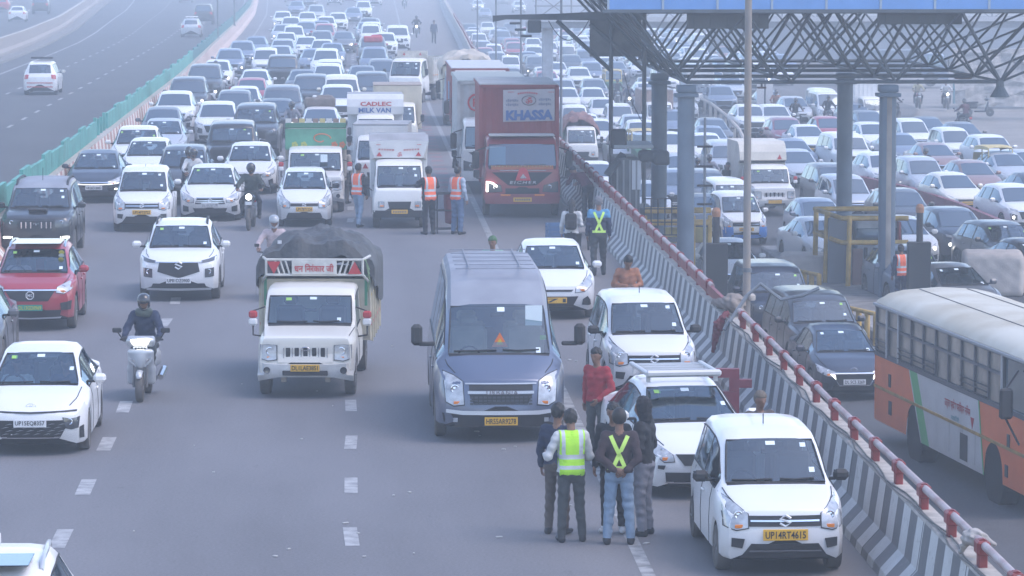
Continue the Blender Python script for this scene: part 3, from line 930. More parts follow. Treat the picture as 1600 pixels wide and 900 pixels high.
 # tail lamps
 if kind in ('tall hatchback', 'hatchback', 'sedan', 'compact suv', 'large suv', 'boxy jeep', 'mpv', 'minivan'):
  zb_ = float(lf.prof(L - .2)['zb'][0])
  for sg in (1, -1):
   put('tail_light', lf.strip([(sg * W * .32, zb_ - .02), (sg * (W / 2 - .07), zb_ - .02)], [(sg * W * .34, zb_ - .22), (sg * (W / 2 - .07), zb_ - .26)], False, .008, 4, 2, rear=True), REDL)
 _tpl[key] = (parts, lf)
 return _tpl[key]
def rails(lf, t0, t1, mb=None, r=.02, dz=.045):
 """roof rails, one strip each side"""
 out = []
 L = lf.p['L']
 for sg in (1, -1):
  pts = []
  for k in range(9):
   t = t0 + (t1 - t0) * k / 8
   h = lf.half(t, False)
   up = dz if 0 < k < 8 else -.01
   pts.append((sg * (h[11][0] + .0), t - L / 2, h[11][1] + up))
  out.append(MB().tube(pts, r, 6))
 return out
def number_plate(lf, z, text, cmat, w=.46, h=.11, ink=INK, proud=.03, y=0.0, slope=0):
 L = lf.p['L']
 t = lf.front_t(y, z) - proud
 mb = MB().box((y, t - L / 2, z), (w, .012, h), 0, .004)
 return mb, (y, t - L / 2 - .008, z)
VEH = []      # every vehicle: dict(px, py, kind, colour, obj, road)
def spawn(kind, colour, pos, rz, near=True, extra=None, tag_='', label=None, cat='car', name=None, group=None, plate=None, lit=False, badge=None, hide=()):
 parts, lf = template(kind, near, extra, tag_)
 root = empty(name or kind.replace(' ', '_'), pos, rz, label, cat, group)
 objs = []
 pm = PAINTS[colour]
 for nm, me, par, off in parts:
  if nm in hide: objs.append(None); continue
  if not near and nm in ('wiper', 'seat', 'dashboard'): objs.append(None); continue
  o = bpy.data.objects.new(nm, me)
  C.objects.link(o)
  o.parent = root if par is None else objs[par]
  if isinstance(off, str): o.rotation_euler = (0, 0, math.pi)
  else: o.location = off
  for i, ms in enumerate(me.materials):
   if ms == PAINT_SLOT:
    o.material_slots[i].link = 'OBJECT'
    o.material_slots[i].material = pm
  objs.append(o)
 if lit:
  q = MB()
  W = lf.p['W']
  hz = [f for f in FEAT.get(kind, []) if f[0] == 'headlight']
  y_, z_ = (W * .34, .62) if not hz else (sum(a for a, _ in hz[0][2]) / len(hz[0][2]), (hz[0][2][0][1] + hz[0][3][0][1]) / 2 + .01)
  for sg in ((1, -1) if lit is True else (lit,)):
   t = lf.front_t(sg * y_, z_)
   M = Matrix.Translation((sg * y_, t - lf.p['L'] / 2 - .016, z_)) @ Matrix.Rotation(math.pi / 2, 4, 'X')
   qq = MB().lathe([(.055, -.02), (.055, .004), (0, .012)], 10, 0, M)
   qq.build('lit_headlamp', LIT, root)
 if plate:
  z, text, cm = plate[:3]
  w = plate[3] if len(plate) > 3 else .50
  h = plate[4] if len(plate) > 4 else .115
  y = plate[5] if len(plate) > 5 else 0.0
  mb, c = number_plate(lf, z, text, cm, w, h, proud=plate[6] if len(plate) > 6 else .03, y=y)
  po = mb.build('number_plate', cm, root)
  if text:
   tb = text_mb(text, width=w * .9, height=h * .66, bold=.015)
   tb.build('plate_lettering', INK if cm != PLG else INKY, po, loc=c)
  else:
   q = MB()
   x = -w * .38
   while x < w * .38:
    q.box((c[0] + x, c[1] + .003, c[2]), (.034, .004, h * .5), 0)
    x += .05
   q.box((c[0], c[1] + .0045, c[2]), (w * .8, .003, h * .12), 0)
   q.build('plate_characters', mat("faded_plate_ink", (.16, .15, .13), .7), po)
 if badge:
  kind_b, bz, sc_ = badge
  t = lf.front_t(0, bz)
  bo = BADGE[kind_b]().build('badge', BADGEM, root, loc=(0, t - lf.p['L'] / 2 - .03, bz))
  bo.scale = (sc_, 1, sc_)
 return root, lf
# ------------------------------------------------------------------ organic shapes: signed distance -> one continuous mesh
def _seg(p, a, b, ra, rb, sc_=None):
 a = np.array(a, float); b = np.array(b, float)
 if sc_ is not None:
  s = np.array(sc_, float)
  m = (a + b) / 2
  p = (p - m) * s + m
  a = (a - m) * s + m; b = (b - m) * s + m
 ab = b - a
 h = np.clip(((p - a) @ ab) / max(1e-9, ab @ ab), 0, 1)
 d = np.linalg.norm(p - a - h[..., None] * ab, axis=-1)
 return d - (ra + (rb - ra) * h)
def _ell(p, c, r):
 q = (p - np.array(c, float)) / np.array(r, float)
 k = np.linalg.norm(q, axis=-1)
 return (k - 1) * min(r)
def _rbox(p, c, hs, r, rx=0.0):
 q = p - np.array(c, float)
 if rx:
  cs, sn = math.cos(rx), math.sin(rx)
  q = np.stack([q[..., 0], q[..., 1] * cs + q[..., 2] * sn, -q[..., 1] * sn + q[..., 2] * cs], -1)
 d = np.abs(q) - (np.array(hs, float) - r)
 return np.linalg.norm(np.maximum(d, 0), axis=-1) + np.minimum(d.max(-1), 0) - r
def prim(p, q):
 if q[0] == 'c': return _seg(p, *q[2:])
 if q[0] == 'e': return _ell(p, *q[2:])
 return _rbox(p, *q[2:])
def field(p, prims, k):
 f = np.full(p.shape[:-1], 9.0)
 best = np.full(p.shape[:-1], 9.0)
 ids = np.zeros(p.shape[:-1], int)
 for q in prims:
  d = prim(p, q)
  h = np.clip(.5 + .5 * (f - d) / k, 0, 1)
  f = np.where(f > 8, d, f * (1 - h) + d * h - k * h * (1 - h))
  m = d < best
  best = np.where(m, d, best)
  ids = np.where(m, q[1], ids)
 return f, ids
def nets(fun, lo, hi, h):
 """naive surface nets of fun(points)->values; returns verts, quads"""
 n = [int(math.ceil((hi[i] - lo[i]) / h)) + 1 for i in range(3)]
 ax = [lo[i] + h * np.arange(n[i]) for i in range(3)]
 g = np.stack(np.meshgrid(*ax, indexing='ij'), -1)
 f = fun(g)
 s = f < 0
 cn = [m - 1 for m in n]
 acc = np.zeros((*cn, 3)); cnt = np.zeros(cn)
 sl = lambda o: tuple(slice(o[i], o[i] + cn[i]) for i in range(3))
 cor = [(a, b, c) for a in (0, 1) for b in (0, 1) for c in (0, 1)]
 for a in range(8):
  for b in range(a + 1, 8):
   A, B = cor[a], cor[b]
   if sum(abs(A[i] - B[i]) for i in range(3)) != 1: continue
   fa, fb = f[sl(A)], f[sl(B)]
   m = (fa < 0) != (fb < 0)
   t = np.where(m, fa / np.where(np.abs(fa - fb) < 1e-9, 1, fa - fb), 0)
   for i in range(3):
    acc[..., i] += np.where(m, A[i] + t * (B[i] - A[i]), 0)
   cnt += m
 act = cnt > 0
 idx = -np.ones(cn, int)
 idx[act] = np.arange(act.sum())
 pos = acc[act] / cnt[act][:, None]
 cell = np.argwhere(act)
 V = np.array(lo) + (cell + pos) * h
 quads = []
 for d in range(3):
  o = [0, 0, 0]; o[d] = 1
  u, w = (d + 1) % 3, (d + 2) % 3
  a = s[tuple(slice(0, n[i] - 1) if i == d else slice(1, n[i] - 1) for i in range(3))]
  b = s[tuple(slice(1, n[i]) if i == d else slice(1, n[i] - 1) for i in range(3))]
  for sgn in (1, -1):
   m = (a & ~b) if sgn == 1 else (~a & b)
   I = np.argwhere(m)
   if not len(I): continue
   base = I.copy()
   for i in range(3):
    if i != d: base[:, i] += 1
   def cid(du, dw):
    c = base.copy()
    c[:, u] -= du; c[:, w] -= dw
    return idx[c[:, 0], c[:, 1], c[:, 2]]
   q = np.stack([cid(1, 1), cid(0, 1), cid(0, 0), cid(1, 0)], 1)
   quads.append(q if sgn == 1 else q[:, ::-1])
 Q = np.concatenate(quads)
 return V, Q[(Q >= 0).all(1)]
def sdf_mb(prims, k=.03, h=.015, wrinkle=None, trim=None):
 pts = []
 for q in prims:
  if q[0] == 'c':
   r = max(q[4], q[5]) * 1.25
   pts += [np.array(q[2]) - r, np.array(q[2]) + r, np.array(q[3]) - r, np.array(q[3]) + r]
  elif q[0] == 'e': pts += [np.array(q[2]) - np.array(q[3]), np.array(q[2]) + np.array(q[3])]
  else:
   e = np.array(q[3]); e = np.array([e[0], max(e[1], e[2]) if len(q) > 5 and q[5] else e[1], max(e[1], e[2]) if len(q) > 5 and q[5] else e[2]])
   pts += [np.array(q[2]) - e, np.array(q[2]) + e]
 pts = np.array(pts)
 lo, hi = pts.min(0) - 3 * h, pts.max(0) + 3 * h
 def fun(g):
  f, _ = field(g, prims, k)
  if wrinkle: f = f + wrinkle(g)
  if trim: f = np.maximum(f, trim(g))
  return f
 V, Q = nets(fun, lo, hi, h)
 ctr = V[Q].mean(1)
 _, ids = field(ctr, prims, k)
 mb = MB()
 mb.add(V.tolist(), [tuple(q) for q in Q.tolist()], ids.tolist())
 return mb
CLOTH = {}
def cloth(name, col, rough=.9, noise=.25):
 return mat(name, col, rough, noise=noise, nscale=9.0, bump=.25, bscale=45)
def hand_mb(w, d, up, side, curl=.5, mi=0, sc_=1.0):
 """palm, four unequal fingers and a thumb; w wrist, d direction of the hand, up = back of the hand, side = +1 thumb on the +x side"""
 w = Vector(w); d = Vector(d).normalized()
 up = Vector(up); up = (up - d * up.dot(d)).normalized()
 x = d.cross(up) * side
 m = MB()
 s = sc_
 rows = []
 for t, a, b in ((-.015, .026, .022), (.02, .036, .018), (.06, .043, .017), (.088, .040, .013)):
  c = w + d * t * s
  rows.append([c + x * a * s * math.cos(k * math.pi / 4) + up * b * s * math.sin(k * math.pi / 4) for k in range(8)] )
  rows[-1].append(rows[-1][0])
 m.grid(rows, mi)
 m.add(rows[-1][:8], [tuple(range(8))], mi)
 for k, (off, ln) in enumerate(((.030, .070), (.010, .080), (-.010, .074), (-.029, .058))):
  p = w + d * .084 * s + x * off * s
  pts = [p]
  a = curl * .5
  for seg in (.45, .32, .23):
   dd = d * math.cos(a) - up * math.sin(a)
   pts.append(pts[-1] + dd * ln * seg * s)
   a += curl
  m.tube(pts, [.0095 * s, .009 * s, .008 * s, .0065 * s], 6, mi)
 p = w + d * .025 * s + x * .030 * s
 m.tube([p, p + (x * .7 + d * .6 - up * .3).normalized() * .035 * s, p + (x * .5 + d * .9 - up * .45).normalized() * .066 * s], [.012 * s, .0105 * s, .008 * s], 6, mi)
 return m
STAND = dict(pelvis=(0, .01, .93), waist=(0, 0, 1.08), chest=(0, .0, 1.28), neck=(0, .015, 1.46), head=(0, -.015, 1.61),
    sh=[(.175, .01, 1.405), (-.175, .01, 1.405)], el=[(.235, .035, 1.13), (-.235, .035, 1.13)], wr=[(.245, -.03, .90), (-.245, -.03, .90)],
    hip=[(.09, .01, .90), (-.09, .01, .90)], kn=[(.105, -.01, .50), (-.105, -.01, .50)], an=[(.115, .03, .09), (-.115, .03, .09)], face=(0, -1, 0), hem=.86)
def person(label, loc, rz, out, pose=None, group=None, scale=1.0, name='person', fold_seed=0, h=.016, cat='person'):
 """out: top, bottom, shoes, skin, hair colours/materials. Person faces local -y."""
 J = dict(STAND)
 if pose: J.update(pose)
 V3 = lambda a: np.array(a, float)
 pel, wai, che, nk, hd = (V3(J[k]) for k in ('pelvis', 'waist', 'chest', 'neck', 'head'))
 bulk = out.get('bulk', 1.0)
 S, TP, BT, SH = 0, 1, 2, 3
 pr = []
 # torso (front-back flattened), shoulders, hips
 pr.append(('c', TP, V3(J['sh'][0]) * .8 + che * .2 + [0, 0, -.02], V3(J['sh'][1]) * .8 + che * .2 + [0, 0, -.02], .085 * bulk, .085 * bulk))
 for i in (0, 1): pr.append(('c', TP, nk + [0, 0, -.055], V3(J['sh'][i]) * .85 + nk * .15 + [0, 0, -.01], .052, .058))
 pr.append(('c', TP, che + [.065, 0, .0], wai + [.05, 0, -.02], .112 * bulk, .10 * bulk))
 pr.append(('c', TP, che + [-.065, 0, .0], wai + [-.05, 0, -.02], .112 * bulk, .10 * bulk))
 hem = J['hem']
 tlow = wai + (pel - wai) * .75
 pr.append(('c', TP, wai + [.045, 0, -.03], tlow + [.06, 0, 0], .108 * bulk, .118 * bulk))
 pr.append(('c', TP, wai + [-.045, 0, -.03], tlow + [-.06, 0, 0], .108 * bulk, .118 * bulk))
 pr.append(('c', BT, pel + [.055, .01, -.02], pel + [-.055, .01, -.02], .112, .112))
 for i in (0, 1):
  sh, el, wr = V3(J['sh'][i]), V3(J['el'][i]), V3(J['wr'][i])
  pr.append(('c', TP, sh, el, .068 * bulk, .054 * bulk))
  if out.get('sleeve', 'long') == 'long': pr.append(('c', TP, el, el + (wr - el) * .95, .054 * bulk, .043 * bulk))
  else: pr.append(('c', S, el, wr, .045, .032))
  pr.append(('c', S, el + (wr - el) * .9, wr, .032, .027))
  hp, kn, an = V3(J['hip'][i]), V3(J['kn'][i]), V3(J['an'][i])
  lw = out.get('leg', 1.0)
  pr.append(('c', BT, hp, kn, .092 * lw, .066 * lw))
  pr.append(('c', BT, kn, an + [0, 0, .03], .066 * lw, .056 * lw))
  fd = V3(J.get('toe', [None, None])[i]) if J.get('toe') else an + [(.03 if i == 0 else -.03), -.15, -.05]
  heel = an + [0, .03, -.05]
  pr.append(('c', SH, heel, fd, .042, .034, (1, 1, 1)))
  pr.append(('c', SH, an + [0, 0, -.01], heel, .045, .042))
 # neck and head
 fdn = V3(J['face']); fdn = fdn / np.linalg.norm(fdn)
 up = hd - nk; up = up / np.linalg.norm(up)
 fdn = fdn - up * (fdn @ up) * .3; fdn /= np.linalg.norm(fdn)
 rt = np.cross(fdn, up)
 pr.append(('c', TP if out.get('scarf') else S, nk + [0, 0, -.04], hd - up * .05, .056, .052))
 pr.append(('e', S, hd + up * .035 - fdn * .008, (.078, .092, .098)))
 pr.append(('c', S, hd - up * .02 + fdn * .028, hd - up * .072 + fdn * .048, .062, .040))
 pr.append(('c', S, hd + up * .012 + fdn * .088, hd - up * .018 + fdn * .104, .010, .016))
 pr.append(('c', S, hd - up * .045 + fdn * .082, hd - up * .05 + fdn * .078, .018, .02))
 for sg in (1, -1):
  pr.append(('c', S, hd + rt * sg * .078 + up * .02, hd + rt * sg * .08 - up * .02, .014, .011))
  pr.append(('c', S, hd + rt * sg * .02 + up * .035 + fdn * .078, hd + rt * sg * .045 + up * .035 + fdn * .068, .011, .010))
 sd = fold_seed * 1.7
 def wr_(g):
  x, y, z = g[..., 0], g[..., 1], g[..., 2]
  b = np.sin(31 * z + 14 * x + 9 * y + sd) * np.sin(17 * x - 23 * z + 11 * y + 2 * sd) + .6 * np.sin(47 * z - 21 * x + sd)
  m = np.clip((nk[2] - .03 - z) / .05, 0, 1) * np.clip((z - .1) / .1, 0, 1)
  c = np.sin(58 * z + 33 * y - 26 * x + 1.3 * sd) * np.sin(12 * z + 30 * x)
  return (b * .006 + c * .003) * m
 mb = sdf_mb(pr, .028, h, wr_)
 if out.get('yoke'): mb.m = [5 if (i_ == TP and sum(mb.v[k][2] for k in f_) / 4 > 1.29) else i_ for f_, i_ in zip(mb.f, mb.m)]
 # hands
 for i in (0, 1):
  el, wr = V3(J['el'][i]), V3(J['wr'][i])
  d = J.get('hd', [None, None])[i] if J.get('hd') else None
  d = V3(d) if d is not None else (wr - el)
  sx = 1 if i == 0 else -1
  upv = V3(J['hup'][i]) if J.get('hup') else V3([sx, .3, .2])
  glove = out.get('gloves')
  mb.merge(hand_mb(wr, d, upv, 1 if i == 0 else -1, out.get('curl', .45), S), None, SH if glove else S)
 # eyes
 if not out.get('noface'):
  for sg in (1, -1):
   c = hd + rt * sg * .032 + up * .012 + fdn * .078
   M = Matrix.Translation(Vector(c))
   mb.lathe([(0, -.009), (.008, -.005), (.0105, 0), (.008, .005), (0, .009)], 8, 4, M)
 mats = [out.get('skin', SKIN), out['top'], out['bottom'], out['shoes'], HAIR] + ([out['yoke']] if out.get('yoke') else [])
 root = empty(name, loc, rz, label, cat, group)
 root.scale = (scale,) * 3
 mb.build('body', mats, root, smooth=60)
 # hair
 hair = out.get('hair', 'short')
 hm = out.get('hairmat', HAIR)
 if hair in ('short', 'cap', 'long', 'hood', 'beanie'):
  big = {'short': .012, 'long': .016, 'cap': .012, 'hood': .026, 'beanie': .016}[hair]
  hp_ = [('e', 0, hd + up * .042 - fdn * .012, (.080 + big, .094 + big, .100 + big))]
  if hair == 'long': hp_ += [('c', 0, hd - fdn * .07, nk - fdn * .09 - up * .10, .075, .05)]
  if hair == 'hood': hp_ += [('c', 0, hd - up * .05 - fdn * .015, nk + up * .03 - fdn * .02, .088, .085)]
  def tr_(g):
   q = g - hd
   a = q @ up; b = q @ fdn
   if hair == 'hood': return np.minimum(b - .055, .2)
   fr = np.where(b > .02, .066 - a, (-.055 if hair != 'beanie' else -.02) - a + np.clip(b, -.05, .02) * 1.0)
   if hair == 'long': fr = np.where(b < -.01, -.4 - a, fr)
   return fr
  sdf_mb(hp_, .03, .012, (lambda g: .006 * np.sin(90 * g[..., 0] + 30 * g[..., 1]) * np.sin(83 * g[..., 2] + 40 * g[..., 0]) + .004 * np.sin(160 * g[..., 1])) if hair != 'beanie' else None, tr_).build(
   {'hood': 'hood', 'cap': 'cap', 'beanie': 'cap'}.get(hair, 'hair'), hm, root, smooth=60)
  if hair == 'cap':
   q = MB()
   pts = [hd + up * .06 + fdn * .09 + rt * a for a in (-.07, -.04, 0, .04, .07)]
   pts2 = [hd + up * .035 + fdn * (.17 - abs(a) * .5) + rt * a for a in (-.07, -.04, 0, .04, .07)]
   q.grid([[tuple(p) for p in pts], [tuple(p) for p in pts2]])
   q.build('peak', hm, root, smooth=40)
 if hair == 'helmet':
  q = sdf_mb([('e', 0, hd + up * .03 - fdn * .012, (.125, .140, .135)), ('c', 0, hd - up * .06 - fdn * .02, hd - up * .07 + fdn * .07, .10, .062)], .03, .014, None,
     (lambda g: np.maximum(-(.10 - np.abs((g - hd) @ rt)), -np.maximum(np.maximum((g - hd) @ up - .045, -.055 - (g - hd) @ up), .03 - (g - hd) @ fdn))) if out.get('open') else (lambda g: -np.maximum(np.maximum((g - hd) @ up - .05, -.05 - (g - hd) @ up), .04 - (g - hd) @ fdn)))
  ho = q.build('helmet', hm, root, smooth=60)
  if out.get('visor', True):
   q = sdf_mb([('e', 0, hd + up * .03 - fdn * .008, (.119, .134, .13))], .02, .014, None, lambda g: np.maximum(np.maximum((g - hd) @ up - (.06), (-.06 if out.get('visor') == 'full' else -.0) - (g - hd) @ up), .02 - (g - hd) @ fdn))
   if len(q.f): q.build('visor', mat("visor_dark", (.02, .025, .03), .08, coat=1), ho, smooth=60)
 # garments worn over the top
 tors = [q for q in pr if q[1] == TP][:7]
 def tors_f(g, inf=0.0):
  return field(g, tors, .028)[0] - inf
 vest = out.get('vest')
 if vest:
  m1, m2 = vest['mat'], vest['stripe']
  z0, z1 = hem - .02, J['sh'][0][2] + .075
  xs = abs(J['sh'][0][0]) * .98
  c0 = (pel + che) / 2
  def tv(g):
   # cut off below the hem and beyond the arm holes, leaning with the torso
   return np.maximum(z0 - g[..., 2], np.maximum(np.abs(g[..., 0]) - (xs + .0), g[..., 2] - z1))
  V_, Q_ = nets(lambda g: np.maximum(np.abs(tors_f(g, .018)) - .007, tv(g)), (-.32, -.32 + c0[1], z0 - .05), (.32, .32 + c0[1], z1 + .05), .012)
  ct = V_[Q_].mean(1)
  st = np.zeros(len(Q_), int)
  zc = z0 + .13
  for zz in (z0 + .16, z0 + .30): st[np.abs(ct[:, 2] - zz) < .028] = 1
  st[(np.abs(np.abs(ct[:, 0]) - .115) < .026) & (ct[:, 2] > z0 + .30)] = 1
  q = MB()
  q.add(V_.tolist(), [tuple(x) for x in Q_.tolist()], st.tolist())
  q.build('safety_vest', [m1, m2], root, smooth=60)
 def surf(x, z, back=True):
  ys = np.linspace(.34, -.34, 171) if back else np.linspace(-.34, .34, 171)
  g = np.stack([np.full(171, x), ys + che[1], np.full(171, z)], -1)
  f = tors_f(g, .012)
  k = np.argmax(f < 0)
  return (x, float(g[k, 1]), z)
 harness = out.get('harness')
 if harness:
  hz0 = harness.get('z', hem + .06)
  m_ = harness['mat']
  rib = []
  zt = J['sh'][0][2] + .04
  def ribbon(pts, w):
   pts = [Vector(p) for p in pts]
   q = MB(); r0, r1 = [], []
   for i, p in enumerate(pts):
    d = (pts[min(i + 1, len(pts) - 1)] - pts[max(i - 1, 0)]).normalized()
    n = Vector((0, 1, 0)) if i < 99 else None
    s = d.cross(n).normalized()
    r0.append(tuple(p + s * w)); r1.append(tuple(p - s * w))
   q.grid([r0, r1])
   return q
  q = MB()
  for sg in (1, -1):
   q.merge(ribbon([surf(sg * (.11 - .19 * t), zt - .03 + (hz0 - zt + .03) * t) for t in np.linspace(0, 1, 10)], .026))
  q.merge(ribbon([surf(-.15 + .30 * t, hz0) for t in np.linspace(0, 1, 8)], .026))
  q.build('reflective_harness', m_, root, smooth=60)
 if out.get('backpack'):
  c = che + [0, .20, -.05]
  q = sdf_mb([('b', 0, c, (.14, .085, .20), .06), ('b', 0, c + [0, .07, -.06], (.10, .05, .10), .04)], .02, .014)
  bp = q.build('backpack', out['backpack'], root, smooth=60)
  for sg in (1, -1):
   MB().tube([surf(sg * .10, che[2] - .16, False), surf(sg * .12, che[2], False), (sg * .12, che[1] - .05, J['sh'][0][2] + .09), surf(sg * .11, che[2] + .02, True)], .018, 6).build('strap', out['backpack'], bp)
 return root
# ------------------------------------------------------------------ setting: ground, roads, barriers
RB = [(-20, 6.95), (130, 6.95), (228, 7.6), (267, 8.3), (330, 9.3), (405, 10.5), (560, 14.0), (690, 18.0)]     # right barrier centre: (Y, X)
MB_ = [(-20, -8.78), (120, -8.78), (190, -8.72), (245, -9.1), (310, -9.5), (375, -10.2), (460, -12.0), (560, -15.5), (690, -22.0)]
LE = [(-20, -20.4), (250, -20.4), (276, -20.6), (304, -21.3), (346, -22.8), (400, -24.6), (460, -27.3), (560, -33), (690, -42)]
LW = [(-20, -23.3), (240, -23.3), (267, -23.6), (314, -24.9), (375, -27.7), (460, -31.5), (560, -38), (690, -48)]
EL = [(-20, 3.68), (165, 3.68), (245, 4.05), (304, 4.3), (380, 4.9), (460, 5.55), (560, 7.5), (690, 10.5)]
VR = [(-20, 24.0), (100, 26.5), (150, 30.5), (169, 31.8), (209, 33.0), (245, 36), (330, 45), (480, 60), (690, 85)]
def cx(tab, y):
 return float(np.interp(y, *zip(*tab)))
def ys(a, b, st):
 n = max(1, int(round((b - a) / st)))
 return [a + (b - a) * i / n for i in range(n + 1)]
def asphalt(name, base, dustx=None):
 m = bpy.data.materials.new(name)
 m.use_nodes = True
 nt = m.node_tree
 b = nt.nodes["Principled BSDF"]
 b.inputs["Roughness"].default_value = 0.86
 b.inputs["Specular IOR Level"].default_value = 0.35
 tc = nt.nodes.new("ShaderNodeTexCoord")
 def noise(scale, vec_scale, detail=6, rough=.55):
  mp = nt.nodes.new("ShaderNodeMapping")
  mp.inputs["Scale"].default_value = vec_scale
  nt.links.new(tc.outputs["Object"], mp.inputs[0])
  n = nt.nodes.new("ShaderNodeTexNoise")
  n.inputs["Scale"].default_value = scale
  n.inputs["Detail"].default_value = detail
  n.inputs["Roughness"].default_value = rough
  nt.links.new(mp.outputs[0], n.inputs["Vector"])
  return n.outputs["Fac"]
 def ramp(fac, stops):
  r = nt.nodes.new("ShaderNodeValToRGB")
  r.color_ramp.elements[0].position, r.color_ramp.elements[0].color = stops[0][0], (*stops[0][1], 1)
  r.color_ramp.elements[1].position, r.color_ramp.elements[1].color = stops[-1][0], (*stops[-1][1], 1)
  for p_, c_ in stops[1:-1]:
   e = r.color_ramp.elements.new(p_)
   e.color = (*c_, 1)
  nt.links.new(fac, r.inputs["Fac"])
  return r.outputs["Color"]
 def mix(fac, a, b_, mode='MIX'):
  x = nt.nodes.new("ShaderNodeMixRGB")
  x.blend_type = mode
  if isinstance(fac, float): x.inputs[0].default_value = fac
  else: nt.links.new(fac, x.inputs[0])
  nt.links.new(a, x.inputs[1])
  if isinstance(b_, tuple): x.inputs[2].default_value = (*b_, 1)
  else: nt.links.new(b_, x.inputs[2])
  return x.outputs[0]
 g = lambda k: tuple(c * k for c in base)
 c0 = ramp(noise(1.0, (.55, .035, 1), 5), [(.3, g(.66)), (.5, g(1.0)), (.72, g(1.26))])       # wheel tracks along the lanes
 c1 = mix(.5, c0, ramp(noise(.35, (1, .35, 1), 7), [(.32, g(.66)), (.68, g(1.3))]))            # broad patches
 c2 = mix(.35, c1, ramp(noise(24, (1, 1, 1), 3), [(.3, g(.6)), (.7, g(1.45))]))                  # aggregate
 spots = ramp(noise(3.2, (1, .6, 1), 8, .7), [(.62, (0, 0, 0)), (.72, (.55, .55, .55))])
 c3 = mix(spots, c2, g(.62))
 if dustx:
  sx = nt.nodes.new("ShaderNodeSeparateXYZ")
  nt.links.new(tc.outputs["Object"], sx.inputs[0])
  mr = nt.nodes.new("ShaderNodeMapRange")
  mr.inputs["From Min"].default_value = dustx[0]
  mr.inputs["From Max"].default_value = dustx[1]
  nt.links.new(sx.outputs["X"], mr.inputs["Value"])
  mu = nt.nodes.new("ShaderNodeMath")
  mu.operation = 'MULTIPLY'
  nt.links.new(mr.outputs[0], mu.inputs[0])
  nt.links.new(noise(.9, (1, .3, 1), 8, .6), mu.inputs[1])
  c3 = mix(mu.outputs[0], c3, (.22, .19, .165))
 nt.links.new(c3, b.inputs["Base Color"])
 bp = nt.nodes.new("ShaderNodeBump")
 bp.inputs["Strength"].default_value = .25
 bp.inputs["Distance"].default_value = .02
 nt.links.new(noise(40, (1, 1, 1), 3), bp.inputs["Height"])
 nt.links.new(bp.outputs[0], b.inputs["Normal"])
 return m
ASPH = asphalt("asphalt_main", (.152, .150, .158), (2.0, 6.5))
ASPH2 = asphalt("asphalt_toll_road", (.075, .075, .078), (20., 40.))
DIRT = mat("dusty_ground", (.25, .225, .20), .95, noise=.3, nscale=.35, bump=.4, bscale=3)
LINE = mat("road_paint_white", (.40, .40, .395), .75, noise=.62, nscale=4.5, col2=(.20, .20, .205))
LINEW = mat("road_paint_worn", (.36, .36, .355), .8, noise=.62, nscale=3.5, col2=(.13, .13, .132))
# one ground sheet under everything
MB().grid([[(-130, -22, ZR - .12), (130, -22, ZR - .12)], [(-130, 695, ZR - .12), (130, 695, ZR - .12)]]).build("ground", DIRT)
bpy.data.objects["ground"]["kind"] = "structure"
# main road on its embankment (also carries the opposite carriageway)
q = MB()
yy = ys(-20, 690, 15)
q.grid([[(-125, y, 0), (cx(LW, y) - .2, y, 0), (cx(MB_, y), y, 0)] for y in yy], 2)
q.grid([[(cx(MB_, y), y, 0), (0, y, 0), (cx(RB, y) + .34, y, 0)] for y in yy], 0)
q.grid([[(cx(RB, y) + .34, y, 0), (cx(RB, y) + .36, y, ZR - .1)] for y in yy], 1)
q.build("road", [ASPH, CONC, ASPH2]); bpy.data.objects["road"]["kind"] = "structure"
# toll road, lower, to the right of the barrier
MB().grid([[(cx(RB, y) + .40, y, ZR), ((cx(RB, y) + cx(VR, y)) / 2, y, ZR), (cx(VR, y) + .6 * math.sin(y * .21) + .4 * math.sin(y * .057), y, ZR)] for y in ys(-20, 690, 6)]).build("toll_road", ASPH2)
bpy.data.objects["toll_road"]["kind"] = "structure"
def line_strip(mb, tab, y0, y1, w, z=.004, off=0, st=8):
 mb.grid([[(cx(tab, y) + off - w / 2, y, z), (cx(tab, y) + off + w / 2, y, z)] for y in ys(y0, y1, st)])
mk = MB()
line_strip(mk, EL, 20, 690, .17)                       # right edge line
line_strip(mk, MB_, 140, 690, .15, off=1.55)           # left edge line by the median
line_strip(mk, MB_, 120, 690, .15, off=-1.3)           # opposite carriageway, inner edge
line_strip(mk, LE, 60, 690, .18)                       # opposite carriageway, outer edge
mk.build("road_edge_lines", LINEW); bpy.data.objects["road_edge_lines"]["kind"] = "structure"
mk = MB()
y = 42.2
while y < 420:
 for x0, ln in ((-.02, 1.5), (-3.85, 1.5)):
  d = (cx(EL, y) - 3.68) * (.45 if x0 > -1 else .1) + (cx(MB_, y) + 8.78) * (0 if x0 > -1 else .4)
  sl = rnd.uniform(-.02, .02)
  w_ = .095 if x0 > -1 else .11
  mk.add([(x0 + d - w_ + sl, y, .004), (x0 + d + w_ + sl, y, .004), (x0 + d + w_ - sl, y + ln, .004), (x0 + d - w_ - sl, y + ln, .004)], [(0, 1, 2, 3)])
 y += 4.5
y = 100
while y < 460:
 for x0 in (-14.25, -17.45):
  d = (cx(LE, y) + 20.4) * (.45 if x0 > -15 else .75) + max(0, 200 - y) * -.002
  mk.add([(x0 + d - .075, y, .004), (x0 + d + .075, y, .004), (x0 + d + .075, y + 2.2, .004), (x0 + d - .075, y + 2.2, .004)], [(0, 1, 2, 3)])
 y += 6.5
mk.build("lane_dashes", LINE); bpy.data.objects["lane_dashes"]["kind"] = "structure"
q = MB()
for k in range(24):
 y_ = 112 + k * 2.3
 x_ = 3.02 + .012 * (y_ - 112) - .02 * k
 q.add([(x_ - .22, y_, .004), (x_ + .22, y_, .004), (x_ + .22, y_ + (1.0 if k % 3 else .5), .004), (x_ - .22, y_ + (1.0 if k % 3 else .5), .004)], [(0, 1, 2, 3)])
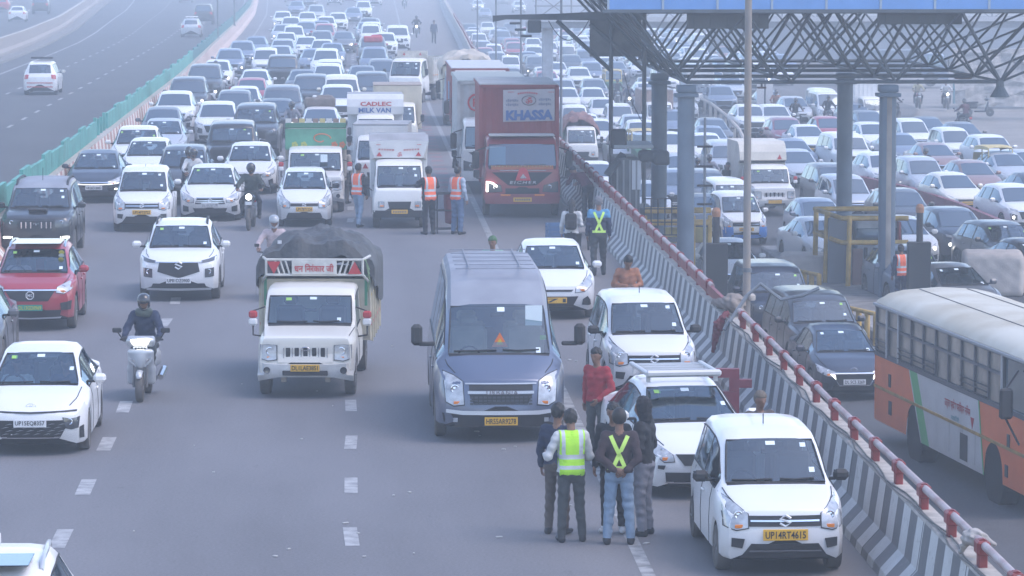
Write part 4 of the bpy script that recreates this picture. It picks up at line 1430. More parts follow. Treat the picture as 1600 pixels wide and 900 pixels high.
q.build("red_rumble_marks", mat("rumble_red_worn", (.26, .12, .12), .8, noise=.5, nscale=4, col2=(.14, .11, .115))); bpy.data.objects["red_rumble_marks"]["kind"] = "structure"
def striped(name, c1, c2, period, worn=.35):
 m = mat(name, c1, .85)
 nt = m.node_tree
 b = nt.nodes["Principled BSDF"]
 tc = nt.nodes.new("ShaderNodeTexCoord")
 sx = nt.nodes.new("ShaderNodeSeparateXYZ")
 nt.links.new(tc.outputs["Object"], sx.inputs[0])
 n = nt.nodes.new("ShaderNodeTexNoise")
 n.inputs["Scale"].default_value = 5
 n.inputs["Detail"].default_value = 7
 nt.links.new(tc.outputs["Object"], n.inputs["Vector"])
 ad = nt.nodes.new("ShaderNodeMath"); ad.operation = 'MULTIPLY_ADD'
 ad.inputs[1].default_value = .05
 nt.links.new(n.outputs["Fac"], ad.inputs[0])
 nt.links.new(sx.outputs["Y"], ad.inputs[2])
 dv = nt.nodes.new("ShaderNodeMath"); dv.operation = 'DIVIDE'; dv.inputs[1].default_value = period
 fr = nt.nodes.new("ShaderNodeMath"); fr.operation = 'FRACT'
 gt = nt.nodes.new("ShaderNodeMath"); gt.operation = 'GREATER_THAN'; gt.inputs[1].default_value = .5
 nt.links.new(ad.outputs[0], dv.inputs[0]); nt.links.new(dv.outputs[0], fr.inputs[0]); nt.links.new(fr.outputs[0], gt.inputs[0])
 mx = nt.nodes.new("ShaderNodeMixRGB")
 mx.inputs[1].default_value = (*c1, 1); mx.inputs[2].default_value = (*c2, 1)
 nt.links.new(gt.outputs[0], mx.inputs[0])
 n2 = nt.nodes.new("ShaderNodeTexNoise")
 n2.inputs["Scale"].default_value = 1.7
 n2.inputs["Detail"].default_value = 9
 n2.inputs["Roughness"].default_value = .7
 nt.links.new(tc.outputs["Object"], n2.inputs["Vector"])
 # grime: heavier on the sloping foot
 mr = nt.nodes.new("ShaderNodeMapRange")
 mr.inputs["From Min"].default_value = .5; mr.inputs["From Max"].default_value = .0
 mr.inputs["To Min"].default_value = worn; mr.inputs["To Max"].default_value = min(1, worn * 2.4)
 nt.links.new(sx.outputs["Z"], mr.inputs["Value"])
 mu = nt.nodes.new("ShaderNodeMath"); mu.operation = 'MULTIPLY'
 nt.links.new(mr.outputs[0], mu.inputs[0]); nt.links.new(n2.outputs["Fac"], mu.inputs[1])
 mx2 = nt.nodes.new("ShaderNodeMixRGB")
 mx2.inputs[2].default_value = (.21, .185, .165, 1)
 nt.links.new(mu.outputs[0], mx2.inputs[0]); nt.links.new(mx.outputs[0], mx2.inputs[1])
 # chipped paint and the joints between the cast blocks
 n3 = nt.nodes.new("ShaderNodeTexNoise"); n3.inputs["Scale"].default_value = 4.2; n3.inputs["Detail"].default_value = 10; n3.inputs["Roughness"].default_value = .75
 nt.links.new(tc.outputs["Object"], n3.inputs["Vector"])
 g3 = nt.nodes.new("ShaderNodeMapRange"); g3.inputs["From Min"].default_value = .58; g3.inputs["From Max"].default_value = .66; g3.inputs["To Max"].default_value = .7
 nt.links.new(n3.outputs["Fac"], g3.inputs["Value"])
 mx3 = nt.nodes.new("ShaderNodeMixRGB"); mx3.inputs[2].default_value = (.27, .25, .23, 1)
 nt.links.new(g3.outputs[0], mx3.inputs[0]); nt.links.new(mx2.outputs[0], mx3.inputs[1])
 dj = nt.nodes.new("ShaderNodeMath"); dj.operation = 'DIVIDE'; dj.inputs[1].default_value = 3.05
 fj = nt.nodes.new("ShaderNodeMath"); fj.operation = 'FRACT'
 gj = nt.nodes.new("ShaderNodeMath"); gj.operation = 'GREATER_THAN'; gj.inputs[1].default_value = .988
 nt.links.new(sx.outputs["Y"], dj.inputs[0]); nt.links.new(dj.outputs[0], fj.inputs[0]); nt.links.new(fj.outputs[0], gj.inputs[0])
 mx4 = nt.nodes.new("ShaderNodeMixRGB"); mx4.inputs[2].default_value = (.035, .034, .033, 1)
 nt.links.new(gj.outputs[0], mx4.inputs[0]); nt.links.new(mx3.outputs[0], mx4.inputs[1])
 nt.links.new(mx4.outputs[0], b.inputs["Base Color"])
 return m
BSTR = striped("barrier_stripes_black_white", (.62, .62, .60), (.12, .125, .135), 1.04, .6)
MSTR = striped("barrier_stripes_red_cream", (.74, .68, .60), (.48, .25, .20), 1.6, .2)
TOPC = mat("barrier_top_concrete", (.45, .41, .36), .9, noise=.35, nscale=4)
GREENP = mat("green_screen_panel", (.09, .36, .30), .6, noise=.3, nscale=1.5)
GREEND = mat("dark_green_screen_panel", (.04, .19, .19), .6, noise=.3, nscale=1.5)
def jersey(root, tab, y0, y1, prof, mats, st, name='wall', split=2):
 q = MB()
 rows = []
 for y in ys(y0, y1, st):
  c = cx(tab, y)
  rows.append([(c + a, y, z) for a, z in prof])
 n = len(prof)
 for k in range(n - 1):
  q.grid([[r[k], r[k + 1]] for r in rows], 1 if k in split else 0)
 q.add(rows[0], [tuple(range(n))], 0)
 return q.build(name, mats, root)
# right barrier with its pipe rail
bar = empty("concrete_barrier", (0, 0, 0), 0, "black and white striped concrete barrier carrying a red and grey pipe rail", "barrier")
jersey(bar, RB, 30, 560, [(-.42, 0), (-.40, .10), (-.18, .34), (-.10, .92), (-.09, .95), (.16, .95), (.17, .9), (.30, .30), (.33, 0)], [BSTR, TOPC], 10, split=(3, 4, 5, 6, 7))
ry = [(34, 64.6), (69.5, 560)]
for a, b in ry:
 pts = [(cx(RB, y) + .03 + .012 * math.sin(y * 1.3), y, 1.20 + .015 * math.sin(y * .7)) for y in ys(a, b, 6)]
 i0 = next((i for i, p in enumerate(pts) if p[1] > 100), len(pts))
 MB().tube(pts, .047, 10).build("pipe_rail", [GALV if a < 60 else GALV], bar, smooth=60)
nb = 0
y = 35.3
while y < 560 and nb < 99:
 if not (64.9 < y < 69.2):
  c = cx(RB, y)
  q = MB()
  q.box((c + .03, y, 1.04), (.10, .16, .20), 0, .01)
  q.box((c + .03, y, 1.17), (.15, .26, .16), 0, .02)
  q.tube([(c + .03, y - .05, 1.20), (c + .03, y + .05, 1.20)], .072, 10)
  q.build("rail_bracket", REDP, bar)
  nb += 1
 y += 2.05 if y < 130 else 3.6
# red lower band of the rail further back
q = MB()
for a, b in ((66.5, 90), (90, 200)):
 q.grid([[(cx(RB, y) - .02, y, 1.00), (cx(RB, y) - .02, y, 1.19), (cx(RB, y) + .05, y, 1.19), (cx(RB, y) + .05, y, 1.0)] for y in ys(a + .01, b, 5)])
q.build("rail_plate", REDP, bar)
# cables lying on the barrier top
for k in range(2):
 pts = [(cx(RB, y) - .06 + .05 * math.sin(y * .9 + k * 2) + .03 * math.sin(y * 2.3 + k), y, .965 + .004 * k) for y in ys(36, 66, .8)]
 tag(MB().tube(pts, .012, 5).build("cable", mat("cable_grey", (.12, .11, .10), .7)), ["loose grey cable snaking along the barrier top, road side", "second loose grey cable along the barrier top, rail side"][k], "cable", "cables on the barrier top")
# median barrier and its green anti-glare screens
med = empty("median_barrier", (0, 0, 0), 0, "red and cream striped median barrier topped with green anti-glare screens", "barrier")
jersey(med, MB_, 60, 620, [(.40, 0), (.38, .10), (.18, .34), (.12, .95), (.11, .98), (-.14, .98), (-.15, .9), (-.32, .3), (-.34, 0)], [MSTR, TOPC], 10, split=(3, 4, 5))
y = 84.0
k = 0
rest = MB()
while y < 600:
 gap = 124 < y < 131
 dark = y > 205
 c = cx(MB_, y)
 ln = 2.35 if not gap else .35
 if not (131 <= y < 131.8):
  q = rest if k >= 98 else MB()
  hgt = .55 + .10 * (k % 3 == 0) + rnd.uniform(-.03, .03)
  sl = (cx(MB_, y + ln) - c)
  q.add([(c - .08 + (sl if j else 0) + t_, y + j * (ln - .05), .985 + z_ * hgt) for j in (0, 1) for t_ in (0, -.10) for z_ in (0, 1)],
    [(0, 1, 3, 2), (4, 6, 7, 5), (0, 4, 5, 1), (2, 3, 7, 6), (1, 5, 7, 3), (0, 2, 6, 4)], 1 if dark else 0)
  if k < 98: q.build("screen_panel", [GREENP, GREEND], med)
  k += 1
 y += ln if not gap else 1.5
rest.build("far_screen_panels", [GREENP, GREEND], med)["kind"] = "stuff"
# wall on the far side of the opposite carriageway
lw = empty("parapet_wall", (0, 0, 0), 0, "beige concrete parapet with vertical ribs beyond the opposite carriageway", "wall")
WALLB = striped("parapet_ribs", (.36, .32, .29), (.25, .21, .195), .8, .4)
jersey(lw, LW, 120, 690, [(.3, 0), (.28, .3), (.1, .5), (.1, 1.25), (-.2, 1.25), (-.25, 0)], [WALLB, TOPC], 10, split=(3, 4))
kb = MB()
kb.grid([[(cx(LW, y) + .35, y, .0), (cx(LW, y) + .35, y, .12), (cx(LW, y) + 1.3, y, .12), (cx(LW, y) + 1.32, y, .0)] for y in ys(120, 690, 10)])
kb.build("kerb", mat("kerb_dusty", (.20, .185, .17), .9, noise=.3), None); bpy.data.objects["kerb"]["kind"] = "structure"
def pole(name, x, y, z0, z1, r, label, cat='pole', m=None, group=None, taper=.7):
 o = empty(name, (x, y, z0), 0, label, cat, group)
 MB().tube([(0, 0, 0), (0, 0, z1 - z0)], [r, r * taper], 10).build("shaft", m or STEELP, o, smooth=60)
 MB().box((0, 0, .06), (r * 4, r * 4, .12), 0, .02).build("base_plate", m or STEELP, o)
 return o
def lamp_arm(o, h, dx, m=STEELP):
 MB().tube([(0, 0, h - .05), (dx * .3, 0, h + .25), (dx, 0, h + .4)], .035, 6).build("arm", m, o, smooth=60)
 MB().box((dx * 1.15, 0, h + .40), (.55, .22, .10), 0, .03).build("lamp_head", m, o)
o = pole("lamp_post", *P(1167, 400, 68.5).to_2d(), ZR, 8.6, .082, "tall weathered steel lamp post just behind the barrier, with a camera on it", "lamp post", mat("weathered_steel", (.20, .20, .20), .6, noise=.5, nscale=1.2, col2=(.30, .24, .19)), taper=.8)
lamp_arm(o, 10.8, -1.2)
MB().box((.09, -.12, 2.65 + .78), (.11, .24, .12), 0, .02).box((.09, -.26, 2.65 + .76), (.06, .06, .06), 0).build("camera", mat("camera_beige", (.45, .40, .34), .6), o)
MB().tube([(0, 0, 3.9), (0, 0, 3.98)], .095, 10).build("clamp_band", STEELP, o)
for i, (px, D, lab) in enumerate(((877, 138, "thin grey lamp post right of the red container lorry"), (814, 176, "thin lamp post rising behind the red lorry, under the gantry tip"),
         (775, 208, "thin lamp post rising from behind the lorry queue, between two posts"), (746, 243, "farthest thin lamp post along the toll road divider"))):
 x = P(px, 0, D).x
 o = pole("lamp_post", x, D, ZR, 8.4, .06, lab, "lamp post", group="lamp posts along the toll road divider")
 lamp_arm(o, 10.7, 1.2)
for px, D, lab in ((340, 252, "slim lamp post on the median, the darker of the pair"), (366, 290, "slim pale lamp post on the median, behind the darker one")):
 o = pole("lamp_post", P(px, 20, D).x, D, .9, 8.6, .06, lab, "lamp post", group="lamp posts on the median")
 lamp_arm(o, 7.6, -1.2)
o = pole("electric_pole", P(1101, 300, 84).x, 84, ZR, P(1101, 184, 84).z, .045, "thin pole with four short crossbars standing behind the barrier", "pole")
for py in (229, 260, 290, 319):
 MB().box((0, 0, P(1101, py, 84).z - ZR), (.36, .07, .05), 0).build("crossbar", TRIM, o)
# ------------------------------------------------------------------ toll canopy
DC = 100.0
XC = [(1072 - VX) / F * DC, (1390 - VX) / F * DC]
MODX = 165 / F * DC
ROWS = [DC, DC * 1.042, DC * 1.0875, DC * 1.125, DC * 1.172]
ZLOW, ZTOP = 3.92, 5.9
can = empty("toll_canopy", (0, 0, 0), 0, "toll plaza canopy of blue fascia over a grey steel space frame on round columns", "canopy")
BLUEF = mat("blue_fascia", (.15, .33, .66), .5, noise=.12, nscale=1.5)
COLG = mat("column_grey_blue", (.125, .165, .21), .6, noise=.3, nscale=1.3)
COLS = mat("column_rust_streak", (.33, .29, .25), .7, noise=.4, nscale=1.5)
TRUS = mat("truss_steel", (.10, .12, .135), .6, noise=.35, nscale=2)
for iy, yv in ((0, ROWS[0]), (2, ROWS[2])):
 for x in XC:
  MB().tube([(x, yv, ZR), (x, yv, ZLOW - .25)], .238, 20).box((x, yv, ZLOW - .18), (.52, .52, .2), 0, .02).box((x, yv, ZLOW - .36), (.64, .64, .10), 0, .01).build("column", COLG, can, smooth=50)
  if iy == 0 and x > 12:
   MB().grid([[(x + .245 * math.sin(a), yv - .245 * math.cos(a), z) for a in np.linspace(-.25, .35, 5)] for z in (ZR, ZLOW - .42)]).build("rust_streak", COLS, can)
nx0, nx1 = 0, 4
lowx = [XC[0] + MODX * i for i in range(nx0, nx1)]
topx = [XC[0] + MODX * (i - .5) for i in range(nx0, nx1 + 3)]
topy = [ROWS[0] - 2.1] + [(a + b) / 2 for a, b in zip(ROWS, ROWS[1:])] + [ROWS[-1] + 2.1]
low = MB(); top = MB(); dg = MB()
for yv in ROWS: low.tube([(lowx[0], yv, ZLOW), (lowx[-1], yv, ZLOW)], .055, 6)
for x in lowx: low.tube([(x, ROWS[0], ZLOW), (x, ROWS[-1], ZLOW)], .045, 6)
for yv in topy: top.tube([(topx[0], yv, ZTOP), (topx[-1], yv, ZTOP)], .045, 6)
for x in topx: top.tube([(x, topy[0], ZTOP), (x, topy[-1], ZTOP)], .045, 6)
for j, yv in enumerate(ROWS):
 for i, x in enumerate(lowx):
  for tx in (x - MODX / 2, x + MODX / 2):
   for tyv in (topy[j], topy[j + 1]):
    dg.tube([(x, yv, ZLOW), (tx, tyv, ZTOP)], .036 if rnd.random() < .7 else .055, 5)
 dg.tube([(lowx[-1], yv, ZLOW), (lowx[-1] + MODX * 1.5, topy[j], ZTOP)], .036, 5)
 dg.tube([(lowx[-1] + MODX * .5, topy[j], ZTOP), (lowx[-1] + MODX * 2.2, topy[j + 1], ZTOP + .3)], .03, 5)
 dg.tube([(lowx[0], yv, ZLOW), (topx[0] - .9, topy[j], ZTOP + .35)], .045, 5)
low.build("lower_chords", TRUS, can); top.build("upper_chords", TRUS, can); dg.build("web_members", TRUS, can)
MB().lathe([(.10, .25), (.12, .0), (.27, -.25), (.27, -.28), (0, -.28)], 12, 0, Matrix.Translation((lowx[-1], ROWS[0], ZLOW - .15))).build("node_flange", TRUS, can)
yF = topy[0] - .12
xF0 = P(985, 10, yF).x
xF = xF0 - .6
k = 0
while xF < 24:
 MB().box((xF + .73, yF, ZTOP + .82), (1.44, .05, 1.5), 0, .008).build("fascia_panel", BLUEF, can)
 MB().box((xF, yF - .035, ZTOP + .80), (.06, .03, 1.52), 0).build("fascia_seam", mat("fascia_seam_grey", (.35, .42, .50), .6), can)
 xF += 1.48
MB().box((xF0 + 6.5, yF, ZTOP + .03), (14.5, .12, .09), 0).build("fascia_trim", TRUS, can)
MB().box((xF0 + 6.7, topy[2], ZTOP + 1.2), (16, 18, .12), 0).build("roof_sheet", mat("canopy_roof_sheet", (.35, .38, .42), .6), can)
SB = mat("sign_back_grey", (.085, .095, .10), .7, noise=.3, nscale=1)
for (a, b_, c_, d_, D, lab) in ((1073, 12, 1201, 45, 98.6, "dark back of a long sign board hung under the blue fascia, left one"), (1371, 12, 1503, 38, 98.6, "dark back of a sign board hung under the blue fascia, right one")):
 p0, p1 = P(a, d_, D), P(c_, b_, D)
 o = empty("sign_board", ((p0.x + p1.x) / 2, D, p0.z), 0, lab, "sign", "sign boards under the canopy")
 w_, h_ = p1.x - p0.x, p1.z - p0.z
 MB().box((0, 0, h_ / 2), (w_, .12, h_), 0, .01).build("panel", SB, o)
 for k in range(5): MB().box((-w_ / 2 + w_ * (k + .5) / 5, -.08, h_ / 2), (.05, .04, h_ - .02), 0).build("stiffener", SB, o)
# small lamps hung in the truss
for px, py, D, lab in ((1190, 137, 100.2, "small flat lamp hanging under the truss between columns"), (1505, 119, 104.5, "rusty box lamp fixed to the lower truss at the right end")):
 p = P(px, py, D)
 o = empty("truss_lamp", p, 0, lab, "lamp")
 MB().tube([(0, 0, 0), (0, 0, ZLOW - p.z)], .03, 6).build("stem", TRUS, o)
 MB().box((0, 0, 0), (.5 if px > 1400 else .26, .2, .16 if px > 1400 else .05), 0, .02).build("lamp_head", mat("rust_brown", (.13, .09, .075), .8), o)
# cantilever gantry reaching over the main road
DG = 108.0
gan = empty("gantry", (P(955, 200, DG).x, DG, ZR), 0, "grey steel cantilever gantry reaching out over the lorries, with a hanging board", "gantry")
gx = lambda px, D=DG: P(px, 0, D).x - gan.location.x
gz = lambda py, D=DG: P(0, py, D).z - ZR
GST = mat("gantry_steel", (.085, .10, .11), .6, noise=.3, nscale=2)
q = MB()
prof_ = [(770, 25, 35), (790, 24, 31), (870, 22, 32), (960, 18, 33), (1005, 15, 32)]
q.grid([[(gx(a), -.12, gz(t_)), (gx(a), .12, gz(t_)), (gx(a), .12, gz(b_)), (gx(a), -.12, gz(b_)), (gx(a), -.12, gz(t_))] for a, t_, b_ in prof_])
q.add([(gx(770), -.12, gz(25)), (gx(770), .12, gz(25)), (gx(770), .12, gz(35)), (gx(770), -.12, gz(35))], [(0, 1, 2, 3)])
q.build("beam", GST, gan)
for px in (955, 1007):
 MB().tube([(gx(px), 0, 0), (gx(px), 0, gz(20))], .065, 8).build("post", GST, gan, smooth=60)
for a, b_ in (((870, 33), (955, 112)), ((922, 38), (1007, 112))):
 MB().tube([(gx(a[0]), 0, gz(a[1])), (gx(b_[0]), 0, gz(b_[1]))], .07, 6).build("brace", GST, gan)
MB().box(((gx(922) + gx(1003)) / 2, .16, (gz(32) + gz(90)) / 2), (gx(1003) - gx(922), .06, gz(32) - gz(90)), 0, .01).build("hanging_board", mat("board_grey_streaked", (.15, .155, .155), .75, noise=.45, nscale=2.2), gan)
q = MB().box((gx(835), 0, gz(42)), (.40, .3, .38), 0, .03)
q.build("equipment_box", GST, gan)
for px, py in ((805, 37), (813, 47), (822, 57)):
 MB().box((gx(px), -.05, gz(py)), (.34, .22, .07), 0, .02).build("floodlight", GST, gan)
MB().tube([(gx(857) + (gx(920) - gx(857)) * t, 0, gz(33) + (gz(64) - gz(33)) * 4 * t * (1 - t)) for t in np.linspace(0, 1, 14)], .014, 5).build("cable", TRIM, gan)
# left toll booth behind the barrier
DB = 104.0
BG = mat("booth_grey", (.14, .15, .155), .6, noise=.35, nscale=1.8)
o = empty("toll_booth", (P(985, 300, DB).x, DB, ZR), 0, "grey metal toll booth with slanted awning and tarpaulin cover just behind the barrier", "booth")
bx = lambda px, D=DB: P(px, 0, D).x - o.location.x
bz = lambda py, D=DB: P(0, py, D).z - ZR
MB().box((bx(982), 1.2, bz(250) / 2), (bx(1000) - bx(964), 2.0, bz(250)), 0, .02).build("cabin", BG, o)
for k in range(4): MB().box((bx(966 + k * 10), .17, bz(300)), (.05, .06, bz(252) - bz(345)), 0).build("cabin_rib", mat("rib_grey", (.25, .26, .27), .6), o)
MB().box((bx(996), .16, bz(277)), (bx(1003) - bx(989), .03, bz(255) - bz(301)), 0).build("notice", mat("notice_white", (.55, .57, .6), .6), o)
MB().box((bx(1012), 1.3, bz(330) / 2), (bx(1024) - bx(1001), 1.8, bz(330)), 0, .02).build("counter", BG, o)
MB().grid([[(bx(943), -.5, bz(270)), (bx(950), -.5, bz(273))], [(bx(972), .5, bz(241)), (bx(981), .5, bz(246))]]).build("awning", mat("awning_dark", (.07, .075, .08), .8), o)
MB().add([(bx(943), -.5, bz(270)), (bx(972), .5, bz(241)), (bx(981), .5, bz(246)), (bx(952), -.5, bz(275)), (bx(943), -.46, bz(270) - .06), (bx(972), .54, bz(241) - .06), (bx(981), .54, bz(246) - .06), (bx(952), -.46, bz(275) - .06)],
   [(0, 1, 2, 3), (7, 6, 5, 4), (0, 4, 5, 1), (1, 5, 6, 2), (2, 6, 7, 3), (3, 7, 4, 0)]).build("awning_frame", mat("awning_dark", (.07, .075, .08), .8), o)
MB().box(((bx(960) + bx(1022)) / 2, 1.1, bz(232)), (bx(1022) - bx(960), 2.3, .10), 0, .02).build("roof", mat("booth_roof_light", (.30, .32, .33), .7), o)
MB().box((bx(968), .3, bz(220)), (bx(980) - bx(955), .5, bz(205) - bz(236)), 0, .05).build("floodlight_box", TRIM, o)
tp = sdf_mb([('b', 0, (bx(1022), .3, bz(247)), (.42, .35, .16), .12), ('b', 0, (bx(1035), .2, bz(250)), (.22, .4, .2), .1)], .05, .04, lambda g: .02 * np.sin(14 * g[..., 0] + 8 * g[..., 2]) * np.sin(11 * g[..., 1]))
tp.build("tarpaulin_cover", mat("tarp_dark", (.055, .06, .065), .85), o, smooth=60)
for py in (250, 262):
 MB().tube([(bx(1000), .2, 0), (bx(1000), .2, bz(py))], .035, 6).build("prop", BG, o)
 break
q = MB()
for t in np.linspace(0, 1, 6): q.tube([(bx(1006 + 54 * t), -.4, bz(370)), (bx(1006 + 54 * t), -.4, bz(311))], .02, 5)
for py in (312, 328, 349, 369): q.tube([(bx(1006), -.4, bz(py)), (bx(1060), -.4, bz(py))], .02, 5)
q.build("black_grille", TRIM, o)
for py in (333, 352):
 MB().box(((bx(1008) + bx(1114)) / 2, .2, bz(py)), (bx(1114) - bx(1008), .14, .17), 0, .03).build("yellow_beam", YELP, o)
for px in (1010, 1086, 1112): MB().box((bx(px), .2, bz(352) / 2), (.12, .12, bz(330)), 0, .02).build("yellow_post", YELP, o)
MB().box(((bx(1040) + bx(1110)) / 2, .25, bz(372)), (bx(1110) - bx(1040), .1, .45), 0, .02).build("yellow_panel", mat("yellow_panel", (.42, .33, .10), .7, noise=.5, nscale=2), o)
MB().box((bx(1040), -.45, bz(376)), (bx(1062) - bx(1008), .7, .08), 0).build("platform", BG, o)
# right toll booth with its yellow tubular guard
DR = 103.5
o = empty("toll_booth", (P(1370, 400, DR).x, DR, ZR), 0, "small toll booth inside a yellow tubular guard frame, behind the orange bus", "booth")
bx = lambda px, D=DR: P(px, 0, D).x - o.location.x
bz = lambda py, D=DR: P(0, py, D).z - ZR
MB().box((bx(1378), .9, bz(346) / 2), (bx(1412) - bx(1344), 1.5, bz(346)), 0, .03).build("cabin", mat("booth_white", (.36, .38, .40), .6, noise=.3), o)
q = MB()
for k in range(9): q.box((bx(1302 + k * 5.0), .5 + k * .03, bz(425)), (.055, .05, bz(352) - bz(500)), 0)
MB().box((bx(1318), .9, bz(425)), (.62, .9, bz(350) - bz(505)), 0).build("corrugated_side", mat("corrugated_grey", (.15, .155, .165), .6), o)
q.build("corrugation", mat("corrugated_grey_light", (.21, .215, .225), .6), o)
MB().box((bx(1378), .10, bz(374)), (bx(1408) - bx(1336), .06, bz(362) - bz(386)), 0, .01).build("window", DGLASS, o)
MB().box((bx(1344), .06, bz(424)), (.30, .12, bz(395) - bz(455)), 0, .02).build("card_machine", mat("machine_rust", (.20, .12, .10), .7), o)
MB().box((bx(1357), .08, bz(425)), (.10, .10, bz(394) - bz(460)), 0, .02).build("door_post", TRIM, o)
MB().box((bx(1408), .0, bz(372)), (.06, .5, bz(352) - bz(395)), 0).build("red_plate", REDP, o)
for zz in (334, 346):
 pass
fr_t, fr_m = bz(340), bz(378)
for zt_, nm in ((fr_t, "guard_rail"), (fr_m, "guard_rail")):
 pts = [(bx(1408), 1.6, zt_ + .05), (bx(1287), 1.6, zt_ + .05), (bx(1316), -.35, zt_ - .08), (bx(1420), -.35, zt_ - .08)]
 MB().tube(pts, .075, 8).build(nm, YELP, o, smooth=60)
for px, dy in ((1328, -.35), (1289, 1.55), (1300, .7)):
 MB().tube([(bx(px - 2), dy, 0), (bx(px), dy, fr_t)], .075, 8).build("guard_post", YELP, o, smooth=60)
CB = mat("attenuator_concrete", (.56, .49, .44), .9, noise=.22, nscale=3, bump=.3, bscale=30)
for px, py, w_, h_, lab in ((1262, 437, 1.7, 1.0, "beige concrete nose block in front of the yellow guard frame"), (1552, 448, 1.75, 1.25, "big beige concrete block with rough sides above the bus roof")):
 g = G(px, py + 16, ZR)
 o = empty("concrete_block", g, R(-8), lab, "concrete block", "concrete nose blocks on the toll islands")
 sdf_mb([('b', 0, (0, .8, h_ / 2), (w_ / 2, .85, h_ / 2), .16)], .02, .05, lambda g_: .010 * np.sin(13 * g_[..., 0] + 7 * g_[..., 2]) * np.sin(11 * g_[..., 1] + 9 * g_[..., 2])).build("block", CB, o, smooth=50)
for px, py, n_, lab in ((1262, 470, 5, "short yellow pipe railing beside the left concrete nose"), (1348, 535, 5, "yellow pipe railing on the island next to the bus rear")):
 g = G(px, py, ZR)
 o = empty("pipe_railing", g, R(8), lab, "railing", "yellow island railings")
 for k in range(n_):
  MB().tube([(.08 * (k - n_ / 2), .5 * (n_ / 2 - k), 0), (.08 * (k - n_ / 2), .5 * (n_ / 2 - k), .82)], .075, 8).build("post", YELP, o, smooth=60)
 MB().tube([(.08 * (-n_ / 2), .5 * n_ / 2, .8), (.08 * (n_ / 2 - 1), .5 * (1 - n_ / 2), .8)], .06, 8).build("top_rail", YELP, o, smooth=60)
# toll island kerbs
q = MB()
q.box((XC[0] - .2, 101, ZR + .12), (2.0, 26, .30), 0, .05)
q.box((XC[1] - .5, 103, ZR + .12), (2.2, 28, .30), 0, .05)
q.build("kerb_island", CONC); bpy.data.objects["kerb_island"]["kind"] = "structure"
# black gate posts with barrier boxes
for px, y0, y1, yb, lab in ((1121, 335, 455, 387, "black barrier gate post with an orange cap and dark box below, near the left column"), (1441, 330, 452, 386, "black gate post with an orange cap standing right of the yellow guard")):
 D = 92 if px < 1200 else 96
 o = empty("gate_post", (P(px, 0, D).x, D, ZR), 0, lab, "post", "black gate posts with orange caps")
 z = lambda py: P(0, py, D).z - ZR
 MB().tube([(0, 0, 0), (0, 0, z(y0))], .095, 10).build("shaft", TRIM, o, smooth=60)
 MB().box((-.02, -.02, z(yb) / 2 + .05), (.62 if px < 1200 else .62, .3, z(yb)), 0, .02).build("gate_box", mat("gate_box_dark", (.012, .014, .016), .6), o)
 MB().lathe([(.11, -.12), (.115, .02), (.08, .10), (0, .12)], 12, 0, Matrix.Translation((0, 0, z(y0)))).build("cap", mat("cap_orange", (.28, .13, .06), .6), o)
# white panels on a thin post
o = empty("notice_panel", (P(1196, 0, 205).x, 205, ZR), 0, "two tall blank white panels on one thin post behind the lamp post", "sign")
z = lambda py: P(0, py, 205).z - ZR
MB().tube([(0, 0, 0), (0, 0, z(130))], .05, 8).build("post", TRIM, o)
for sg in (1, -1): MB().box((sg * .26, -.06, (z(133) + z(171)) / 2), (.42, .04, z(133) - z(171)), 0).build("panel", mat("panel_pale", (.55, .52, .50), .7), o)
# footbridge, ramp wall, rubble wall far behind
o = empty("footbridge", (20, 205, ZR), 0, "grey footbridge girder with braced railing crossing far behind the canopy", "bridge")
z = lambda py: P(0, py, 205).z - ZR
BRD = mat("bridge_concrete", (.24, .25, .27), .8, noise=.2)
MB().box((6, 1, (z(45) + z(35)) / 2), (32, 2.2, z(35) - z(45)), 0).build("girder", BRD, o)
MB().box((6, -.15, z(31)), (32.2, .25, .25), 0).build("walkway_edge", mat("bridge_edge_pale", (.45, .45, .46), .8), o)
for k in range(16):
 x = -9.5 + k * 2
 MB().tube([(x, 0, z(31)), (x, 0, z(-10))], .045, 6).build("rail_post", BRD, o)
q = MB()
for k in range(15):
 x = -9.5 + k * 2
 q.tube([(x, 0, z(31)), (x + 2, 0, z(-10))], .03, 5).tube([(x + 2, 0, z(31)), (x, 0, z(-10))], .03, 5)
q.tube([(-9.6, 0, z(-10)), (20.6, 0, z(-10))], .05, 6).tube([(-9.6, 0, z(10)), (20.6, 0, z(10))], .03, 6)
q.build("rail_lattice", BRD, o)
for x in (P(857, 0, 205).x - 20, 19): MB().box((x, 1, z(40) / 2), (.62, .7, z(40)), 0, .05).build("pier", mat("pier_pale", (.36, .38, .42), .8, noise=.25), o)
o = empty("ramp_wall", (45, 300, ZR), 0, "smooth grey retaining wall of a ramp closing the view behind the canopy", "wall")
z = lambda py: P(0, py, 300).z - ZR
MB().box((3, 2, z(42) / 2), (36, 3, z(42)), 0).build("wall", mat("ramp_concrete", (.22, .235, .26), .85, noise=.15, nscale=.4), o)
MB().box((3, 1.2, (z(42) + z(27)) / 2), (36, 1.6, z(27) - z(42)), 0).build("shadow_band", mat("ramp_shade_band", (.12, .13, .145), .8), o)  # darker colour paints in the shadow below the parapet
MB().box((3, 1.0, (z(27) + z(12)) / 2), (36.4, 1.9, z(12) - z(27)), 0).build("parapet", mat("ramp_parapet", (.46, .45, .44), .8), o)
o = empty("rubble_wall", (41, 219, ZR), 0, "rough pale stone wall beside the dusty verge at the far right", "wall")
rows = []
for i in range(15):
 rows.append([(-4.2 + k * .6, -.3 + .5 * math.sin(k * 1.7 + i) * .3 + i * .12 + rnd.uniform(-.15, .15), i * .25 + rnd.uniform(-.06, .06)) for k in range(22)])
rows.append([(x, y_ + 1.0, z_) for x, y_, z_ in rows[-1]])
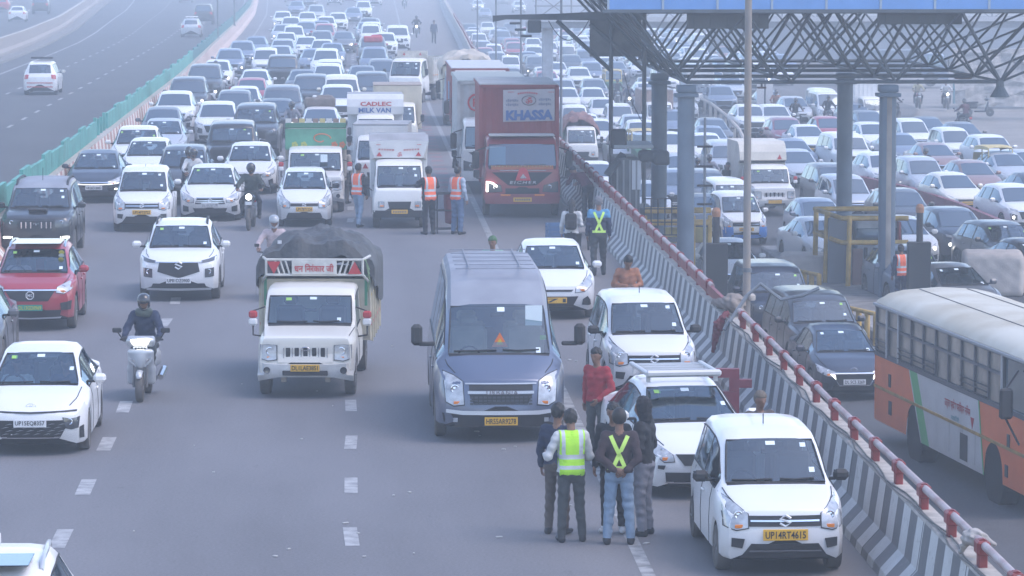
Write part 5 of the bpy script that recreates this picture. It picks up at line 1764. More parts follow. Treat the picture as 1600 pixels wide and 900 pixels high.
MB().grid(rows).build("stones", mat("rubble_stone", (.36, .34, .32), .9, noise=.5, nscale=2.5, bump=.5, bscale=6), o)
o = empty("tin_fence", (G(1505, 162, ZR)), 0, "pale teal tin sheet fence by the dusty verge", "fence")
q = MB()
q.grid([[(-.65 + .1 * k, .04 * (-1) ** k, 0) for k in range(14)], [(-.65 + .1 * k, .04 * (-1) ** k, 1.45) for k in range(14)]])
q.grid([[(-.65 + .1 * k, .04 * (-1) ** k + .02, 1.45) for k in range(14)], [(-.65 + .1 * k, .04 * (-1) ** k + .02, 0) for k in range(14)]])
q.build("sheet", mat("teal_tin", (.20, .36, .38), .6), o)
for x in (-.6, .6): MB().tube([(x, .1, 0), (x, .1, 1.5)], .04, 6).build("post", STEELP, o)
# divider rail on the toll road and the red water barriers
o = empty("divider_rail", (0, 0, 0), 0, "low beige divider rail curving between the queues of the toll road", "railing")
dp = [G(1060, 158, ZR), G(1085, 170, ZR), G(1110, 183, ZR), G(1135, 204, ZR), G(1155, 228, ZR), G(1165, 250, ZR)]
MB().tube([p + Vector((0, 0, .8)) for p in dp], .09, 6).build("top_rail", mat("divider_beige", (.42, .38, .33), .8), o)
for a, b_ in zip(dp, dp[1:]):
 for t in (0, .33, .66):
  p = a.lerp(b_, t)
  MB().box(p + Vector((0, 0, .4)), (.14, .14, .8), 0).build("post", mat("divider_beige", (.42, .38, .33), .8), o)
RW = mat("water_barrier_red", (.21, .035, .05), .55, noise=.35, nscale=3)
rp = [G(1320, 300, ZR), G(1350, 306, ZR), G(1425, 324, ZR), G(1500, 350, ZR), G(1575, 384, ZR), G(1640, 415, ZR)]
pts_ = []
for a, b_ in zip(rp, rp[1:]):
 n_ = max(1, int((b_ - a).length / 1.9))
 for k in range(n_): pts_.append((a.lerp(b_, k / n_), a.lerp(b_, (k + 1) / n_)))
protob = None
ordn = ["farthest", "second farthest", "third farthest", "fourth farthest", "fifth farthest", "sixth farthest", "seventh farthest", "eighth farthest", "ninth farthest", "tenth farthest", "eleventh farthest", "twelfth farthest", "third nearest", "second nearest"]
pm_ = MB().prism([(-.25, 0), (.25, 0), (.22, .25), (.10, .45), (.09, .95), (-.09, .95), (-.10, .45), (-.22, .25)], -.9, .9, 'y').mesh("barrier_body", RW)
em_ = MB()
for yy_ in (-.5, 0, .5):
 em_.prism([(yy_ - .14, .60), (yy_ + .14, .60), (yy_, .82)], -.105, -.098, 'x')
em_ = em_.mesh("white_arrow_mark", mat("mark_white_faded", (.45, .38, .38), .7))
for k, (a, b_) in enumerate(pts_):
 d = b_ - a
 o = empty("water_barrier", (a + b_) / 2, math.atan2(-d.x, d.y), f"red plastic water barrier dividing the toll road queues, {ordn[k] if k < 14 else 'nearest'} of the chain", "barrier", "red water barriers along the toll road")
 s_ = d.length / 1.85
 for nm, me in (("body", pm_), ("arrow_marks", em_)):
  c_ = link(nm, me, o); c_.scale = (1, s_, .8)
# ------------------------------------------------------------------ haze
hz = bpy.data.materials.new("haze")
hz.use_nodes = True
nt = hz.node_tree
for n in list(nt.nodes):
 if n.type != 'OUTPUT_MATERIAL': nt.nodes.remove(n)
pv = nt.nodes.new("ShaderNodeVolumePrincipled")
pv.inputs["Color"].default_value = (*HAZE_COLOR, 1)
pv.inputs["Density"].default_value = HAZE_DENSITY
pv.inputs["Anisotropy"].default_value = 0.0
nt.links.new(pv.outputs[0], next(n for n in nt.nodes if n.type == 'OUTPUT_MATERIAL').inputs["Volume"])
hb = MB().box((0, 337, 4.1), (300, 730, 15.2)).build("haze", hz)
hb["kind"] = "stuff"
hb["label"] = "pale blue smog hanging over the whole road"
# ------------------------------------------------------------------ goods vehicles, bus, rickshaw, two-wheelers
BOXW = mat("box_white", (.68, .68, .67), .6, dust=.4, noise=.12, nscale=2)
BOXC = mat("box_cream", (.60, .54, .42), .65, noise=.2, nscale=2)
BOXG = mat("box_roof_grey", (.36, .36, .37), .7, noise=.3, nscale=1.5)
BODYC = mat("cargo_body_cream", (.58, .53, .40), .7, noise=.3, nscale=3)
GRNP = mat("pattern_green", (.06, .25, .14), .6)
YELO = mat("pattern_yellow", (.55, .38, .08), .6)
REDT = mat("sign_red", (.42, .03, .035), .6)
BLUT = mat("sign_blue", (.04, .11, .30), .6)
TARP = mat("tarpaulin_grey", (.07, .074, .078), .7, noise=.45, nscale=3.5, bump=.9, bscale=9)
def tri(w=.26, h=.24, m=REDT):
 return MB().prism([(-w / 2, 0), (w / 2, 0), (0, h)], 0, -.012)
def tarp_mound(w, y0, y1, zb, zh, seed, drop=.35, n=38):
 """a sheet pulled over a load, sagging and creased, hanging over the sides"""
 r = random.Random(seed)
 ph = [r.uniform(0, 6) for _ in range(8)]
 rows = []
 for j in range(n + 1):
  v = j / n
  row = []
  for i in range(n + 9):
   u = -1.18 + 2.36 * i / (n + 8)
   uu = min(1, abs(u))
   env = (1 - uu ** 2.6) ** .7 * (math.sin(math.pi * min(1, .18 + v * .80)) ** .45)
   z = zb + zh * env
   x = u * w / 2
   cre = .035 * math.sin(9 * u + 7 * v + ph[0]) + .03 * math.sin(17 * v - 8 * u + ph[1]) + .02 * abs(math.sin(13 * (u + v) + ph[2])) - .04 * abs(math.sin(6 * u - 4 * v + ph[5])) + .022 * abs(math.sin(21 * u + 9 * v + ph[6])) - .02 * abs(math.sin(24 * v - 13 * u + ph[7]))
   z += cre * (1.1 if uu < .95 else .4)
   if abs(u) > 1:
    x = (w / 2 + .03 + .02 * math.sin(11 * v + ph[3])) * (1 if u > 0 else -1)
    z = zb - drop * (abs(u) - 1) / .18 * (1 + .35 * math.sin(5 * v + ph[4]))
   row.append((x, y0 + (y1 - y0) * v + .03 * math.sin(8 * u + ph[6]), z))
  if j == 0: rows.append([(a, b - .04, c - drop * .55 * (1 + .3 * math.sin(3 * a + ph[7]))) for a, b, c in row])
  rows.append(row)
  if j == n: rows.append([(a, b + .04, c - drop * .7) for a, b, c in row])
 return MB().grid(rows)
def chassis(root, y0, y1, w, wheels, r, z=.55):
 MB().box((0, (y0 + y1) / 2, z), (w * .5, y1 - y0, .18), 0).box((0, (y0 + y1) / 2, z + .14), (w * .92, y1 - y0 - .1, .08), 0).build("chassis", UNDER, root)
 ty, ri = wheel_parts(r, .22, False)
 tym, rim = ty.mesh('wheel', TYRE, 40), ri.mesh('rim', STEEL, 40)
 for yw in wheels:
  for sg in (1, -1):
   o = link('wheel', tym, root, (sg * (w / 2 - .17), yw, r))
   link('rim', rim, o, None, None if sg > 0 else (0, 0, math.pi))
  MB().tube([(-w / 2 + .2, yw, r), (w / 2 - .2, yw, r)], .07, 8).build("axle", UNDER, root)
def pickup(pos, rz, label, cargo, group=None, plate=None, colour='dusty white', near=True, name='pickup_truck'):
 root, lf = spawn('pickup cab', colour, pos, rz, near, None, '', label, 'pickup truck', name, group, hide=('grille', 'bumper'))
 L = 2.55
 yb = L / 2 + .06
 t0 = lf.front_t(0, .78) - L / 2
 # upright slot grille and the wide bumper
 g = lf.strip([(-.47, .91), (.47, .91)], [(-.47, .63), (.47, .63)], False, .0, 6, 2)
 go = g.build('grille', PAINTS[colour], root)
 q = MB()
 for k in range(5):
  q.box((-.30 + .15 * k, t0 - .016, .77), (.075, .012, .22), 0, .005)
 q.build('grille_slots', TRIM, go)
 q = MB()
 for k in range(6):
  q.box((-.375 + .15 * k, t0 - .02, .77), (.012, .012, .22), 0, .003)
 q.build('slot_rims', CHROME, go)
 badge_ring(.13, .06, .01).build('badge', CHROME, go, loc=(0, t0 - .03, .86))
 bp = lf.strip([(-.84, .62), (-.4, .60), (.4, .60), (.84, .62)], [(-.82, .30), (-.45, .38), (.45, .38), (.82, .30)], False, .06, 10, 3)
 bo = bp.build('bumper', mat("bumper_white_scuffed", (.66, .66, .64), .6, noise=.25, nscale=5, dust=.7), root, smooth=40)
 yv = lf.front_t(0, .5) - L / 2 - .075
 MB().box((0, yv - .002, .455), (.78, .02, .085), 0, .02).build('bumper_slot', TRIM, bo)
 for sg in (1, -1):
  M = Matrix.Translation((sg * .66, lf.front_t(.66, .5) - L / 2 - .085, .50)) @ Matrix.Rotation(math.pi / 2, 4, 'X')
  MB().lathe([(.06, -.02), (.06, .012), (.045, .004), (0, .0)], 12, 0, M).build('fog_lamp', TRIM if sg > 0 else LAMPD, bo)
  MB().box((sg * .38, yv + .2, .33), (.09, .12, .10), 0, .01).build('tow_bracket', mat("bracket_beige", (.35, .30, .24), .7), root)
  q = MB()
  x = sg * 1.0
  yy_ = .18 - L / 2 + 1.0
  q.box((x, yy_, 1.34), (.15, .08, .13), 1, .03).box((x, yy_, 1.21), (.15, .08, .13), 0, .03)
  q.tube([(x, yy_, 1.14), (x, yy_, .98), (sg * .84, yy_ + .05, .95)], .016, 6, 2)
  q.tube([(x, yy_, 1.40), (sg * .8, yy_ + .12, 1.46)], .014, 6, 2)
  q.build('door_mirror', [PAINTS['white'], REDT, TRIM], root)
 if plate:
  mb, c = number_plate(lf, .545, plate, PLY, .50, .12, proud=.10)
  po = mb.build('number_plate', PLY, root)
  if len(plate) > 1: text_mb(plate, width=.45, height=.08, bold=.015).build('plate_lettering', INK, po, loc=c)
 chassis(root, L / 2 - .1, L / 2 + 2.75, 1.75, (L / 2 + 1.65,), .36, .62)
 cargo(root, yb, lf)
 return root
def cargo_hero(root, yb, lf):
 W, Ln = 1.92, 2.75
 # painted drop sides
 q = MB()
 for sg in (1, -1):
  q.box((sg * W / 2, yb + Ln / 2, 1.30), (.06, Ln, 1.15), 0, .01)
  for k in range(5): q.box((sg * (W / 2 + .045), yb + .1 + k * (Ln - .2) / 4, 1.28), (.04, .06, 1.15), 0)
 q.box((0, yb + Ln, 1.28), (W, .06, 1.1), 0).box((0, yb + Ln / 2, .80), (W, Ln, .08), 0)
 q.box((0, yb + .03, 1.28), (W, .06, 1.1), 0)
 body = q.build('cargo_body', BODYC, root)
 q = MB()
 for sg in (1, -1):
  for k in range(7):
   q.lathe([(.06, 0), (.06, .012), (0, .012)], 8, k % 3 != 1, Matrix.Translation((sg * (W / 2 + .032), yb + .14 + .07 * (k % 2), .82 + k * .15)) @ Matrix.Rotation(sg * math.pi / 2, 4, 'Y'))
  q.box((sg * (W / 2 + .034), yb + Ln / 2, 1.02), (.012, Ln - .1, .05), 2).box((sg * (W / 2 + .034), yb + Ln / 2, 1.55), (.012, Ln - .1, .05), 0)
 q.box((-.90, yb - .002, 1.75), (.05, .012, .8), 1).box((.90, yb - .002, 1.75), (.05, .012, .8), 1)
 q.build('painted_motif', [YELO, GRNP, REDT], body)
 # headboard frame over the cab
 FR = mat("headboard_white", (.60, .59, .54), .6, noise=.25)
 q = MB()
 for z in (1.93, 2.20): q.tube([(-.86, yb - .30, z), (.86, yb - .30, z)], .024, 6)
 for sg in (1, -1):
  q.tube([(sg * .86, yb - .30, 2.20), (sg * .97, yb + .05, 2.24)], .024, 6).tube([(sg * .86, yb - .3, 1.93), (sg * .97, yb + .05, 1.75)], .024, 6)
  q.tube([(sg * .86, yb - .3, 1.93), (sg * .86, yb - .3, 2.2)], .024, 6)
  for k in range(3): q.tube([(sg * (.44 + .09 * k), yb - .30, 1.94), (sg * (.52 + .09 * k), yb - .30, 2.19)], .019, 5)
 hb_ = q.build('headboard_frame', FR, root)
 MB().box((0, yb - .345, 2.065), (.80, .03, .245), 0, .006).build('name_board', FR, hb_)
 text_mb("धन िनरंकार जी", width=.70, height=.15, bold=.02).build('board_lettering', REDT, hb_, loc=(0, yb - .366, 2.06))
 for sg in (1, -1):
  t_ = tri(.24, .22) if sg > 0 else MB().prism([(-.12, .22), (.12, .22), (0, 0)], 0, -.012)
  t_.build('warning_triangle', REDT, hb_, loc=(sg * .72, yb - .34, 1.95))
 tarp_mound(2.08, yb - .06, yb + Ln + .1, 2.10, .54, 5, .62).build('tarpaulin', TARP, root, smooth=70)
 MB().box((-.66, yb + .22, 2.47), (.07, .02, .06), 0).build('tarp_tag', PLW, root)
 for sg in (1,):
  q = MB()
  for k in range(3): q.tube([(.9, yb - .28 + .06 * k, 2.2), (.97, yb - .05, 2.0 - .1 * k), (.93, yb, 1.6)], .012, 5)
  q.build('rope', mat("rope_green_white", (.25, .36, .20), .9), root)
def cargo_green(root, yb, lf):
 W, Ln = 1.80, 2.5
 q = MB()
 q.box((0, yb + Ln / 2, 1.25), (W, Ln, 1.0), 0, .03)
 q.box((0, yb + Ln / 2, 2.0), (W * .96, Ln, .5), 0, .05)
 q.build('cargo_body', mat("canvas_beige", (.42, .37, .31), .9, noise=.25, nscale=3, bump=.4, bscale=5), root)
 g = mat("headboard_green", (.10, .32, .20), .65, noise=.35, nscale=2.5)
 q = MB().box((0, yb - .18, 2.0), (W, .10, .62), 0, .02)
 ho = q.build('headboard', g, root)
 MB().box((0, yb - .14, 2.40), (W * 1.0, .2, .16), 0, .03).build('headboard_cap', mat("headboard_dark_green", (.05, .18, .11), .7), ho)
 q = MB()
 for k in range(9): q.box((-.8 + k * .2, yb - .22, 2.55), (.17, .03, .12), k % 3)
 q.build('painted_band', [mat("band_white", (.55, .55, .52), .6), mat("band_brown", (.25, .17, .13), .7), mat("band_yellow", (.5, .42, .16), .6)], ho)
 # painted scroll and flowers
 PO_, PL_ = mat("paint_orange_red", (.50, .15, .06), .6), mat("paint_lime", (.42, .45, .10), .6)
 MB().tube([(.15 + .30 * math.cos(t) * (1 - t / 9), yb - .235, 2.02 + .16 * math.sin(t) * (1 - t / 12)) for t in np.linspace(0, 5.5, 22)], .02, 5, 0).build('painted_scroll', PO_, ho)
 for x in (-.62, -.35, .55, .78):
  q = MB()
  for k in range(5): q.lathe([(.045, 0), (.045, .01), (0, .01)], 6, 0, Matrix.Translation((x + .055 * math.cos(k * 1.257), yb - .232, 1.84 + .055 * math.sin(k * 1.257))) @ Matrix.Rotation(math.pi / 2, 4, 'X'))
  q.build('painted_flower', PL_ if x < 0 else PO_, ho)
 MB().box((.2, -.12 - .0, 1.50), (.20, .004, .22), 0).build('paper_notice', STICK, root, loc=(.05, -.10, .02))
def cargo_curve_top(root, yb, lf):
 W, Ln = 1.78, 2.5
 q = MB()
 prof_ = [(yb - .25, 1.95), (yb - .18, 2.25), (yb + .05, 2.52), (yb + .3, 2.62), (yb + Ln, 2.62), (yb + Ln, .9), (yb + .02, .9), (yb + .02, 1.85)]
 q.prism(prof_, -W / 2, W / 2, 'x')
 q.build('box_body', mat("box_cream_white", (.60, .56, .48), .65, noise=.2, nscale=1.6, dust=.3), root)
 for sg in (1, -1): tri(.17, .18).build('warning_triangle', REDT, root, loc=(sg * .62, yb - .262, 1.98))
 MB().box((0, yb - .05, 1.88), (W * .95, .2, .08), 0).build('shadow_gap', TRIM, root)  # black strip stands in for the shade under the box overhang
def mini_truck(pos, rz, label, body, group=None, plate=None, colour='dusty white', near=True, name='mini_truck', scale=1.0, hide=()):
 root, lf = spawn('mini truck cab', colour, pos, rz, near, None, '', label, 'small truck', name, group, hide=hide)
 root.scale = (scale,) * 3
 L = 1.55
 if plate:
  mb, c = number_plate(lf, .47, plate, PLY, .44, .11, proud=.08)
  po = mb.build('number_plate', PLY, root)
  q = MB()
  for k in range(8): q.box((c[0] - .17 + .048 * k, c[1] + .003, c[2]), (.03, .004, .06), 0)
  q.build('plate_characters', mat("faded_plate_ink", (.16, .15, .13), .7), po)
 chassis(root, L / 2 - .05, L / 2 + 2.3, 1.5, (L / 2 + 1.45,), .27, .5)
 for sg in (1, -1):
  q = MB()
  q.box((sg * .90, -.45, 1.28), (.14, .06, .26), 0, .03).tube([(sg * .90, -.43, 1.15), (sg * .74, -.40, 1.02)], .013, 5)
  q.build('door_mirror', TRIM, root)
 body(root, L / 2 + .06)
 return root
def plain_box(W=1.62, Ln=2.25, z0=.75, z1=2.42, m=None, over=.12, front=None, roof=None, text=None):
 m = m or BOXW
 def f(root, yb):
  q = MB().box((0, yb + Ln / 2, (z0 + z1) / 2), (W, Ln, z1 - z0), 0, .02)
  for k in range(7): q.box((-W / 2 + .12 + k * (W - .24) / 6, yb - .012, (z0 + z1) / 2), (.06, .03, z1 - z0 - .1), 0)
  q.build('box_body', m, root)
  MB().box((0, yb + Ln / 2, z1 + .022), (W + .02, Ln + .02, .045), 0, .015).build('box_roof', roof or BOXG, root)
  if front: front(root, yb, W, z1)
 return f
def front_om(root, yb, W, z1):
 q = MB()
 top = [(-W / 2 - .03, yb - .40, z1 + .10), (W / 2 + .03, yb - .40, z1 + .10)]
 q.grid([[(-W / 2 - .03, yb - .40, z1 - .06), (0, yb - .42, z1 - .02), (W / 2 + .03, yb - .40, z1 - .06)], [(-W / 2 + .12, yb - .34, z1 - .52), (0, yb - .36, z1 - .52), (W / 2 - .12, yb - .34, z1 - .52)]], 0)
 q.grid([[(-W / 2 - .03, yb - .40, z1 - .06), (0, yb - .42, z1 - .02), (W / 2 + .03, yb - .40, z1 - .06)], [(-W / 2 - .03, yb + .05, z1 + .10), (0, yb + .05, z1 + .14), (W / 2 + .03, yb + .05, z1 + .10)]], 1)
 q.grid([[(-W / 2 + .12, yb - .34, z1 - .52), (W / 2 - .12, yb - .34, z1 - .52)], [(-W / 2 + .12, yb, z1 - .56), (W / 2 - .12, yb, z1 - .56)]], 0)
 for sg in (1, -1):
  q.add([(sg * (W / 2 + .03), yb - .40, z1 - .06), (sg * (W / 2 + .03), yb + .05, z1 + .10), (sg * (W / 2 - .02), yb + .05, z1 - .6), (sg * (W / 2 - .12), yb - .34, z1 - .52)], [(0, 1, 2, 3)], 0)
 ho = q.build('headboard', [BOXW, BOXG], root)
 text_mb("ॐ", height=.13, bold=.01).build('board_lettering', REDT, ho, loc=(.02, yb - .405, z1 - .42))
 q = MB()
 for sg in (1, -1):
  x = .16
  while x < .58:
   w_ = .035 + .02 * ((x * 37) % 1)
   q.box((sg * x, yb - .412, z1 - .30 + .05 * (x - .16)), (w_, .008, .045), 0)
   q.box((sg * x + .01, yb - .412, z1 - .285 + .05 * (x - .16)), (.05, .008, .010), 0)
   x += .075
  q.box((sg * .56, yb - .412, z1 - .15), (.12, .008, .02), 0)
 q.build('painted_script', mat("script_faded_red", (.50, .18, .18), .7), ho)
 for sg in (1, -1): tri(.16, .12).build('warning_triangle', REDT, ho, loc=(sg * .54, yb - .385, z1 - .47))
def front_milk(root, yb, W, z1):
 q = MB()
 prof_ = [(yb - .22, z1 - .62), (yb - .26, z1 - .35), (yb - .20, z1 - .10), (yb - .08, z1 + .05), (yb + .3, z1 + .06), (yb + .3, z1 - .62)]
 q.prism(prof_, -W / 2 - .02, W / 2 + .02, 'x')
 ho = q.build('headboard', BOXW, root)
 t1 = text_mb("CADLEC", width=1.08, height=.15, bold=.03)
 t1.build('board_lettering', REDT, ho, loc=(.02, yb - .262, z1 - .255), rot=(-.05, 0, 0))
 t2 = text_mb("MILK VAN", width=1.12, height=.17, bold=.03)
 t2.build('board_lettering', BLUT, ho, loc=(-.02, yb - .268, z1 - .475), rot=(.08, 0, 0))
def lorry(pos, rz, label, body, colour='truck red', plate=True, near=True, group=None, lit=None, width=1.0, extra=None):
 root, lf = spawn('lorry cab', colour, pos, rz, near, None, '', label, 'lorry', 'container_lorry' if body == 'box' else 'lorry', group)
 root.scale = (width, 1, 1)
 L = 1.95
 for sg in (1, -1):
  q = MB()
  q.box((sg * 1.32, -L / 2 + .02, 1.66), (.20, .10, .50), 0, .04).box((sg * 1.30, -L / 2 + .02, 1.27), (.17, .10, .22), 0, .03)
  q.tube([(sg * 1.32, -L / 2 + .05, 1.92), (sg * 1.05, -L / 2 + .15, 2.0)], .02, 5).tube([(sg * 1.30, -L / 2 + .05, 1.14), (sg * 1.08, -L / 2 + .1, 1.14)], .02, 5)
  q.build('door_mirror', TRIM, root)
 if plate:
  mb, c = number_plate(lf, .54, None, PLY, .52, .12, proud=.10)
  po = mb.build('number_plate', PLY, root)
  q = MB()
  for k in range(9): q.box((c[0] - .2 + .05 * k, c[1] + .003, c[2]), (.032, .004, .06), 0)
  q.build('plate_characters', mat("faded_plate_ink", (.16, .15, .13), .7), po)
 if lit:
  sg = lit
  q = MB()
  t = lambda y, z: lf.front_t(y, z) - L / 2 - .05
  pts = [(sg * 1.0, .76), (sg * 1.0, 1.04), (sg * .84, 1.0), (sg * .72, .90)]
  q.tube([(y, t(y, z), z) for y, z in pts], .028, 6)
  q.build('lit_running_lamp', LIT, root)
 return root, lf
def container(root, yb, Ln, W, z0, z1, m, roof, name='container', ribs=True):
 q = MB()
 n = int(Ln / .14)
 for sg in (1, -1):
  q.grid([[(sg * (W / 2 - (.028 if k % 2 else 0)), yb + Ln * k / n, z0), (sg * (W / 2 - (.028 if k % 2 else 0)), yb + Ln * k / n, z1)] for k in range(n + 1)])
 nf = int(W / .15)
 q.grid([[(-W / 2 + W * k / nf, yb + (.028 if k % 2 else 0), z0), (-W / 2 + W * k / nf, yb + (.028 if k % 2 else 0), z1)] for k in range(nf + 1)])
 q.box((0, yb + Ln, (z0 + z1) / 2), (W, .04, z1 - z0), 0).box((0, yb + Ln / 2, z0), (W - .06, Ln, .1), 0)
 for sg in (1, -1):
  q.box((sg * W / 2, yb, (z0 + z1) / 2), (.10, .10, z1 - z0 + .02), 0).box((sg * W / 2, yb + Ln / 2, z1), (.08, Ln, .08), 0).box((sg * W / 2, yb + Ln / 2, z0), (.08, Ln, .1), 0)
 q.box((0, yb, z1), (W, .10, .08), 0)
 co = q.build(name, m, root)
 MB().box((0, yb + Ln / 2, z1 + .045), (W + .06, Ln + .08, .05), 0, .015).build('container_roof', roof, co)
 return co
def bus(pos, rz, label):
 """city bus: orange sides with a slanted green and white panel; local front faces -y, seen on its -x side"""
 root = empty('bus', pos, rz, label, 'bus')
 L, W, Hh = 10.6, 2.5, 3.12
 ORG = mat("bus_orange", (.80, .19, .05), .5, dust=.45, noise=.15, nscale=1.2)
 WHT = mat("bus_white", (.62, .62, .60), .55, dust=.8, noise=.15, nscale=1.5)
 GRN = mat("bus_green", (.10, .42, .14), .5, dust=.4)
 ROF = mat("bus_roof", (.55, .53, .45), .7, noise=.3, nscale=.7, col2=(.40, .36, .27))
 GRY = mat("bus_window_frame", (.10, .10, .105), .6)
 zs, zb, zt = .42, 1.78, 2.80
 # wheel positions: rear axle L/2-3.1, front axle -L/2+2.1
 yr, yf = L / 2 - 3.1, -L / 2 + 2.05
 ra = .60
 def side_panel(x, mats):
  q = MB()
  ysn = sorted(set(np.round(np.concatenate([np.arange(-L / 2, L / 2 + .01, .25), np.linspace(yr - ra, yr + ra, 13), np.linspace(yf - ra, yf + ra, 13)]), 3).tolist()))
  rows = []
  for y in ysn:
   zl = zs
   for yw in (yr, yf):
    if abs(y - yw) < ra: zl = max(zl, .50 + math.sqrt(ra * ra - (y - yw) ** 2))
   rows.append([(x, y, zl), (x, y, max(zl + .02, 1.12)), (x, y, zb)])
  q.grid(rows)
  return q
 body = MB()
 for sg in (1, -1): body.merge(side_panel(sg * W / 2, None))
 body.box((0, L / 2 - .03, (zs + zb) / 2), (W, .06, zb - zs), 0, .02)
 body.box((0, -L / 2 + .03, (zs + zb) / 2 - .1), (W, .06, zb - zs - .2), 0, .02)
 bo = body.build('body', ORG, root)
 MB().box((0, 0, .95), (W - .7, L - .2, .5), 0).build('floor', UNDER, root)
 # wheel arch liners
 for yw in (yr, yf):
  for sg in (1, -1):
   MB().lathe([(ra, -.35), (ra, -.02)], 16, 0, Matrix.Translation((sg * (W / 2), yw, .5)) @ Matrix.Rotation(sg * math.pi / 2, 4, 'Y')).build('wheel_arch', UNDER, root)
 # roof: rounded section lofted with rounded ends
 sec = [(-W / 2, zt), (-W / 2 - .03, zt + .04), (-W / 2 + .03, zt + .13), (-W / 2 + .20, zt + .235), (-W / 2 + .5, zt + .30), (0, Hh + .03), (W / 2 - .5, zt + .30), (W / 2 - .2, zt + .235), (W / 2 - .03, zt + .13), (W / 2 + .03, zt + .04), (W / 2, zt)]
 rows = []
 for y, s_ in ((-L / 2 - .02, .25), (-L / 2 + .08, .7), (-L / 2 + .3, 1), *[(y, 1) for y in np.linspace(-L / 2 + 1.5, L / 2 - 1.2, 7)], (L / 2 - .35, 1), (L / 2 - .10, .72), (L / 2 + .02, .25)):
  rows.append([(x * (1 if s_ == 1 else .985), y, zt + (z - zt) * s_) for x, z in sec])
 rf = MB().grid(rows).add(rows[0], [tuple(range(len(sec)))]).add(rows[-1], [tuple(range(len(sec)))])
 ro = rf.build('roof', ROF, root, smooth=50)
 q = MB()
 for x in (-.45, .55): q.box((x, 0, zt + .322 if abs(x) > .5 else zt + .327), (.02, L - 1.0, .012), 0)
 q.build('roof_seam', mat("seam_dark", (.15, .14, .13), .8), ro)
 for sg in (1, -1): MB().box((sg * (W / 2 + .035), 0, zt - .0), (.05, L - .1, .06), 0, .01).build('drip_rail', mat("drip_grey", (.30, .31, .32), .6), ro)
 # window band
 for sg in (1, -1):
  q = MB()
  x = sg * (W / 2 - .02)
  wy = np.linspace(L / 2 - .12, -L / 2 + 1.55, 11)
  for k, y in enumerate(wy): q.box((x, y, (zb + zt) / 2), (.06, .085 if k not in (1, 2) else .12, zt - zb), 0)
  q.box((x, 0, zb + .03), (.07, L - .1, .06), 0).box((x, 0, zt - .03), (.07, L - .1, .06), 0)
  q.box((x, (wy[0] + wy[-1]) / 2, zb + .62), (.065, wy[0] - wy[-1], .05), 0)
  q.box((x, -L / 2 + .06, (zb + zt) / 2), (.07, .12, zt - zb), 0)
  wo = q.build('window_frame', GRY, root)
  for k in range(len(wy) - 1):
   yc, wl = (wy[k] + wy[k + 1]) / 2, abs(wy[k] - wy[k + 1]) - .09
   MB().box((x - sg * .012, yc, zb + .335), (.008, wl, .53), 0).box((x - sg * .012, yc, zb + .82), (.008, wl, .33), 0).build('pane', mat("bus_glass", (.14, .135, .115), .10, spec=.6, noise=.5, nscale=1.1, col2=(.36, .32, .26)), wo)
  MB().box((x - sg * .01, -L / 2 + .85, zb + .5), (.008, 1.2, .95), 0).build('driver_window', DGLASS, wo)
  q = MB()
  for k in (0, 2, 3, 4, 7, 8):
   if k >= len(wy) - 1: continue
   for z in (.10, .20, .30): q.tube([(x + sg * .045, wy[k], zb + z), (x + sg * .045, wy[k + 1], zb + z)], .014, 5)
  q.build('guard_bars', TRIM, wo)
  q = MB()
  for y in (wy[1], wy[2], wy[-1] - .03): q.box((x + sg * .04, y, (zb + zt) / 2), (.03, .05, zt - zb), 0)
  q.build('door_pillar', mat("pillar_pale", (.50, .50, .50), .5), wo)
 # seats seen through the panes as a dark mass, ceiling liner
 q = MB()
 for k in range(8):
  for xx in (-.75, .75): q.box((xx, L / 2 - 1.0 - k * 1.05, 1.75), (.9, .14, .8), 0, .05)
 q.build('seats', mat("bus_seats", (.12, .09, .08), .8), root)
 MB().box((0, L / 2 - .02, (zb + zt) / 2), (W - .04, .04, zt - zb), 0).build('rear_panel', ORG, root)
 MB().box((0, -L / 2 + .02, (zb + zt) / 2 - .1), (W - .2, .03, zt - zb + .3), 0).build('windscreen', DGLASS, root)
 # livery on the visible side (x = -W/2)
 x = -W / 2 - .004
 def pan(poly, m, nm, dx=0.0):
  MB().prism(poly, x - dx, x - dx - .004, 'x').build(nm, m, bo)
 def pan_arch(y0, y1, z0, z1, m, nm, dx, sl=0.0):
  """a panel with the wheel arch left open; sl slants the ends"""
  st = sorted(set([y0, y1] + [y for y in np.linspace(yf - ra, yf + ra, 13) if y1 <= y <= y0] + [y for y in np.linspace(yr - ra, yr + ra, 13) if y1 <= y <= y0]), reverse=True)
  rows = []
  for y in st:
   zl = z0
   for yw in (yr, yf):
    if abs(y - yw) < ra: zl = max(zl, .50 + math.sqrt(max(0, ra * ra - (y - yw) ** 2)) + .01)
   f = lambda z: y - sl * (z1 - z)
   rows.append([(x - dx, f(z1), z1), (x - dx, y - sl * (z1 - zl), zl)])
  MB().grid(rows).build(nm, m, bo)
 ya = L / 2 - 2.75
 pan([(ya, zb - .02), (ya - .55, zb - .02), (ya - 1.5, zs), (ya - .95, zs)], GRN, 'green_stripe', .002)
 pan([(ya + .06, zb - .02), (ya, zb - .02), (ya - .95, zs), (ya - .89, zs)], WHT, 'white_stripe', .003)
 pan([(ya - .55, zb - .02), (yf + 1.0, zb - .02), (yf + .62, zs), (ya - 1.5, zs)], WHT, 'white_panel', .002)
 pan([(yf + 1.0, zb - .02), (yf + .94, zb - .02), (yf + .56, zs), (yf + .62, zs)], GRN, 'thin_green_stripe', .003)
 MB().box((x - .012, 0, 1.12), (.02, L - .1, .06), 0, .004).build('rub_rail', mat("rub_rail_yellow", (.48, .30, .08), .6, noise=.4), bo)
 MB().box((x - .010, 0, zb - .01), (.016, L - .1, .03), 0).build('waist_rail', GRY, bo)
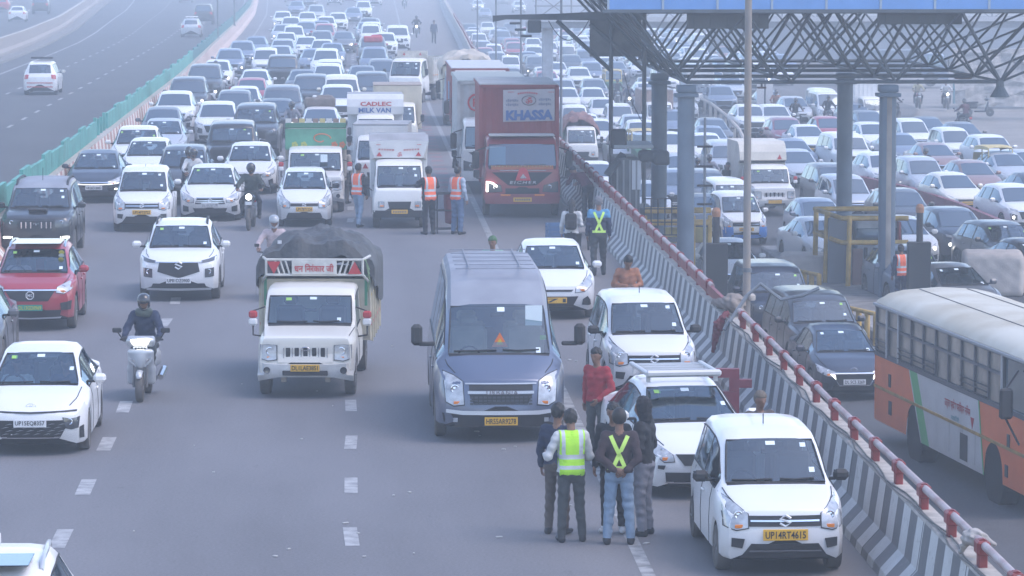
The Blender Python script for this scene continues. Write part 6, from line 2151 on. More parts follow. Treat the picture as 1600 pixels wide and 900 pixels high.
 t_ = text_mb("उत्तर प्रदेश परिवहन निगम", width=1.75, height=.24, bold=.02)
 M = Matrix.Rotation(-math.pi / 2, 4, 'Z')
 t2 = MB().merge(t_, M)
 t2.build('side_lettering', REDT, bo, loc=(x - .010, yf + 2.35, zb - .33))
 MB().merge(text_mb("नमामि गंगे", width=.55, height=.11, bold=.015), M).build('side_lettering', mat("letter_teal", (.10, .30, .32), .6), bo, loc=(x - .010, yf + 2.5, zb - .56))
 MB().prism([(-.12, .22), (.12, .22), (0, 0)], 0, -.004, 'x').build('side_emblem', REDT, bo, loc=(x - .008, yf + 1.35, zb - .62))
 for y, z, w_, h_ in ((L / 2 - 1.25, 1.35, .18, .26), (L / 2 - 1.3, .80, .22, .28), (yf + 1.9, .75, .5, .5), (yf - .95, 1.25, .16, .26), (yf - .85, .70, .18, .22)):
  MB().box((x - .008, y, z), (.012, w_, h_), 0, .003).build('side_vent', mat("vent_dark", (.06, .055, .05), .8), bo)
 # hatch outlines on the white panel
 q = MB()
 for y0_, y1_ in ((yf + 1.15, yf + 2.0), (yf + 2.1, yf + 2.9)):
  for a in (y0_, y1_): q.box((x - .007, a, .80), (.006, .012, .55), 0)
 q.build('hatch_lines', mat("hatch_line", (.25, .25, .24), .8), bo)
 ty, ri = wheel_parts(.5, .28, False)
 tym, rim = ty.mesh('wheel', TYRE, 40), ri.mesh('rim', STEEL, 40)
 for yw in (yr, yf):
  for sg in (1, -1):
   o = link('wheel', tym, root, (sg * (W / 2 - .18), yw, .5))
   link('rim', rim, o, None, None if sg > 0 else (0, 0, math.pi))
 q = MB()
 q.box((-W / 2 - .32, -L / 2 + .25, 2.05), (.24, .12, .55), 0, .04).tube([(-W / 2 - .32, -L / 2 + .3, 2.3), (-W / 2 - .02, -L / 2 + .5, 2.6)], .02, 6).tube([(-W / 2 - .32, -L / 2 + .3, 1.8), (-W / 2 - .05, -L / 2 + .3, 1.3)], .02, 6)
 q.build('door_mirror', TRIM, root)
 return root
def auto_rickshaw(pos, rz, label, group=None):
 root = empty('auto_rickshaw', pos, rz, label, 'rickshaw', group)
 YEL = mat("rickshaw_yellow", (.58, .46, .20), .65, noise=.2)
 GRE = mat("rickshaw_green", (.03, .14, .07), .5, dust=.4)
 q = MB()
 rows = []
 for y, w_, z0, z1 in ((-.55, .52, 1.56, 1.68), (-.35, .58, 1.58, 1.74), (.3, .62, 1.58, 1.76), (1.0, .62, 1.5, 1.72), (1.2, .58, 1.4, 1.6)):
  rows.append([(-w_, y, z0), (-w_ * .95, y, z1 - .04), (-w_ * .5, y, z1), (w_ * .5, y, z1), (w_ * .95, y, z1 - .04), (w_, y, z0)])
 q.grid(rows)
 q.grid([[(-.58, 1.2, 1.4), (.58, 1.2, 1.4)], [(-.62, 1.25, .75), (.62, 1.25, .75)]])
 q.build('canopy', YEL, root, smooth=50)
 q = MB()
 rows = [[(-.30, -1.1, .35), (-.22, -1.2, .6), (0, -1.25, .68), (.22, -1.2, .6), (.30, -1.1, .35)], [(-.46, -.85, .35), (-.46, -.9, .9), (0, -.98, 1.0), (.46, -.9, .9), (.46, -.85, .35)], [(-.56, -.6, .3), (-.56, -.62, .95), (0, -.66, 1.02), (.56, -.62, .95), (.56, -.6, .3)]]
 q.grid(rows)
 for sg in (1, -1): q.box((sg * .62, .62, .62), (.05, 1.25, .60), 0, .02)
 q.box((0, .3, .38), (1.2, 1.7, .10), 0).box((0, 1.2, .55), (1.2, .1, .5), 0)
 q.build('body', GRE, root, smooth=40)
 MB().box((0, -.64, 1.02), (1.10, .05, .14), 0, .02).build('yellow_band', mat("rickshaw_band", (.62, .42, .08), .6), root)
 MB().grid([[(-.52, -.62, 1.08), (.52, -.62, 1.08)], [(-.49, -.50, 1.57), (.49, -.50, 1.57)]]).build('windscreen', GLASS, root)
 for sg in (1, -1): MB().tube([(sg * .54, -.62, 1.0), (sg * .51, -.50, 1.6)], .03, 6).tube([(sg * .6, .05, .9), (sg * .6, .05, 1.6)], .025, 6).build('pillar', YEL, root)
 MB().box((0, .75, .85), (1.1, .15, .6), 0, .05).box((0, .5, .6), (1.1, .5, .15), 0, .05).build('seat', SEAT, root)
 ty, ri = wheel_parts(.21, .11, False)
 tym = ty.mesh('wheel', TYRE, 40)
 for p in ((0, -1.0, .21), (.52, .85, .21), (-.52, .85, .21)): link('wheel', tym, root, p)
 MB().lathe([(.09, -.02), (.09, .01), (0, .03)], 12, 0, Matrix.Translation((0, -1.26, .72)) @ Matrix.Rotation(math.pi / 2, 4, 'X')).build('headlight', LAMP, root)
 return root
def spoke_wheel(root, y, r, w=.09, steer=None):
 M = Matrix.Rotation(math.pi / 2, 4, 'Y')
 o = MB().lathe([(r * .72, -w * .45), (r * .93, -w / 2), (r, -w * .25), (r, w * .25), (r * .93, w / 2), (r * .72, w * .45)], 24, 0, M).build('wheel', TYRE, root, loc=(0, y, r), smooth=40)
 q = MB().lathe([(r * .73, -w * .35), (r * .66, 0), (r * .73, w * .35)], 20, 0, M).lathe([(.0, -.05), (.045, -.045), (.045, .045), (0, .05)], 10, 0, M)
 for k in range(6):
  a = k * math.pi / 3
  q.tube([(0, 0, 0), (0, r * .7 * math.cos(a), r * .7 * math.sin(a))], .010, 5)
 q.build('rim', RIM, o)
 return o
def motorbike(pos, rz, label, col='black', scooter=False, lit=True, group=None, cat=None, hero=False):
 root = empty('scooter' if scooter else 'motorcycle', pos, rz, label, cat or ('scooter' if scooter else 'motorcycle'), group)
 pm = PAINTS[col]
 if scooter:
  spoke_wheel(root, -.62, .235, .10); spoke_wheel(root, .62, .235, .10)
  sdf_mb([('b', 0, (0, -.42, .66), (.185, .055, .21), .05, .35), ('b', 0, (0, -.36, .42), (.20, .06, .16), .05, .1), ('e', 0, (0, -.50, .70), (.10, .06, .17))], .05, .02).build('front_apron', pm, root, smooth=60)
  sdf_mb([('e', 0, (0, -.62, .40), (.085, .22, .13))], .02, .018, None, lambda g: np.maximum(.34 - g[..., 2], (.245 - np.sqrt((g[..., 1] + .62) ** 2 + (g[..., 2] - .235) ** 2)) * 0 + .26 - np.sqrt((g[..., 1] + .62) ** 2 + (g[..., 2] - .235) ** 2))).build('front_fender', pm, root, smooth=60)
  sdf_mb([('b', 0, (0, -.40, .98), (.20, .10, .075), .05, .3), ('e', 0, (0, -.48, 1.0), (.17, .08, .08))], .04, .018).build('handlebar_cowl', pm, root, smooth=60)
  sdf_mb([('b', 0, (0, .55, .60), (.17, .45, .15), .10, -.08), ('b', 0, (0, .85, .66), (.13, .22, .10), .06, -.1)], .05, .022).build('rear_body', pm, root, smooth=60)
  MB().box((0, -.02, .30), (.34, .62, .10), 0, .03).build('footboard', TRIM, root)
  sdf_mb([('b', 0, (0, .48, .80), (.15, .42, .06), .05, -.05)], .03, .02).build('seat', TRIM, root, smooth=60)
  MB().tube([(.30, -.30, 1.0), (.12, -.38, .99), (-.12, -.38, .99), (-.30, -.30, 1.0)], .018, 6).build('handlebar', TRIM, root)
  hz_ = .985
  MB().prism([(-.10, -.05), (.10, -.05), (.135, .03), (0, .05), (-.135, .03)], -.565, -.50, 'y').build('headlight', LIT if lit else LAMP, root, loc=(0, 0, hz_))
  for sg in (1, -1):
   MB().prism([(.05, .60), (.06, .56), (.17, .68), (.16, .76)] if sg > 0 else [(-.05, .60), (-.06, .56), (-.17, .68), (-.16, .76)], -.535, -.50, 'y').build('indicator', LAMP, root)
   MB().tube([(sg * .26, -.33, 1.0), (sg * .33, -.36, 1.13)], .01, 5).box((sg * .34, -.37, 1.16), (.13, .03, .08), 0, .025).build('mirror', TRIM, root)
   MB().tube([(sg * .09, -.60, .24), (sg * .085, -.50, .62)], .02, 6).build('fork', STEEL, root)
  MB().tube([(.20, .35, .30), (.22, .8, .40)], .05, 8).build('exhaust', CHROME, root)
  if hero:
   MB().box((0, -.515, .855), (.20, .012, .10), 0, .004).build('number_plate', PLW, root)
   q = MB()
   for k in range(4): q.box((-.065 + .043 * k, -.524, .873), (.026, .004, .03), 0).box((-.065 + .043 * k, -.524, .836), (.026, .004, .03), 0)
   q.box((0, -.5235, .8545), (.006, .003, .06), 0).box((0, -.5235, .873), (.15, .003, .004), 0).box((0, -.5235, .836), (.15, .003, .004), 0)
   q.build('plate_characters', INK, root)
   q = MB().prism([(-.15, .70), (-.03, .58), (0, .60), (.03, .58), (.15, .70), (0, .66)], -.535, -.50, 'y').build('apron_chrome', CHROME, root)
 else:
  spoke_wheel(root, -.66, .30, .09); spoke_wheel(root, .62, .30, .11)
  for sg in (1, -1): MB().tube([(sg * .08, -.66, .30), (sg * .08, -.46, .85), (sg * .08, -.42, .95)], .024, 6).build('fork', STEEL, root)
  sdf_mb([('e', 0, (0, -.66, .47), (.075, .27, .14))], .02, .018, None, lambda g: np.maximum(.40 - g[..., 2], .325 - np.sqrt((g[..., 1] + .66) ** 2 + (g[..., 2] - .30) ** 2))).build('front_fender', pm, root, smooth=60)
  sdf_mb([('e', 0, (0, -.10, .84), (.14, .30, .12))], .02, .02).build('fuel_tank', pm, root, smooth=60)
  sdf_mb([('b', 0, (0, .42, .80), (.13, .36, .06), .05, -.06)], .02, .02).build('seat', TRIM, root, smooth=60)
  MB().box((0, -.02, .46), (.26, .36, .30), 0, .05).box((0, -.02, .68), (.18, .5, .10), 0, .03).build('engine', mat("engine_alloy", (.12, .12, .125), .5, .5), root)
  MB().tube([(.14, -.1, .35), (.16, .3, .30), (.18, .75, .38)], .045, 8).build('exhaust', CHROME, root)
  MB().tube([(.36, -.30, 1.05), (.15, -.40, 1.04), (-.15, -.40, 1.04), (-.36, -.30, 1.05)], .016, 6).build('handlebar', TRIM, root)
  MB().lathe([(.095, -.08), (.10, .0), (.07, .02)], 14, 0, Matrix.Translation((0, -.53, .90)) @ Matrix.Rotation(math.pi / 2, 4, 'X')).build('headlamp_shell', TRIM, root)
  MB().lathe([(.085, 0), (.07, .012), (0, .02)], 14, 0, Matrix.Translation((0, -.55, .90)) @ Matrix.Rotation(math.pi / 2, 4, 'X')).build('headlight', LIT if lit else LAMP, root)
  MB().box((0, -.60, .73), (.17, .012, .09), 0, .003).build('number_plate', PLW, root)
  MB().box((0, .80, .72), (.16, .10, .12), 0, .03).build('tail_light', REDL, root)
  for sg in (1, -1): MB().tube([(sg * .30, -.33, 1.05), (sg * .36, -.35, 1.18)], .009, 5).box((sg * .37, -.36, 1.2), (.11, .025, .07), 0, .02).build('mirror', TRIM, root)
 return root
RIDE_S = dict(pelvis=(0, .30, .93), waist=(0, .27, 1.07), chest=(0, .21, 1.27), neck=(0, .17, 1.45), head=(0, .10, 1.60), face=(0, -1, -.05), hem=.90,
    sh=[(.175, .19, 1.39), (-.175, .19, 1.39)], el=[(.29, .03, 1.16), (-.29, .03, 1.16)], wr=[(.29, -.24, 1.06), (-.29, -.24, 1.06)], hd=[(-.05, -1, -.25), (.05, -1, -.25)], hup=[(0, -.2, 1), (0, -.2, 1)],
    hip=[(.10, .28, .90), (-.10, .28, .90)], kn=[(.16, -.13, .80), (-.16, -.13, .80)], an=[(.13, -.06, .42), (-.13, -.06, .42)], toe=[(.14, -.24, .37), (-.14, -.24, .37)])
RIDE_M = dict(RIDE_S, kn=[(.24, -.06, .74), (-.24, -.06, .74)], an=[(.22, .06, .36), (-.22, .06, .36)], toe=[(.23, -.10, .31), (-.23, -.10, .31)], wr=[(.33, -.25, 1.09), (-.33, -.25, 1.09)], el=[(.33, .02, 1.17), (-.33, .02, 1.17)])
PILLION = dict(RIDE_M, pelvis=(0, .62, .95), waist=(0, .60, 1.1), chest=(0, .58, 1.30), neck=(0, .56, 1.48), head=(0, .50, 1.63), sh=[(.17, .56, 1.42), (-.17, .56, 1.42)], el=[(.26, .42, 1.2), (-.26, .42, 1.2)], wr=[(.2, .30, 1.02), (-.2, .30, 1.02)],
    hip=[(.1, .6, .92), (-.1, .6, .92)], kn=[(.25, .28, .80), (-.25, .28, .80)], an=[(.24, .42, .42), (-.24, .42, .42)], toe=[(.25, .27, .37), (-.25, .27, .37)])
# ------------------------------------------------------------------ traffic
KW = {'tall hatchback': 'tall hatchback', 'hatchback': 'hatchback', 'sedan': 'sedan', 'compact suv': 'compact SUV', 'large suv': 'large SUV', 'boxy jeep': 'boxy jeep', 'mpv': 'people carrier', 'minivan': 'minivan', 'passenger van': 'passenger van'}
NM = {'mpv': 'people_carrier', 'large suv': 'large_sport_utility', 'compact suv': 'compact_sport_utility'}
HT = {k: max(z for _, z in v['top']) for k, v in TYPES.items()}
def note(px, py, desc, road, o=None, auto=False):
 VEH.append(dict(px=px, py=py, desc=desc, road=road, o=o, auto=auto))
def car(anchor, px, py, kind, colour, road='M', yaw=0, label=None, group=None, name=None, **kw):
 z = {'M': 0, 'L': 0, 'R': ZR}[road]
 p = TYPES[kind]
 tw = p['wheels'][0]
 rz = R(yaw)
 if anchor == 'b':
  g = G(px, py, z)
  c = g + Matrix.Rotation(rz, 3, 'Z') @ Vector((0, p['L'] / 2 - tw, 0))
  if kw.pop('rear', False): c = g + Vector((0, p['L'] / 2 - .6, 0)); rz += math.pi
 else:
  h = kw.pop('h', HT[kind])
  g = G(px, py, z + h)
  c = Vector((g.x, g.y, z)) - Matrix.Rotation(rz, 3, 'Z') @ Vector((0, .2 * p['L'], 0))
 near = kw.pop('near', c.y < (135 if road == 'M' else 112))
 grp = group or {'M': 'cars in the jam on the main road', 'R': 'cars in the queues on the toll road', 'L': 'cars on the opposite carriageway'}[road]
 if 'plate' not in kw and c.y < 175 and road != 'L' and kind in ('tall hatchback', 'hatchback', 'sedan', 'compact suv', 'large suv', 'mpv', 'minivan', 'boxy jeep'):
  zz = {'tall hatchback': .55, 'hatchback': .50, 'sedan': .43, 'compact suv': .50, 'large suv': .64, 'mpv': .52, 'minivan': .5, 'boxy jeep': .6}[kind]
  kw['plate'] = (zz, None, PLW if rnd.random() < .8 else PLY)
 root, lf = spawn(kind, colour, c, rz, near, label=label, group=grp, name=name or NM.get(kind), **kw)
 ty_ = py if anchor == 't' else py - 5650 / max(20, c.y) * HT[kind]
 note(px, ty_, f"{colour} {KW[kind]}", road, root, label is None)
 return root, lf
# ---- right-hand row beside the barrier
root, lf = car('b', 1214, 890, 'tall hatchback', 'white', 'M', 0, "white tall hatchback with black mirrors and yellow plate UP14RT4615, nearest the barrier", mirror=None, plate=(.545, 'UP14RT4615', PLY, .54, .135), badge=('s', .712, 1.35), tag_='bm', extra={'mirror': 'black'}) if False else (None, None)
def hero(anchor, px, py, kind, colour, label, yaw=0, **kw):
 return car(anchor, px, py, kind, colour, 'M', yaw, label, **kw)
BM = dict(tag_='bm', extra={'mirror': 'black'})
root, lf = hero('b', 1214, 888, 'tall hatchback', 'white', "white tall hatchback with black mirrors and yellow plate UP14RT4615, nearest to the camera", 1.5, plate=(.545, 'UP14RT4615', PLY, .56, .14), badge=('s', .717, 1.5), **BM)
MB().tube([(0, .2, 1.66), (.01, .27, 1.78)], .008, 5).build('antenna', TRIM, root)
mb, c = number_plate(lf, .34, None, TRIM, .9, .02); mb.build('intake_slat', mat("slat_grey", (.06, .06, .065), .6), root)
root, lf = hero('b', 1014, 618, 'tall hatchback', 'white', "white tall hatchback with dark mirrors parked by the barrier, behind the man in red", 3, plate=(.545, None, PLY, .50, .12), badge=('s', .717, 1.5), **BM)
MB().tube([(0, .2, 1.66), (.01, .27, 1.78)], .008, 5).build('antenna', TRIM, root)
DZ = dict(FEAT)['hatchback']
FEAT['hatchback wide'] = None
DZF = [('grille', 'trim', [(-.46, .66), (.46, .66)], [(-.34, .50), (.34, .50)], 0, .006), ('headlight', 'lamp', [(.50, .66), (.64, .76), (.78, .88)], [(.48, .56), (.62, .55), (.77, .68)], 1, .008),
  ('lower_intake', 'trim', [(-.60, .40), (.60, .40)], [(-.58, .26), (.58, .26)], 0, .007), ('lower_chrome', 'chrome', [(-.60, .255), (.60, .255)], [(-.56, .235), (.56, .235)], 0, .012), ('fog_recess', 'trim', [(.60, .50), (.70, .50)], [(.62, .44), (.70, .45)], 1, .006)]
root, lf = hero('b', 1088, 768, 'sedan', 'white', "white sedan with a silver roof carrier, wedged behind the nearest tall hatchback", 6, plate=(.44, 'UP', PLY, .5, .12, 0), tag_='dz', extra={'feat': DZF})
q = MB()
for sg in (1, -1): q.box((sg * .52, .28, 1.585), (.07, 1.35, .06), 0, .015)
for y in (-.38, -.1, .2, .5, .78, .94): q.box((0, y, 1.57), (1.06, .05, .03), 0)
q.box((0, -.42, 1.59), (1.12, .10, .10), 0, .03)
for sg in (1, -1):
 for y in (-.3, .8): q.box((sg * .50, y, 1.51), (.05, .08, .11), 0)
q.build('roof_carrier', mat('carrier_alloy', (.50, .51, .52), .5, .3), root)
root, lf = hero('b', 866, 495, 'hatchback', 'white', "white hatchback half hidden behind the slate blue van, open door light red", plate=(.42, '71', PLY, .44, .12), tag_='gi', extra={'feat': [('grille', 'trim', [(-.36, .64), (.36, .64)], [(-.32, .60), (.32, .60)], 0, .006), ('headlight', 'lamp', [(.42, .68), (.60, .80), (.76, .92)], [(.40, .58), (.60, .60), (.76, .72)], 1, .008),
    ('lower_grille', 'trim', [(-.46, .50), (.46, .50)], [(-.34, .28), (.34, .28)], 0, .008), ('fog_recess', 'trim', [(.56, .44), (.66, .50), (.72, .42)], [(.54, .32), (.66, .31), (.74, .31)], 1, .008)]})
root["label"] = "white hatchback with big dark lower grille, half hidden behind the slate blue van"
# ---- slate blue passenger van
root, lf = hero('b', 779, 680, 'passenger van', 'slate blue', "slate blue passenger van with beige seats and yellow plate HR55AR9278", tag_='ur', extra={'type': dict(roofmat=3)}, plate=(.36, 'HR55AR9278', PLY, .52, .13, 0, .05), cat='van')
t = lf.front_t(0, .80) - 3.1
text_mb("URBANIA", width=.50, height=.07, bold=.03, spacing=1.15).build('name_lettering', CHROME, root, loc=(.02, t - .035, .805))
for sg in (1, -1):
 q = MB()
 q.box((sg * 1.30, -2.02, 1.61), (.18, .13, .34), 0, .05).box((sg * 1.14, -1.98, 1.46), (.26, .06, .07), 0, .02)
 q.build('door_mirror', TRIM, root)
q = MB()
for k in range(6):
 q.box((0, -.95 + k * .72, 2.565), (1.3, .02, .012), 0)
for x in (-.42, .42): q.box((x, .9, 2.563), (.02, 3.8, .012), 0)
q.build('roof_seams', mat("van_roof_seam", (.21, .225, .26), .75), root)
wv = [o for o in root.children if o.name.startswith('windscreen')][0]
q = MB().prism([(-.13, 0), (.13, 0), (0, .23)], 0, -.012).build('warning_triangle', mat("triangle_orange", (.70, .16, .03), .5, emit=None), root, loc=(.02, -2.10, 1.42))
MB().prism([(-.06, .035), (.06, .035), (0, .14)], -.013, -.016).build('triangle_face', mat("triangle_yellow", (.60, .45, .05), .5), q)
MB().box((.58, -1.72, 1.88), (.27, .01, .32), 0).build('paper_notice', STICK, root, rot=(0, 0, 0))
MB().box((.72, -1.95, 1.55), (.10, .01, .07), 0).build('screen_sticker', STICKG, root)
q = MB()
for j in range(3):
 for i in range(14): q.box((-.46 + .071 * i, lf.front_t(0, .7) - 3.1 - .024, .63 + .05 * j), (.055, .006, .03), 0)
q.build('grille_mesh', mat("grille_mesh_grey", (.05, .055, .06), .5), root)
# ---- left part of the main road
root, lf = hero('b', 55, 702, 'sedan', 'white', "white sedan with a full-width light bar and plate UP15EQ8357", plate=(.60 - .08, 'UP15EQ8357', PLW, .50, .12), tag_='vn',
    extra={'feat': [('grille', 'trim', [(-.60, .56), (.60, .56)], [(-.46, .30), (.46, .30)], 0, .006), ('headlight', 'lampd', [(.50, .60), (.62, .58), (.74, .60)], [(.54, .44), (.62, .42), (.72, .44)], 1, .008),
        ('light_bar', 'trim', [(-.70, .70), (0, .685), (.70, .70)], [(-.70, .68), (0, .665), (.70, .68)], 0, .010), ('chin_trim', 'chrome', [(-.46, .295), (.46, .295)], [(-.44, .275), (.44, .275)], 0, .012),
        ('corner_intake', 'trim', [(.74, .44), (.80, .46)], [(.74, .26), (.80, .26)], 1, .006)]}, badge=('h', .76, 1.1))
q = MB()
for j in range(4):
 for i in range(6): q.prism([(-.44 + .16 * i + .06 * (j % 2), .34 + .05 * j), (-.36 + .16 * i + .06 * (j % 2), .355 + .05 * j), (-.32 + .16 * i + .06 * (j % 2), .36 + .05 * j), (-.37 + .16 * i + .06 * (j % 2), .365 + .05 * j)], 0, -.008)
q.build('grille_pattern', mat("grille_fleck", (.22, .23, .24), .4, .5), root, loc=(0, lf.front_t(0, .42) - 2.24 - .022, 0))
root, lf = hero('t', -8, 853, 'compact suv', 'white', "white SUV with sunroof cut off at the bottom corner of the photo", plate=(.5, None, PLW))
MB().box((0, -.10, 1.655), (.92, .72, .012), 0, .004).build('sunroof', DGLASS, root)
for r_ in rails(lf, 1.95, 3.6, r=.028): r_.build('roof_rail', SILVERP, root, smooth=60)
MB().prism([(-.02, 0), (.11, 0), (.09, .10)], -.025, .025, 'x').build('fin_antenna', WHITE, root, loc=(0, 1.15, 1.61))
root, lf = hero('b', 53, 512, 'compact suv', 'red', "red SUV with silver roof rails and green number plate", plate=(.49, 'DL13GD0969', PLG, .50, .125), badge=('oct', .74, 1.15), tag_='mg', extra={'feat': [
 ('grille', 'trim', [(-.50, .83), (.50, .83)], [(-.36, .62), (.36, .62)], 0, .006), ('grille_rim', 'chrome', [(-.54, .855), (0, .86), (.54, .855)], [(-.54, .83), (0, .835), (.54, .83)], 0, .014), ('headlight', 'lamp', [(.54, .90), (.70, .97), (.84, 1.03)], [(.52, .79), (.68, .77), (.82, .84)], 1, .008),
 ('lower_intake', 'trim', [(-.62, .44), (.62, .44)], [(-.58, .28), (.58, .28)], 0, .006), ('corner_intake', 'trim', [(.60, .58), (.82, .62)], [(.62, .44), (.80, .44)], 1, .006), ('skid_plate', 'silver', [(-.62, .30), (0, .28), (.62, .30)], [(-.60, .265), (0, .25), (.60, .265)], 0, .02)]})
for r_ in rails(lf, 1.9, 3.5, r=.024): r_.build('roof_rail', CHROME, root, smooth=60)
MB().box((0, .12, 1.652), (1.0, 1.3, .008), 0, .003).build('sunroof', mat("roof_black_glass", (.03, .03, .035), .15, coat=.5), root)
for z_, yy_, m_ in ((1.46, -.52, STICKY), (1.40, -.60, STICK), (1.33, -.68, STICKY)):
 MB().lathe([(.06, 0), (0, .002)], 12, 0, Matrix.Rotation(-.9, 4, 'X')).build('screen_sticker', m_, root, loc=(.52, yy_ - .02, z_ + .015))
root, lf = hero('b', 62, 402, 'large suv', 'black', "dusty black large SUV with bright grille slats and bonnet scoop beside the median", plate=None, tag_='sc', extra={'type': dict(roofmat=3)})
for r_ in rails(lf, 1.9, 4.0, r=.03): r_.build('roof_rail', TRIM, root, smooth=60)
MB().tube([(0, -.2, 1.84), (0, -.12, 2.15)], .008, 5).build('antenna', TRIM, root)
MB().box((0, -1.72, 1.215), (.46, .32, .06), 0, .025).build('bonnet_scoop', TRIM, root)
q = MB()
for x in (-.36, -.25, -.13, .13, .25, .36): q.box((x, lf.front_t(0, .86) - 2.3 - .03, .87), (.035, .02, .16), 0, .005)
q.build('grille_slats', CHROME, root)
badge_w().build('badge', CHROME, root, loc=(0, lf.front_t(0, .9) - 2.3 - .035, .90))
for sg in (1, -1): MB().box((sg * .70, lf.front_t(.70, .56) - 2.3 - .02, .57), (.22, .02, .045), 0).build('lit_running_lamp', LIT, root)
hero('b', -66, 582, 'sedan', 'grey', "grey car mostly outside the frame, only its front wing and mirror showing")
root, lf = hero('b', 150, 315, 'sedan', 'navy', "dark navy sedan with a lit running-lamp line by the median, white plate", plate=(.47, 'HR26EX8883', PLW, .5, .12))
q = MB().tube([(x, lf.front_t(x, .565 + .05 * (abs(x) / .78) ** 3) - 2.24 - .02, .565 + .05 * (abs(x) / .78) ** 3) for x in np.linspace(-.78, .78, 15)], .013, 5)
q.build('running_lamp_line', mat("lamp_line_white", (.8, .82, .85), .3, emit=(1, 1, 1), estr=.6), root)
for sg in (1,): MB().box((sg * .66, lf.front_t(.66, .42) - 2.24 - .02, .42), (.20, .02, .06), 0).build('lit_fog_lamp', LIT, root)
root, lf = hero('b', 224, 360, 'tall hatchback', 'white', "white tall hatchback with yellow plate in the open lane left of the white saloon", plate=(.545, 'UP14FT0722', PLY, .50, .12), badge=('s', .717, 1.2), **BM)
MB().tube([(0, .2, 1.66), (.01, .25, 1.72)], .008, 5).build('antenna', TRIM, root)
root, lf = hero('b', 330, 343, 'sedan', 'white', "white saloon with chrome barred grille, beside the motorcyclist in black", plate=(.47, 'DL10CG7170', PLW, .48, .11), tag_='cz', extra={'feat': [
 ('grille', 'trim', [(-.36, .66), (.36, .66)], [(-.42, .50), (.42, .50)], 0, .006), ('grille_bar', 'chrome', [(-.38, .60), (.38, .60)], [(-.40, .58), (.40, .58)], 0, .012), ('grille_bar', 'chrome', [(-.38, .55), (.38, .55)], [(-.40, .535), (.40, .535)], 0, .012), ('grille_rim', 'chrome', [(-.38, .68), (.38, .68)], [(-.38, .66), (.38, .66)], 0, .014),
 ('headlight', 'lamp', [(.46, .66), (.62, .74), (.80, .82)], [(.46, .54), (.62, .54), (.78, .62)], 1, .008), ('lower_intake', 'trim', [(-.48, .38), (.48, .38)], [(-.42, .25), (.42, .25)], 0, .007), ('fog_recess', 'trim', [(.60, .42), (.76, .46)], [(.60, .28), (.76, .28)], 1, .006)]}, badge=('s', .60, 1.1))
root, lf = hero('b', 282, 466, 'compact suv', 'white', "white compact SUV with split lamps and roof rails in the empty middle lane", plate=(.47, 'UP81DZ0900', PLW, .54, .12), badge=('s', .80, 1.7), tag_='fx', extra={'feat': [
 ('grille', 'trim', [(-.42, .86), (0, .87), (.42, .86)], [(-.46, .66), (0, .52), (.46, .66)], 0, .006), ('running_lamp', 'lampd', [(.50, .90), (.66, .93), (.82, .98)], [(.50, .85), (.66, .86), (.82, .90)], 1, .008), ('grille_rim', 'chrome', [(-.52, .875), (.52, .875)], [(-.52, .86), (.52, .86)], 0, .014),
 ('headlight', 'lampd', [(.58, .72), (.76, .74)], [(.58, .54), (.76, .56)], 1, .010), ('lower_intake', 'trim', [(-.56, .40), (.56, .40)], [(-.62, .28), (.62, .28)], 0, .006), ('skid_plate', 'silver', [(-.72, .30), (0, .29), (.72, .30)], [(-.70, .25), (0, .24), (.70, .25)], 0, .016)]})
for r_ in rails(lf, 1.9, 3.5, r=.026): r_.build('roof_rail', TRIM, root, smooth=60)
root, lf = hero('b', 476, 352, 'hatchback', 'white', "small white hatchback right behind the tarpaulin pickup, yellow plate half hidden", plate=(.50, 'UP17BT1224', PLY, .46, .12), badge=('s', .62, 1.2), tag_='al', extra={'mirror': 'black', 'type': dict(W=1.55, w=[(a, b * .91) for a, b in TYPES['hatchback']['w']], wt=[(a, b * .92) for a, b in TYPES['hatchback']['wt']]),
    'feat': [('grille', 'trim', [(-.38, .66), (.38, .66)], [(-.38, .58), (.38, .58)], 0, .006), ('headlight', 'lamp', [(.40, .70), (.56, .80), (.70, .86)], [(.40, .54), (.56, .54), (.70, .62)], 1, .008), ('lower_intake', 'trim', [(-.44, .40), (.44, .40)], [(-.50, .26), (.50, .26)], 0, .007)]})
root, lf = hero('t', 393, 221, 'hatchback', 'white', "white hatchback with white mirrors, in front of the black boxy jeep", plate=None)
# ---- goods vehicles on the main road
pickup(G(478, 615) + Vector((.08, .55, 0)), R(-3.5), "dusty white pickup with grey tarpaulin load and red Hindi name board", cargo_hero, 'pickup trucks', "DL1LAE3851", 'warm white')
note(490, 352, 'tarpaulin pickup', 'M')
pickup(G(493, 330) + Vector((0, .55, 0)), 0, "white pickup with a painted green headboard behind the small hatchback", cargo_green, 'pickup trucks', ' ')
note(497, 195, 'green-fronted pickup', 'M')
mini_truck(G(624, 355) + Vector((0, .25, 0)), 0, "white mini truck with slanted white headboard and red triangles, orange-vested man leaning on it", plain_box(1.58, 2.25, .75, 2.38, BOXW, front=front_om), 'mini trucks', ' ')
note(624, 212, 'headboard mini truck', 'M')
mini_truck(G(592, 305) + Vector((0, .25, 0)), R(-4), "white mini truck with plain box, between the milk van and the headboard mini truck", plain_box(1.72, 2.3, .75, 2.10, BOXW), 'mini trucks', None)
tri(.18, .16).build('warning_triangle', REDT, bpy.data.objects['mini_truck.001'] if 'mini_truck.001' in bpy.data.objects else None, loc=(-.36, -.80, .86))
note(600, 192, 'plain box mini truck', 'M')
mini_truck(G(587, 262) + Vector((0, .25, 0)), 0, "milk van with white box reading CADLEC MILK VAN", plain_box(1.92, 2.6, .8, 2.42, BOXW, front=front_milk), 'mini trucks', None, name='milk_van')
note(587, 148, 'milk van', 'M')
